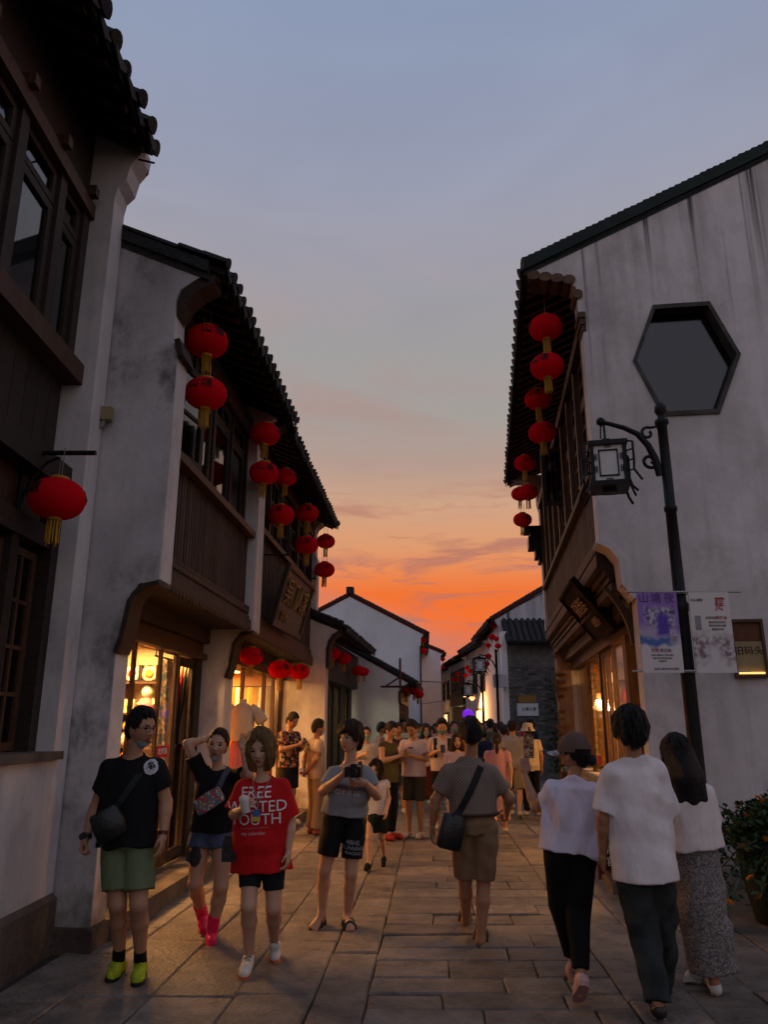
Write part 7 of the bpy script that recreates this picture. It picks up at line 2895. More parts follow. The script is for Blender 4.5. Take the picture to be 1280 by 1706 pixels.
# 1: man in black polo
Y = 5.58
cR, tR = shoe_pts(205, 1611, 181, 1637)
cL, tL = shoe_pts(239, 1614, 227, 1644)
J = joints(Y, dict(hc=(236, 1212, 0.02), nk=(221, 1256, 0.05), sR=(181, 1273, 0.03), sL=(262, 1271, 0.03), eR=(160, 1345, 0.06), eL=(277, 1336, 0.06),
                   wR=(144, 1392, -0.02), wL=(272, 1388, -0.02), pv=(213, 1392, 0.05), hR=(193, 1404, 0.05), hL=(233, 1404, 0.05),
                   kR=(196, 1506, -0.02), kL=(231, 1506, -0.04), aR=(199, 1592, 0.16), aL=(234, 1596, 0.14)))
J.update(cR=cR, tR=tR, cL=cL, tL=tL)
r1, J1, i1 = person(J, 'man in black polo shirt and green shorts with bright yellow-green trainers, looking aside', dict(
    yaw=118, pitch=-2, roll=0, skin=SKIN1, hair=('short', 'black'), mask=('chin', (0.30, 0.40, 0.43)), build=1.06, seed=4, arm=1.08, leg=1.04,
    top=dict(mat=BLK, loose=0.024, hem=-0.06, sleeve=0.62, cuff=0.026, collar=True, waist=1.02, fold=0.005),
    bottom=dict(kind='shorts', mat=cloth((0.14, 0.18, 0.095)), t=0.78, r=0.088, loose=0.024, fold=0.006),
    shoes=dict(kind='trainer', mat=pm('yellow_green_mesh', (0.42, 0.55, 0.02), 0.6, 0.25, 30, 0.4), solemat=RUBBER, sock=BLK, lace=BLK),
    handR=dict(curl=1.1), handL=dict(curl=0.45)))
face = i1['F']
ce = on_cloth(i1['objs']['top'], i1['off'], at(247, 1278, Y - 0.1), face, 0.0)
patch_print(i1['objs']['top'], r1, i1['off'], oval(0.050, 0.052, 20, 0.05), pm('white_badge', (0.62, 0.62, 0.68), 0.8, 0.05), ce, -i1['X'], i1['U'], face, 'badge')
patch_print(i1['objs']['top'], r1, i1['off'], oval(0.034, 0.034, 14, 0.14), pm('dark_badge', (0.03, 0.03, 0.05), 0.8, 0.3, 60), Vector(tuple(ce)) + Vector((0, -0.004, 0.006)), -i1['X'], i1['U'], V3(face), 'badge_centre')
gl_ = MB()                                       # spectacles
hd, hs = i1['hd'], i1['hs']
HP = lambda p: Vector(tuple(hd @ np.array(p) * hs + J1['hc'] - i1['off']))
for s_ in (-1, 1):
    gl_.tube([HP((s_ * 0.034 + math.cos(a) * 0.023, 0.094 - 0.004 * abs(math.cos(a)), -0.004 + math.sin(a) * 0.019)) for a in (2 * math.pi * q / 14 for q in range(15))], 0.0022, 5)
    gl_.tube([HP((s_ * 0.057, 0.090, 0.0)), HP((s_ * 0.076, 0.03, 0.002)), HP((s_ * 0.078, -0.01, -0.002))], 0.0022, 5)
gl_.tube([HP((-0.011, 0.096, 0.0)), HP((0.011, 0.096, 0.0))], 0.0022, 5)
gl_.build('spectacles', IRON, r1)
for s_, rad in (('R', 0.036), ('L', 0.030)):
    w = Vector(tuple(J1['w' + s_] - i1['off']))
    d = Vector(tuple(unit(J1['w' + s_] - J1['e' + s_])))
    m = MB()
    q = d.to_track_quat('Z', 'X').to_matrix().to_4x4()
    m.lathe([(rad, -0.012), (rad + 0.004, 0), (rad, 0.012)], w, 14, q)
    if s_ == 'R':
        m.lathe([(0.024, 0), (0.024, 0.010)], w + Vector((-0.01, -rad - 0.002, 0)), 14, Matrix.Rotation(R(90), 4, 'X'))
    m.build('wrist_watch' if s_ == 'R' else 'bracelet', LEATHER if s_ == 'R' else pm('dark_red_beads', (0.08, 0.015, 0.012), 0.4, 0.1), r1)
bag1 = thing('shoulder_bag', 'black shoulder bag hanging at the hip of the man in black polo', 'bag', at(180, 1372, Y - 0.18), R(10))
m = MB()
m.loft([[Vector((x * w, y * d_, z)) for x, y in ((-0.5, -0.5), (0, -0.62), (0.5, -0.5), (0.56, 0), (0.5, 0.5), (0, 0.55), (-0.5, 0.5), (-0.56, 0))] for z, w, d_ in ((-0.115, 0.15, 0.05), (-0.10, 0.21, 0.08), (0.0, 0.22, 0.085), (0.09, 0.20, 0.07), (0.11, 0.17, 0.05))])
m.build('pouch', LEATHER, bag1)
bag1.rotation_euler = (0, R(-28), R(10))
bag1.scale = (0.85, 0.85, 0.85)
pts = [on_cloth(i1['objs']['top'], i1['off'], at(px, py, Y), face, 0.010) for px, py in ((250, 1262), (240, 1282), (226, 1305), (212, 1327), (198, 1346), (190, 1357))]
bag1w = Matrix.Translation(at(180, 1372, Y - 0.18)) @ bag1.rotation_euler.to_matrix().to_4x4()
so_ = strap(pts, 0.05, 0.006, pm('dark_webbing', (0.012, 0.020, 0.017), 0.8, 0.15, 40), 'strap')
so_.parent = bag1
so_.matrix_parent_inverse = bag1w.inverted()

# 2: woman in black tee, arms raised
Y = 6.5
cL, tL = shoe_pts(357, 1548, 350, 1576)
J = joints(Y, dict(hc=(363, 1240, 0.0), nk=(364, 1277, 0.04), sR=(336, 1285, 0.04), sL=(393, 1285, 0.04), eR=(312, 1239, -0.02), eL=(416, 1290, -0.12),
                   wR=(341, 1232, 0.13), wL=(405, 1252, -0.05), pv=(352, 1383, 0.06), hR=(336, 1391, 0.06), hL=(370, 1391, 0.06),
                   kR=(325, 1472, 0.0), kL=(368, 1477, 0.0), aR=(336, 1520, 0.36), aL=(355, 1544, 0.08), cR=(337, 1534, 0.42), tR=(341, 1556, 0.26)))
J['tR'].z = max(J['tR'].z, 0.012)
J.update(cL=cL, tL=tL)
r2, J2, i2 = person(J, 'woman in black tee and denim shorts with raised arms and hot pink boots', dict(
    yaw=180, pitch=2, roll=-7, skin=SKIN2, hair=('tied', 'brown'), female=True, mask=('chin', (0.36, 0.44, 0.58)), build=0.98, seed=8, k=0.96, leg=1.08,
    top=dict(mat=BLK, loose=0.028, hem=0.0, sleeve=0.62, cuff=0.034, waist=1.0, fold=0.005),
    bottom=dict(kind='shorts', mat=cloth((0.085, 0.12, 0.22), 0.9, 0.25, 14), t=0.27, r=0.100, loose=0.02, waist=0.2),
    shoes=dict(kind='boot', mat=pm('hot_pink_rubber', (0.78, 0.012, 0.10), 0.4, 0.06), h=0.30),
    handR=dict(curl=0.5, thumb=(0, 0, -1)), handL=dict(curl=0.30, d=(0.0, 0.1, 1), thumb=(-1, -0.2, 0))))
fb2 = thing('belt_bag', 'colourful printed belt bag worn across the chest of the woman with raised arms', 'bag', at(348, 1334, Y - 0.20), 0)
fb2.rotation_euler = (0, R(-32), 0)
m = MB()
m.loft([[Vector((x, y * d_, z * h_)) for y, z in ((-0.5, -0.5), (-0.5, 0.5), (0.5, 0.5), (0.5, -0.5))] for x, d_, h_ in ((-0.115, 0.03, 0.07), (-0.10, 0.06, 0.115), (0.0, 0.08, 0.125), (0.10, 0.06, 0.115), (0.115, 0.03, 0.07))], True, False)
m.build('pouch', pattern_mat('bag_print', [(0.5, 0.05, 0.04), (0.03, 0.10, 0.28), (0.55, 0.42, 0.3), (0.06, 0.22, 0.25), (0.25, 0.14, 0.10)], 70), fb2)
F2 = i2['F']
pts = [on_cloth(i2['objs']['top'], i2['off'], at(px, py, Y), F2, 0.010) for px, py in ((382, 1278), (376, 1290), (370, 1305), (364, 1318))]
so_ = strap(pts, 0.042, 0.006, pm('grey_webbing', (0.10, 0.11, 0.13), 0.7, 0.35, 60), 'strap')
so_.parent = fb2
so_.matrix_parent_inverse = (Matrix.Translation(fb2.location) @ fb2.rotation_euler.to_matrix().to_4x4()).inverted()
th = [o for o in r2.children if o.name.startswith('body')][0]
patch_print(th, r2, i2['off'], oval(0.055, 0.075, 16, 0.12), pm('tattoo_ink', (0.05, 0.045, 0.045), 0.6, 0.3, 40), at(322, 1428, Y - 0.08), -i2['X'], i2['U'], F2, 'tattoo')

# 3: woman in red tee
Y = 5.77
cR, tR = shoe_pts(418, 1601, 404, 1634)
cL, tL = shoe_pts(456, 1583, 459, 1606, 0.02, 0.0)
J = joints(Y, dict(hc=(434, 1249, 0.0), nk=(437, 1294, 0.05), sR=(404, 1306, 0.05), sL=(471, 1305, 0.05), eR=(390, 1356, 0.02), eL=(485, 1368, 0.07),
                   wR=(404, 1349, -0.22), wL=(481, 1416, 0.0), pv=(437, 1402, 0.06), hR=(420, 1412, 0.06), hL=(456, 1412, 0.06),
                   kR=(414, 1508, -0.06), kL=(456, 1512, 0.02), aR=(415, 1586, 0.10), aL=(457, 1564, 0.30)))
J.update(cR=cR, tR=tR, cL=cL, tL=tL)
r3, J3, i3 = person(J, 'woman in long red tee with white lettering, holding a white cup', dict(
    yaw=186, pitch=-3, roll=3, skin=SKIN2, hair=('bob', 'blond'), female=True, build=1.05, seed=15, k=0.97,
    top=dict(mat=cloth((0.50, 0.010, 0.012), 0.85, 0.08), loose=0.036, hem=-0.180, sleeve=0.86, cuff=0.046, waist=1.0, flare=0.018, fold=0.0075),
    bottom=dict(kind='shorts', mat=cloth((0.012, 0.016, 0.017)), t=0.70, r=0.066, loose=0.012, fold=0.002),
    shoes=dict(kind='trainer', mat=pm('white_knit', (0.62, 0.60, 0.58), 0.7, 0.12, 30, 0.3), lace=GREYINK, solemat=pm('orange_sole', (0.65, 0.16, 0.05), 0.6, 0.25, 9)),
    handR=dict(curl=0.95, d=(0.35, -0.55, 0.35), thumb=(0.1, -0.3, 1)), handL=dict(curl=0.6)))
F3 = i3['F']
T3 = i3['objs']['top']
for txt, py, sz, px in (('FREE', 1319, 0.105, 429), ('WASTED', 1342, 0.105, 430), ('YOUTH', 1363, 0.105, 428)):
    surf_print(T3, r3, i3['off'], txt, sz, WHITEP, at(px, py, Y), -i3['X'], i3['U'], F3)
surf_print(T3, r3, i3['off'], 'the young and the unfinished', 0.017, pm('pink_print', (0.55, 0.2, 0.2), 0.8, 0.05), at(427, 1376, Y), -i3['X'], i3['U'], F3)
surf_print(T3, r3, i3['off'], 'my calendar', 0.034, pm('pale_print', (0.6, 0.4, 0.4), 0.8, 0.05), at(425, 1385, Y), -i3['X'], i3['U'], F3)
m = MB()                                        # lanyard
o3 = Vector(tuple(i3['off']))
for pts in (((424, 1293), (422, 1304), (427, 1316), (432, 1332), (433, 1345)), ((452, 1292), (447, 1304), (440, 1318), (435, 1334), (433, 1345))):
    m.tube([on_cloth(T3, i3['off'], at(px, py, Y), F3, 0.008) - o3 for px, py in pts], 0.0035, 5)
m.build('lanyard', CORD, r3)
cup = thing('paper_cup', 'small white paper cup held by the woman in red', 'cup', at(408, 1341, Y - 0.30), 0)
cup.rotation_euler = (R(12), R(-10), 0)
cup.scale = (0.85, 0.85, 0.78)
m = MB()
m.lathe([(0.030, -0.06), (0.036, 0.02), (0.040, 0.045), (0.034, 0.07), (0.012, 0.085)], (0, 0, 0), 18)
m.build('cup_body', pm('white_paper', (0.60, 0.56, 0.52), 0.7, 0.08), cup)
tag_ = thing('name_tag', 'small blue and yellow tag on the lanyard of the woman in red', 'tag', on_cloth(T3, i3['off'], at(431, 1353, Y), F3, 0.012))
for z0, z1, mt in ((-0.045, -0.015, PM['yellow']), (-0.014, 0.03, PM['blue'])):
    MB().box(-0.022, 0.022, -0.006, 0.006, z0, z1).build('card', mt, tag_)
bag3 = thing('hand_bag', 'small black bag hanging beside the hip of the woman in red', 'bag', at(390, 1412, Y + 0.08), 0)
m = MB()
m.loft([[Vector((x * w, y * 0.09, z)) for x, y in ((-0.5, -0.5), (0.5, -0.5), (0.5, 0.5), (-0.5, 0.5))] for z, w in ((-0.085, 0.15), (0.0, 0.155), (0.085, 0.12))], True, False)
m.build('pouch', LEATHER, bag3)
m = MB()
m.tube([(0.02, -0.03, 0.08), (0.05, -0.10, 0.16), (0.075, -0.12, 0.24)], 0.005, 5)
m.build('strap', CORD, bag3)

# 4: young man with a camera
Y = 6.9
cR, tR = shoe_pts(541, 1531, 519, 1550)
cL, tL = shoe_pts(577, 1532, 585, 1553)
J = joints(Y, dict(hc=(584, 1230, 0.0), nk=(584, 1270, 0.03), sR=(557, 1283, 0.0), sL=(612, 1283, 0.06), eR=(538, 1318, -0.06), eL=(628, 1325, 0.0),
                   wR=(569, 1292, -0.26), wL=(608, 1303, -0.24), pv=(573, 1357, 0.06), hR=(557, 1366, 0.05), hL=(591, 1367, 0.08),
                   kR=(541, 1448, 0.02), kL=(585, 1455, 0.02), aR=(537, 1522, 0.14), aL=(579, 1526, 0.16)))
J.update(cR=cR, tR=tR, cL=cL, tL=tL)
r4, J4, i4 = person(J, 'young man in grey tee and black sports shorts holding up a camera', dict(
    yaw=222, pitch=8, roll=0, skin=SKIN2, hair=('fringe', 'brown'), build=1.0, seed=21, k=0.98, leg=0.98,
    top=dict(mat=cloth((0.25, 0.27, 0.285)), loose=0.03, hem=0.005, sleeve=0.72, cuff=0.034, waist=1.05, fold=0.006),
    bottom=dict(kind='shorts', mat=cloth((0.009, 0.011, 0.013), 0.7), t=0.72, r=0.080, loose=0.02, fold=0.006, waist=0.2),
    shoes=dict(kind='sandal', mat=LEATHER),
    handR=dict(curl=0.9, d=(0.7, -0.3, 0.3), thumb=(0.2, -0.6, 0.6)), handL=dict(curl=0.9, d=(-0.8, -0.3, -0.1), thumb=(0, -0.6, 0.5))))
F4 = i4['F']
surf_print(i4['objs']['top'], r4, i4['off'], 'DOWN TOWN', 0.050, pm('maroon_print', (0.08, 0.02, 0.025), 0.8, 0.1), at(577, 1309, Y), -i4['X'], i4['U'], F4)
surf_print(i4['objs']['top'], r4, i4['off'], 'OY II 05', 0.062, WHITEP, at(577, 1318, Y), -i4['X'], i4['U'], F4)
sb = i4['objs']['bottom']
for txt, py, sz in (('4BHS', 1402, 0.050), ('RUNNING', 1411, 0.040), ('RACING', 1419, 0.034)):
    surf_print(sb, r4, i4['off'], txt, sz, pm('grey_print', (0.35, 0.38, 0.38), 0.8, 0.1), at(587, py, Y), -i4['X'], i4['U'], F4)
cm = thing('camera', 'black camera on a neck strap held by the young man in grey', 'camera', at(590, 1285, Y - 0.34), R(-14))
m = MB()
m.box(-0.066, 0.066, -0.03, 0.03, -0.042, 0.036)
m.box(-0.025, 0.025, -0.028, 0.02, 0.037, 0.058)
m.box(-0.066, -0.04, -0.045, -0.031, -0.040, 0.034)
m.build('camera_body', RUBBER, cm)
m = MB()
m.lathe([(0.034, 0.0), (0.034, 0.03), (0.038, 0.032), (0.038, 0.06), (0.033, 0.062), (0.030, 0.055)], (0.008, -0.031, -0.006), 20, Matrix.Rotation(R(90), 4, 'X'))
m.build('lens', RUBBER, cm)
MB().box(0.03, 0.055, -0.02, 0.01, 0.037, 0.047).build('dial', pm('metal_dial', (0.3, 0.3, 0.3), 0.35, 0.1, metal=0.7), cm)
pts = [on_cloth(i4['objs']['top'], i4['off'], at(px, py, Y), F4, 0.008) for px, py in ((600, 1268), (602, 1280))] + [at(601, 1288, Y - 0.26), at(598, 1285, Y - 0.33)]
so_ = strap(pts, 0.03, 0.005, pm('blue_grey_strap', (0.04, 0.06, 0.075), 0.8, 0.1), 'strap')
so_.parent = cm
so_.matrix_parent_inverse = (Matrix.Translation(cm.location) @ cm.rotation_euler.to_matrix().to_4x4()).inverted()

# 5: man walking away in patterned polo and khaki shorts
Y = 6.55


def weave_mat(name, c1, c2):
    """Small check of diagonal lozenges, in the garment's own metres."""
    m = bpy.data.materials.new(name)
    m.use_nodes = True
    n, l = m.node_tree.nodes, m.node_tree.links
    b = n['Principled BSDF']
    b.inputs['Roughness'].default_value = 0.9
    tc = n.new('ShaderNodeTexCoord')
    outs = []
    for rot in (0.85, -0.85):
        mp = n.new('ShaderNodeMapping')
        mp.inputs['Rotation'].default_value = (0, rot, 0)
        l.new(tc.outputs['Object'], mp.inputs[0])
        w = n.new('ShaderNodeTexWave')
        w.inputs['Scale'].default_value = 17
        w.inputs['Distortion'].default_value = 0.6
        l.new(mp.outputs[0], w.inputs['Vector'])
        outs.append(w.outputs[0 if False else 'Fac'])
    mu = n.new('ShaderNodeMath')
    mu.operation = 'MULTIPLY'
    l.new(outs[0], mu.inputs[0])
    l.new(outs[1], mu.inputs[1])
    r = n.new('ShaderNodeMapRange')
    r.inputs['From Min'].default_value, r.inputs['From Max'].default_value = 0.15, 0.6
    l.new(mu.outputs[0], r.inputs['Value'])
    x = n.new('ShaderNodeMix')
    x.data_type = 'RGBA'
    l.new(r.outputs[0], x.inputs[0])
    x.inputs[6].default_value = tuple(c1) + (1,)
    x.inputs[7].default_value = tuple(c2) + (1,)
    l.new(x.outputs[2], b.inputs['Base Color'])
    return m


cL, tL = shoe_pts(778, 1549, 774, 1527, 0.03)
cR, tR = shoe_pts(799, 1582, 802, 1556)
J = joints(Y, dict(hc=(785, 1224, -0.02), nk=(784, 1262, 0), sL=(747, 1284, 0), sR=(821, 1284, 0), eL=(726, 1332, 0.02), eR=(848, 1328, 0.02),
                   wL=(721, 1372, 0.06), wR=(845, 1350, 0.20), pv=(790, 1370, 0.0), hL=(771, 1380, 0.0), hR=(810, 1380, 0.0),
                   kL=(775, 1465, 0.10), kR=(806, 1470, 0.06), aL=(777, 1532, 0.30), aR=(801, 1564, 0.02)))
J.update(cL=cL, tL=tL, cR=cR, tR=tR)
r5, J5, i5 = person(J, 'man walking away in patterned brown polo and khaki shorts with a shoulder bag', dict(
    yaw=2, pitch=-3, skin=SKIN3, hair=('short', 'black'), build=1.05, seed=33, arm=1.06, 
    top=dict(mat=weave_mat('checked_weave', (0.125, 0.095, 0.075), (0.30, 0.235, 0.185)), loose=0.022, hem=0.045, sleeve=0.72, cuff=0.024, waist=1.0, fold=0.006),
    bottom=dict(kind='shorts', mat=cloth((0.25, 0.165, 0.092), 0.9, 0.12), t=0.93, r=0.074, loose=0.022, fold=0.005, waist=0.14),
    shoes=dict(kind='sandal', mat=pm('brown_leather', (0.022, 0.010, 0.006), 0.5, 0.15)),
    handL=dict(curl=0.35), handR=dict(curl=0.9)))
be = MB()
bp = [i5['off'] * 0 + (J5['pv'] + i5['U'] * 0.068 + i5['X'] * math.cos(a) * 0.198 + i5['F'] * math.sin(a) * 0.148 - i5['off']) for a in (2 * math.pi * q / 24 for q in range(25))]
be.tube([Vector(tuple(p)) for p in bp], 0.017, 6, flat=0.7)
be.build('belt', pm('brown_belt', (0.06, 0.03, 0.018), 0.5, 0.1), r5)
B5 = -i5['F']
bag5 = thing('shoulder_bag', 'black shoulder bag at the left hip of the man in the patterned polo', 'bag', at(752, 1384, Y - 0.16), 0)
bag5.rotation_euler = (0, R(14), R(12))
m = MB()
m.loft([[Vector((x * w, y * d_, z)) for x, y in ((-0.5, -0.5), (0, -0.6), (0.5, -0.5), (0.55, 0), (0.5, 0.5), (0, 0.5), (-0.5, 0.5), (-0.55, 0))] for z, w, d_ in ((-0.135, 0.13, 0.05), (-0.12, 0.175, 0.08), (0.02, 0.18, 0.085), (0.10, 0.17, 0.06), (0.12, 0.14, 0.04))])
m.build('pouch', LEATHER, bag5)
pts = [on_cloth(i5['objs']['top'], i5['off'], at(px, py, Y), B5, 0.009) for px, py in ((803, 1262), (798, 1278), (790, 1296), (781, 1315), (772, 1333), (764, 1348))] + [at(756, 1362, Y - 0.19)]
so_ = strap(pts, 0.052, 0.006, pm('black_webbing', (0.012, 0.013, 0.015), 0.8, 0.1), 'strap')
so_.parent = bag5
so_.matrix_parent_inverse = (Matrix.Translation(bag5.location) @ bag5.rotation_euler.to_matrix().to_4x4()).inverted()

# 6: woman in cap photographing with a raised phone
Y = 5.3
cR, tR = shoe_pts(974, 1642, 962, 1668, 0.14, 0.012)
J = joints(Y, dict(hc=(957, 1256, 0.02), nk=(955, 1296, 0), sL=(920, 1311, 0.02), sR=(986, 1311, 0.0), eL=(893, 1345, 0.10), eR=(1003, 1362, 0.06),
                   wL=(874, 1290, 0.24), wR=(1004, 1408, 0.14), pv=(950, 1410, 0), hL=(931, 1420, 0), hR=(970, 1420, 0),
                   kL=(936, 1505, 0.16), kR=(963, 1510, 0.06), aL=(955, 1596, 0.30), aR=(968, 1622, -0.08), cL=(957, 1612, 0.34), tL=(950, 1596, 0.56)))
J['cL'].z = 0.0
J['tL'].z = 0.0
J.update(cR=cR, tR=tR)
r6, J6, i6 = person(J, 'woman in brown cap and lilac tee seen from behind, raising a phone', dict(
    yaw=-42, pitch=2, skin=SKIN3, hair=('tied', 'black'), female=True, build=1.06, seed=41, k=0.94, leg=0.90, mask=('chin', (0.25, 0.45, 0.5)), bun=(0.0, -0.135, -0.03),
    top=dict(mat=cloth((0.66, 0.60, 0.72)), loose=0.028, hem=-0.03, sleeve=0.62, cuff=0.024, waist=1.10, fold=0.008),
    bottom=dict(kind='trousers', mat=cloth((0.009, 0.009, 0.010)), rk=0.088, ra=0.052, loose=0.026, t=0.93, fold=0.004),
    shoes=dict(kind='trainer', mat=pm('pale_pink_knit', (0.58, 0.36, 0.34), 0.7, 0.12, 30), solemat=pm('pink_sole', (0.45, 0.26, 0.24), 0.7, 0.15)),
    handL=dict(curl=0.65, d=(0.1, 0.25, 1), thumb=(0.9, 0.1, 0.3)), handR=dict(curl=0.4)))
cp = MB()
A, E, fs = sphere_dirs(36, 20)
hd, hs = i6['hd'], i6['hs']
dv = np.stack([np.sin(A) * np.cos(E), np.cos(A) * np.cos(E), np.sin(E)], 1) * np.array((0.101, 0.124, 0.140)) + np.array((0, -0.006, 0.004))
keep = [f for f in fs if dv[list(f)].mean(0)[2] > 0.025 - 0.10 * dv[list(f)].mean(0)[1] * 0.3]
CM = pm('brown_cap', (0.115, 0.072, 0.058), 0.85, 0.12, 12, 0.2)
link('cap', mesh_np('cap', [((dv * hs) @ hd.T + J6['hc'] - i6['off'], keep, 0)], [CM]), r6)
vz = MB()
HP6 = lambda p: Vector(tuple(hd @ np.array(p) * hs + J6['hc'] - i6['off']))
rings = []
for q in range(7):
    t = q / 6
    rings.append([HP6((math.sin(a) * 0.094 * (1 - 0.10 * t), 0.03 + math.cos(a) * 0.086 + t * 0.095 * math.cos(a) ** 0.6, 0.022 - 0.018 * t - 0.02 * math.sin(a) ** 2)) for a in (-1.35 + 2.7 * i / 10 for i in range(11))] +
                 [HP6((math.sin(a) * 0.094 * (1 - 0.10 * t), 0.03 + math.cos(a) * 0.086 + t * 0.095 * math.cos(a) ** 0.6, 0.018 - 0.018 * t - 0.02 * math.sin(a) ** 2)) for a in (1.35 - 2.7 * i / 10 for i in range(11))])
vz.loft(rings, True, True)
vz.build('cap_peak', pattern_mat('peak_print', [(0.5, 0.5, 0.55), (0.10, 0.12, 0.20), (0.45, 0.45, 0.5), (0.3, 0.3, 0.36)], 60), r6)


def phone(p, rx, rz, label, lit=True, ry=0):
    t = thing('phone', label, 'phone', p)
    t.rotation_euler = (rx, ry, rz)
    MB().box(-0.037, 0.037, -0.0045, 0.0045, -0.075, 0.075).build('case', PHONE, t)
    MB().box(-0.034, 0.034, -0.0056, -0.0046, -0.071, 0.071).build('screen', SCREEN if lit else PHONE, t)
    m_ = MB()
    m_.box(-0.030, -0.008, 0.0046, 0.0075, 0.045, 0.068)
    m_.build('lens_bump', RUBBER, t)
    return t


phone(at(881, 1243, Y + 0.20), R(-8), R(10), 'phone held up by the woman in the brown cap', True, R(6))

# 7: young man in white tee
Y = 4.95
J = joints(Y, dict(hc=(1051, 1219, 0.0), nk=(1054, 1264, 0.0), sL=(1016, 1283, 0), sR=(1096, 1283, 0), eL=(1006, 1362, 0.0), eR=(1112, 1362, 0.06),
                   wL=(1005, 1420, 0.08), wR=(1104, 1412, 0.20), pv=(1073, 1440, 0), hL=(1052, 1450, 0), hR=(1095, 1450, 0),
                   kL=(1075, 1555, 0.08), kR=(1103, 1555, 0.18), aL=(1097, 1672, -0.05), aR=(1104, 1638, 0.42)))
cL, tL = shoe_pts(1108, 1703, 1085, 1690)
J.update(cL=gpt(1102, 1706), tL=gpt(1092, 1672), cR=gpt(1108, 1652), tR=gpt(1096, 1630))
r7, J7, i7 = person(J, 'young man in white tee and dark grey jeans walking away beside two women', dict(
    yaw=4, pitch=-4, skin=SKIN3, hair=('fringe', 'black'), build=1.02, seed=52,
    top=dict(mat=cloth((0.76, 0.69, 0.69)), loose=0.028, hem=-0.085, sleeve=0.86, cuff=0.026, waist=1.02, fold=0.009),
    bottom=dict(kind='trousers', mat=cloth((0.040, 0.048, 0.050), 0.9, 0.25, 4), rk=0.092, ra=0.070, loose=0.03, t=0.97, fold=0.008),
    shoes=dict(kind='trainer', mat=LEATHER, solemat=pm('grey_sole', (0.4, 0.4, 0.38), 0.7, 0.1)),
    handL=dict(curl=0.5), handR=dict(curl=0.4, thumb=(0, 0, 1))))

# 8: woman in flowered skirt
Y = 5.41
J = joints(Y, dict(hc=(1128, 1258, 0), nk=(1138, 1297, 0), sL=(1108, 1314, 0), sR=(1174, 1314, 0), eL=(1100, 1372, 0.12), eR=(1187, 1372, 0.05),
                   wL=(1106, 1410, 0.24), wR=(1178, 1412, 0.20), pv=(1158, 1418, 0), hL=(1142, 1426, 0), hR=(1176, 1426, 0),
                   kL=(1150, 1525, 0.10), kR=(1182, 1525, 0.0), aL=(1160, 1618, 0.24), aR=(1190, 1636, -0.04)))
J.update(cL=gpt(1166, 1637), tL=gpt(1140, 1636), cR=gpt(1198, 1662), tR=gpt(1186, 1634))
SKIRT = pattern_mat('flowered_skirt', [(0.20, 0.175, 0.165), (0.10, 0.092, 0.095), (0.27, 0.235, 0.22), (0.085, 0.085, 0.095), (0.16, 0.135, 0.125)], 120)
r8, J8, i8 = person(J, 'woman with long black hair in white blouse and long grey flowered skirt', dict(
    yaw=-6, pitch=0, roll=-4, skin=SKIN3, hair=('long', 'black'), hairlen=0.12, female=True, build=1.04, seed=63, k=0.95,
    top=dict(mat=cloth((0.75, 0.68, 0.65)), loose=0.034, hem=0.020, sleeve=0.92, cuff=0.040, waist=1.05, fold=0.006, name='blouse'),
    bottom=dict(kind='skirt', mat=SKIRT, len=0.70, hemw=0.165, loose=0.02, fold=0.010),
    shoes=dict(kind='trainer', mat=pm('white_canvas', (0.60, 0.57, 0.54), 0.8, 0.1)),
    handL=dict(curl=0.4), handR=dict(curl=0.4)))


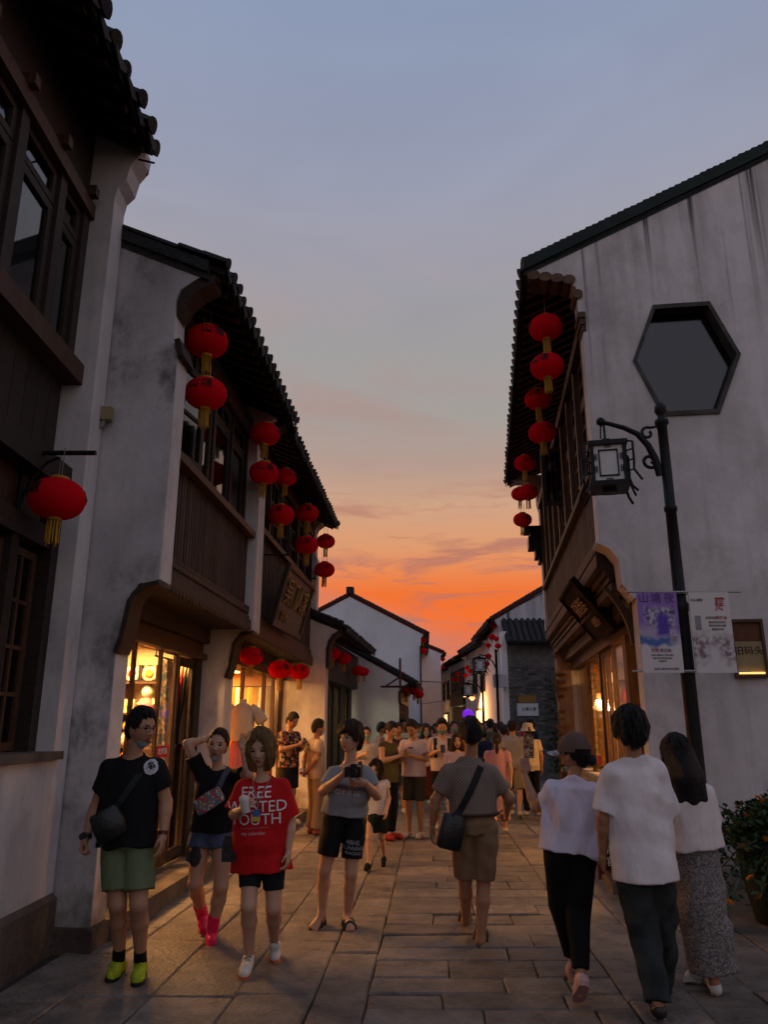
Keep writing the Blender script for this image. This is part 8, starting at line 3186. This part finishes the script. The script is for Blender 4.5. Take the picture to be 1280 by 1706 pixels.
# ------------------------------------------------------------------ people farther down the lane
def local_pose(pose, h, r):
    """Joints about the feet: x to the person's right, y forward, z up, for a given way of standing."""
    P = dict(pv=(0, 0, 0.925), nk=(0, -0.01, 1.415), hc=(0, 0.035, 1.575), sR=(0.175, -0.01, 1.37), sL=(-0.175, -0.01, 1.37), eR=(0.225, -0.03, 1.10), eL=(-0.225, -0.03, 1.10),
             wR=(0.235, 0.03, 0.865), wL=(-0.235, 0.03, 0.865), hR=(0.085, 0, 0.89), hL=(-0.085, 0, 0.89), kR=(0.095, 0.015, 0.475), kL=(-0.095, 0.015, 0.475),
             aR=(0.10, -0.02, 0.085), aL=(-0.10, -0.02, 0.085), tR=(0.125, 0.19, 0), tL=(-0.125, 0.19, 0), cR=(0.105, -0.07, 0), cL=(-0.105, -0.07, 0))
    if pose in ('phone', 'phone2'):
        P.update(eR=(0.225, 0.03, 1.12), wR=(0.07, 0.25, 1.20), hc=(0, 0.05, 1.565))
        P.update(eL=(-0.225, 0.03, 1.12), wL=(-0.06, 0.26, 1.18)) if pose == 'phone' else None
    if pose == 'back':
        P.update(eR=(0.24, -0.10, 1.12), eL=(-0.24, -0.10, 1.12), wR=(0.06, -0.16, 0.95), wL=(-0.06, -0.17, 0.93))
    if pose == 'bag':
        P.update(eL=(-0.235, 0.0, 1.11), wL=(-0.15, 0.22, 1.10))
    if pose == 'up':
        P.update(eR=(0.27, 0.12, 1.24), wR=(0.16, 0.30, 1.44))
    if pose in ('walk', 'walk2'):
        s_ = 1 if pose == 'walk' else -1
        a, b = ('R', 'L') if s_ > 0 else ('L', 'R')
        sx = {'R': 1, 'L': -1}
        P['k' + a], P['a' + a], P['c' + a], P['t' + a] = (sx[a] * 0.09, 0.17, 0.485), (sx[a] * 0.085, 0.25, 0.10), (sx[a] * 0.085, 0.20, 0.01), (sx[a] * 0.10, 0.45, 0.03)
        P['k' + b], P['a' + b], P['c' + b], P['t' + b] = (sx[b] * 0.09, -0.03, 0.475), (sx[b] * 0.085, -0.30, 0.14), (sx[b] * 0.085, -0.34, 0.075), (sx[b] * 0.10, -0.10, 0.0)
        P['w' + a], P['e' + a] = (sx[a] * 0.22, -0.13, 0.90), (sx[a] * 0.225, -0.11, 1.11)
        P['w' + b], P['e' + b] = (sx[b] * 0.21, 0.17, 0.91), (sx[b] * 0.225, 0.02, 1.11)
    return {k: np.array(v) * (h / 1.70) for k, v in P.items()}


def bystander(X, Y, h, yaw, pose, label, top, bottom, hair, fem=False, hyaw=None, hpitch=0, z=0.0, res=0.016, shoes=(0.5, 0.48, 0.46), skin=SKIN1, group=None, **kw):
    ca, sa = math.cos(R(yaw)), math.sin(R(yaw))
    J = {}
    for k_, p in local_pose(pose, h, None).items():
        J[k_] = np.array((X + p[0] * ca + p[1] * sa, Y - p[0] * sa + p[1] * ca, z + p[2]))
    fw = np.array((sa, ca, 0))
    hands = {}
    if pose.startswith('phone'):
        hands = dict(handR=dict(curl=0.9, d=fw * 0.6 + np.array((-ca, sa, 0)) * 0.7 + np.array((0, 0, 0.3)), thumb=(0, 0, 1)))
        if pose == 'phone':
            hands['handL'] = dict(curl=0.9, d=fw * 0.6 + np.array((ca, -sa, 0)) * 0.7 + np.array((0, 0, 0.3)), thumb=(0, 0, 1))
    o = dict(yaw=hyaw if hyaw is not None else yaw, pitch=hpitch, hair=hair, female=fem, res=res, k=h / 1.72, seed=abs(hash((round(X, 2), round(Y, 2)))) % 997, skin=skin, group=group, ground=z,
             top={**dict(mat=cloth(top[0]), loose=0.028, hem=-0.05, sleeve=0.65, cuff=0.022, waist=1.06), **(top[1] if len(top) > 1 else {})},
             bottom={**dict(mat=cloth(bottom[1]), loose=0.024, kind=bottom[0]), **(bottom[2] if len(bottom) > 2 else {})},
             shoes=dict(kind='trainer', mat=cloth(shoes)))
    o.update(hands)
    o.update(kw)
    return person(J, label, o)


def px_x(px, py, Y):
    return at(px, py, Y).x


MIDRES = 0.014
# child between the camera man and the tank-top man
rc, Jc, ic = bystander(px_x(627, 1400, 9.85), 9.85, 1.18, 190, 'walk', 'child in white dress top and dark frilled skirt walking behind the man with the camera', ((0.60, 0.54, 0.54), dict(hem=-0.06, sleeve=0.3)),
                       ('skirt', (0.010, 0.016, 0.014), dict(len=0.26, hemw=0.185, fold=0.012)), ('bob', 'black'), True, 205, 0, res=0.010, shoes=(0.012, 0.012, 0.012), skin=SKIN2, head=1.22)
patch_print(ic['objs']['top'], rc, ic['off'], oval(0.05, 0.04, 14, 0.1), PM['pink'], Jc['pv'] + ic['U'] * 0.25, -ic['X'], ic['U'], ic['F'], 'print')
patch_print(ic['objs']['top'], rc, ic['off'], oval(0.03, 0.028, 12, 0.1), PM['blue'], Jc['pv'] + ic['U'] * 0.20 - ic['X'] * 0.03, -ic['X'], ic['U'], ic['F'], 'print', 0.36)
# flowered shirt on the shop step
rf, Jf, if_ = bystander(px_x(482, 1250, 12.6), 12.6, 1.66, 125, 'phone', 'young man in dark flowered shirt looking at his phone on the shop step', ((0.02, 0.02, 0.03), dict(hem=-0.07)),
                        ('shorts', (0.020, 0.020, 0.024), dict(t=0.85)), ('short', 'black'), False, 118, -18, z=0.155, res=MIDRES)
if_['objs']['top'].data.materials[0] = pattern_mat('flowered_shirt', [(0.012, 0.012, 0.016), (0.015, 0.015, 0.02), (0.30, 0.24, 0.16), (0.012, 0.013, 0.018), (0.28, 0.06, 0.03)], 26)
phone(Vector(tuple((Jf['wR'] + Jf['wL']) / 2 + if_['F'] * 0.10 + np.array((0, 0, 0.05)))), R(-40), R(-125 + 180), 'phone of the young man in the flowered shirt', True)
# cream tee, arms behind his back
rt, Jt, it_ = bystander(px_x(526, 1280, 12.7), 12.7, 1.70, 62, 'back', 'man in cream tee and tan trousers, hands behind his back, by the shop wall', ((0.52, 0.42, 0.30), dict(hem=-0.10)),
                        ('trousers', (0.30, 0.22, 0.14), dict(ra=0.075)), ('short', 'black'), False, 62, 0, res=MIDRES, shoes=(0.35, 0.10, 0.06), mask=('face', (0.3, 0.4, 0.45)))
cu = thing('paper_cup', 'red and white paper cup held behind the back of the man in cream tee', 'cup', Vector(tuple((Jt['wR'] + Jt['wL']) / 2 - it_['F'] * 0.07 - np.array((0, 0, 0.02)))))
m = MB()
m.lathe([(0.028, -0.05), (0.038, 0.05), (0.036, 0.055)], (0, 0, 0), 12)
m.build('cup_body', PM['white'], cu)
m = MB()
m.lathe([(0.033, -0.03), (0.037, 0.0), (0.035, 0.002)], (0, 0, 0), 12)
m.build('sleeve', PM['red'], cu)
# olive tank top and white tee, sharing a phone
ra_, Ja, ia_ = bystander(px_x(648, 1300, 12.2), 12.2, 1.67, 125, 'phone', 'man in olive sleeveless top and black trousers bent over a phone', ((0.085, 0.075, 0.035), dict(sleeve=0.0, hem=-0.12)),
                         ('trousers', (0.010, 0.010, 0.012)), ('short', 'black'), False, 130, -16, res=MIDRES, shoes=(0.30, 0.04, 0.03), skin=SKIN2)
phone(Vector(tuple((Ja['wR'] + Ja['wL']) / 2 + ia_['F'] * 0.11 + np.array((0, 0, 0.05)))), R(-45), R(55), 'phone of the man in the olive sleeveless top')
rw, Jw, iw_ = bystander(px_x(690, 1300, 12.4), 12.4, 1.70, 205, 'phone', 'man in white tee and olive shorts looking at a phone with his neighbour', ((0.60, 0.50, 0.50), dict(hem=-0.06)),
                        ('shorts', (0.060, 0.055, 0.038), dict(t=0.88)), ('short', 'black'), False, 212, -20, res=MIDRES, mask=('chin', (0.55, 0.55, 0.5)), shoes=(0.6, 0.5, 0.42))
patch_print(iw_['objs']['top'], rw, iw_['off'], oval(0.05, 0.012, 10), PURPI, Jw['pv'] + iw_['U'] * 0.36, -iw_['X'], iw_['U'], iw_['F'], 'print')
rk_, Jk, ik_ = bystander(px_x(738, 1290, 13.4), 13.4, 1.73, 182, 'phone', 'man in white vest with backpack straps and teal face mask, reading his phone', ((0.58, 0.48, 0.46), dict(sleeve=0.0)),
                         ('shorts', (0.014, 0.014, 0.016)), ('short', 'black'), False, 180, -14, res=MIDRES, mask=('face', (0.16, 0.32, 0.33)), skin=SKIN2)
bk_ = thing('backpack', 'dark backpack on the man in white vest with teal mask', 'backpack', Vector(tuple(Jk['nk'] - ik_['F'] * 0.19 - ik_['U'] * 0.22)))
m = MB()
m.loft([[Vector((x * w, y * d_, z)) for x, y in ((-0.5, -0.5), (0.5, -0.5), (0.5, 0.5), (-0.5, 0.5))] for z, w, d_ in ((-0.22, 0.28, 0.12), (-0.1, 0.32, 0.16), (0.12, 0.30, 0.15), (0.2, 0.2, 0.08))])
m.build('pack', cloth((0.02, 0.022, 0.03)), bk_)
for s_ in (-1, 1):
    pts = [on_cloth(ik_['objs']['top'], ik_['off'], Jk['nk'] + ik_['X'] * s_ * 0.115 - ik_['U'] * q, ik_['F'], 0.010) for q in (0.03, 0.12, 0.22, 0.34)]
    so_ = strap(pts, 0.06, 0.012, cloth((0.02, 0.022, 0.03)), 'strap')
    so_.parent = bk_
    so_.matrix_parent_inverse = Matrix.Translation(bk_.location).inverted()
phone(Vector(tuple((Jk['wR'] + Jk['wL']) / 2 + ik_['F'] * 0.11 + np.array((0, 0, 0.04)))), R(-40), R(0), 'phone of the man with the teal mask', False)
# others in the near crowd
NEAR = [
    (610, 1300, 14.2, 1.60, 175, 'phone2', 'woman in white blouse half hidden behind the man with the camera', ((0.55, 0.50, 0.48),), ('shorts', (0.02, 0.02, 0.025), dict(t=0.6)), ('tied', 'black'), True, dict(mask=('face', (0.3, 0.45, 0.5)))),
    (634, 1260, 17.0, 1.68, 75, 'stand', 'man in pink check shirt seen in profile before the small white house', ((0.36, 0.20, 0.22),), ('trousers', (0.03, 0.03, 0.04)), ('short', 'black'), False, {}),
    (711, 1300, 16.0, 1.64, 176, 'bag', 'woman in white top and maroon skirt with pale blue face mask', ((0.55, 0.47, 0.47),), ('skirt', (0.085, 0.020, 0.018), dict(len=0.62, hemw=0.18)), ('long', 'brown'), True, dict(mask=('face', (0.30, 0.45, 0.55)))),
    (664, 1270, 15.8, 1.66, 178, 'stand', 'young man peering between the phone pair, in dark tee', ((0.05, 0.03, 0.03),), ('shorts', (0.03, 0.04, 0.10), dict(t=0.9)), ('short', 'brown'), False, {}),
    (764, 1300, 12.0, 1.50, 186, 'stand', 'girl with parted hair in pale dress facing us beside the walking man', ((0.42, 0.33, 0.42),), ('skirt', (0.36, 0.28, 0.40), dict(len=0.5, hemw=0.2)), ('long', 'brown'), True, {}),
    (830, 1290, 12.6, 1.50, 8, 'walk', 'girl with ponytail in pink and red dress walking away', ((0.50, 0.26, 0.28),), ('skirt', (0.50, 0.28, 0.30), dict(len=0.6, hemw=0.19)), ('tied', 'black'), True, dict(ponytail=True)),
    (857, 1290, 15.0, 1.71, 12, 'walk2', 'man in grey tee and khaki shorts walking away with a backpack strap', ((0.27, 0.28, 0.30), dict(hem=-0.08)), ('shorts', (0.26, 0.23, 0.17), dict(t=0.95)), ('short', 'black'), False, {}),
    (884, 1290, 15.3, 1.65, -4, 'stand', 'person in cream tee and white bucket hat seen from behind', ((0.60, 0.50, 0.38), dict(hem=-0.10)), ('trousers', (0.012, 0.012, 0.012)), ('tied', 'black'), False, dict(hat=True)),
    (889, 1260, 18.5, 1.78, -60, 'phone2', 'man in black tee standing by the green vine', ((0.014, 0.014, 0.016),), ('trousers', (0.02, 0.02, 0.024)), ('short', 'black'), False, {}),
    (841, 1250, 16.6, 1.62, 20, 'stand', 'man in dark grey shirt walking in front of the grey brick house', ((0.10, 0.10, 0.12),), ('trousers', (0.03, 0.03, 0.035)), ('short', 'black'), False, {}),
]
hat_m = pm('cream_hat', (0.55, 0.46, 0.36), 0.9, 0.1, 12)
for px, py, Yd, h, yaw, pose, lab, top, bot, hair, fem, kw in NEAR:
    hat = kw.pop('hat', False)
    rr, JJ, ii = bystander(px_x(px, py, Yd), Yd, h, yaw, pose, lab, top, bot, hair, fem, res=0.017, skin=SKIN2 if fem else SKIN1, **kw)
    if hat:
        m = MB()
        m.lathe([(0.150, -0.012), (0.112, 0.035), (0.105, 0.045), (0.10, 0.10), (0.08, 0.135), (0.02, 0.145)], Vector(tuple(JJ['hc'] - ii['off'])), 22)
        m.build('bucket_hat', hat_m, rr)
# the far crowd: small, but each a person
rc_ = random.Random(17)
TOPC = [('white', (0.66, 0.60, 0.60)), ('off-white', (0.62, 0.58, 0.52)), ('black', (0.015, 0.015, 0.018)), ('pale blue', (0.26, 0.33, 0.44)), ('grey', (0.20, 0.20, 0.22)), ('cream', (0.50, 0.42, 0.32)), ('pink', (0.50, 0.24, 0.26)),
        ('navy', (0.02, 0.03, 0.08)), ('red', (0.38, 0.03, 0.03)), ('olive', (0.09, 0.09, 0.05)), ('lilac', (0.36, 0.30, 0.44))]
FAR = [(655, 19.5), (671, 21), (684, 18.6), (697, 20.5), (705, 17.6), (718, 19), (727, 22), (735, 17.5), (744, 20), (752, 23), (757, 18.4), (768, 21), (774, 25), (792, 19), (800, 22), (806, 17.4), (812, 24), (818, 19.6), (826, 21.6), (835, 18.2), (844, 20.4),
       (852, 23), (862, 18.8), (872, 21), (690, 24), (712, 26), (730, 28), (740, 31), (748, 27), (760, 29), (778, 30), (765, 34), (786, 27), (750, 36), (770, 38), (757, 41)]
seen = {}
for i, (px, Yd) in enumerate(FAR):
    tn, tc_ = TOPC[(i * 7 + rc_.randrange(3)) % len(TOPC)]
    fem = rc_.random() < 0.45
    away = rc_.random() < 0.5
    hr = rc_.choice(('long', 'tied', 'bob')) if fem else 'short'
    hcn = rc_.choice(('black', 'black', 'brown'))
    bt = rc_.choice(('trousers', 'shorts', 'skirt')) if fem else rc_.choice(('trousers', 'shorts'))
    place = ('left side' if px < 700 else 'middle left' if px < 745 else 'middle' if px < 785 else 'middle right' if px < 830 else 'right side')
    key = (tn, fem, hr, away, place, Yd > 24)
    lab = f'{"woman" if fem else "man"} in {tn} top, {hr} {hcn} hair, {"walking away" if away else "facing us"}, {place} of the {"farthest" if Yd > 24 else "far"} crowd'
    bc = rc_.choice(((0.015, 0.015, 0.02), (0.05, 0.06, 0.09), (0.20, 0.16, 0.11), (0.10, 0.10, 0.11)))
    bystander(px_x(px, 1230, Yd), Yd, (1.60 if fem else 1.71) + rc_.uniform(-0.05, 0.06), (rc_.uniform(-25, 25) + (0 if away else 180)), rc_.choice(('walk', 'walk2', 'stand', 'phone2')), lab, (tc_,),
              (bt, bc, dict(len=0.55, hemw=0.18) if bt == 'skirt' else {}), (hr, hcn), fem, res=0.024, skin=rc_.choice((SKIN1, SKIN2)), group='people in the far crowd',
              **({'mask': ('face', (0.3, 0.42, 0.48))} if not away and rc_.random() < 0.5 else {}))
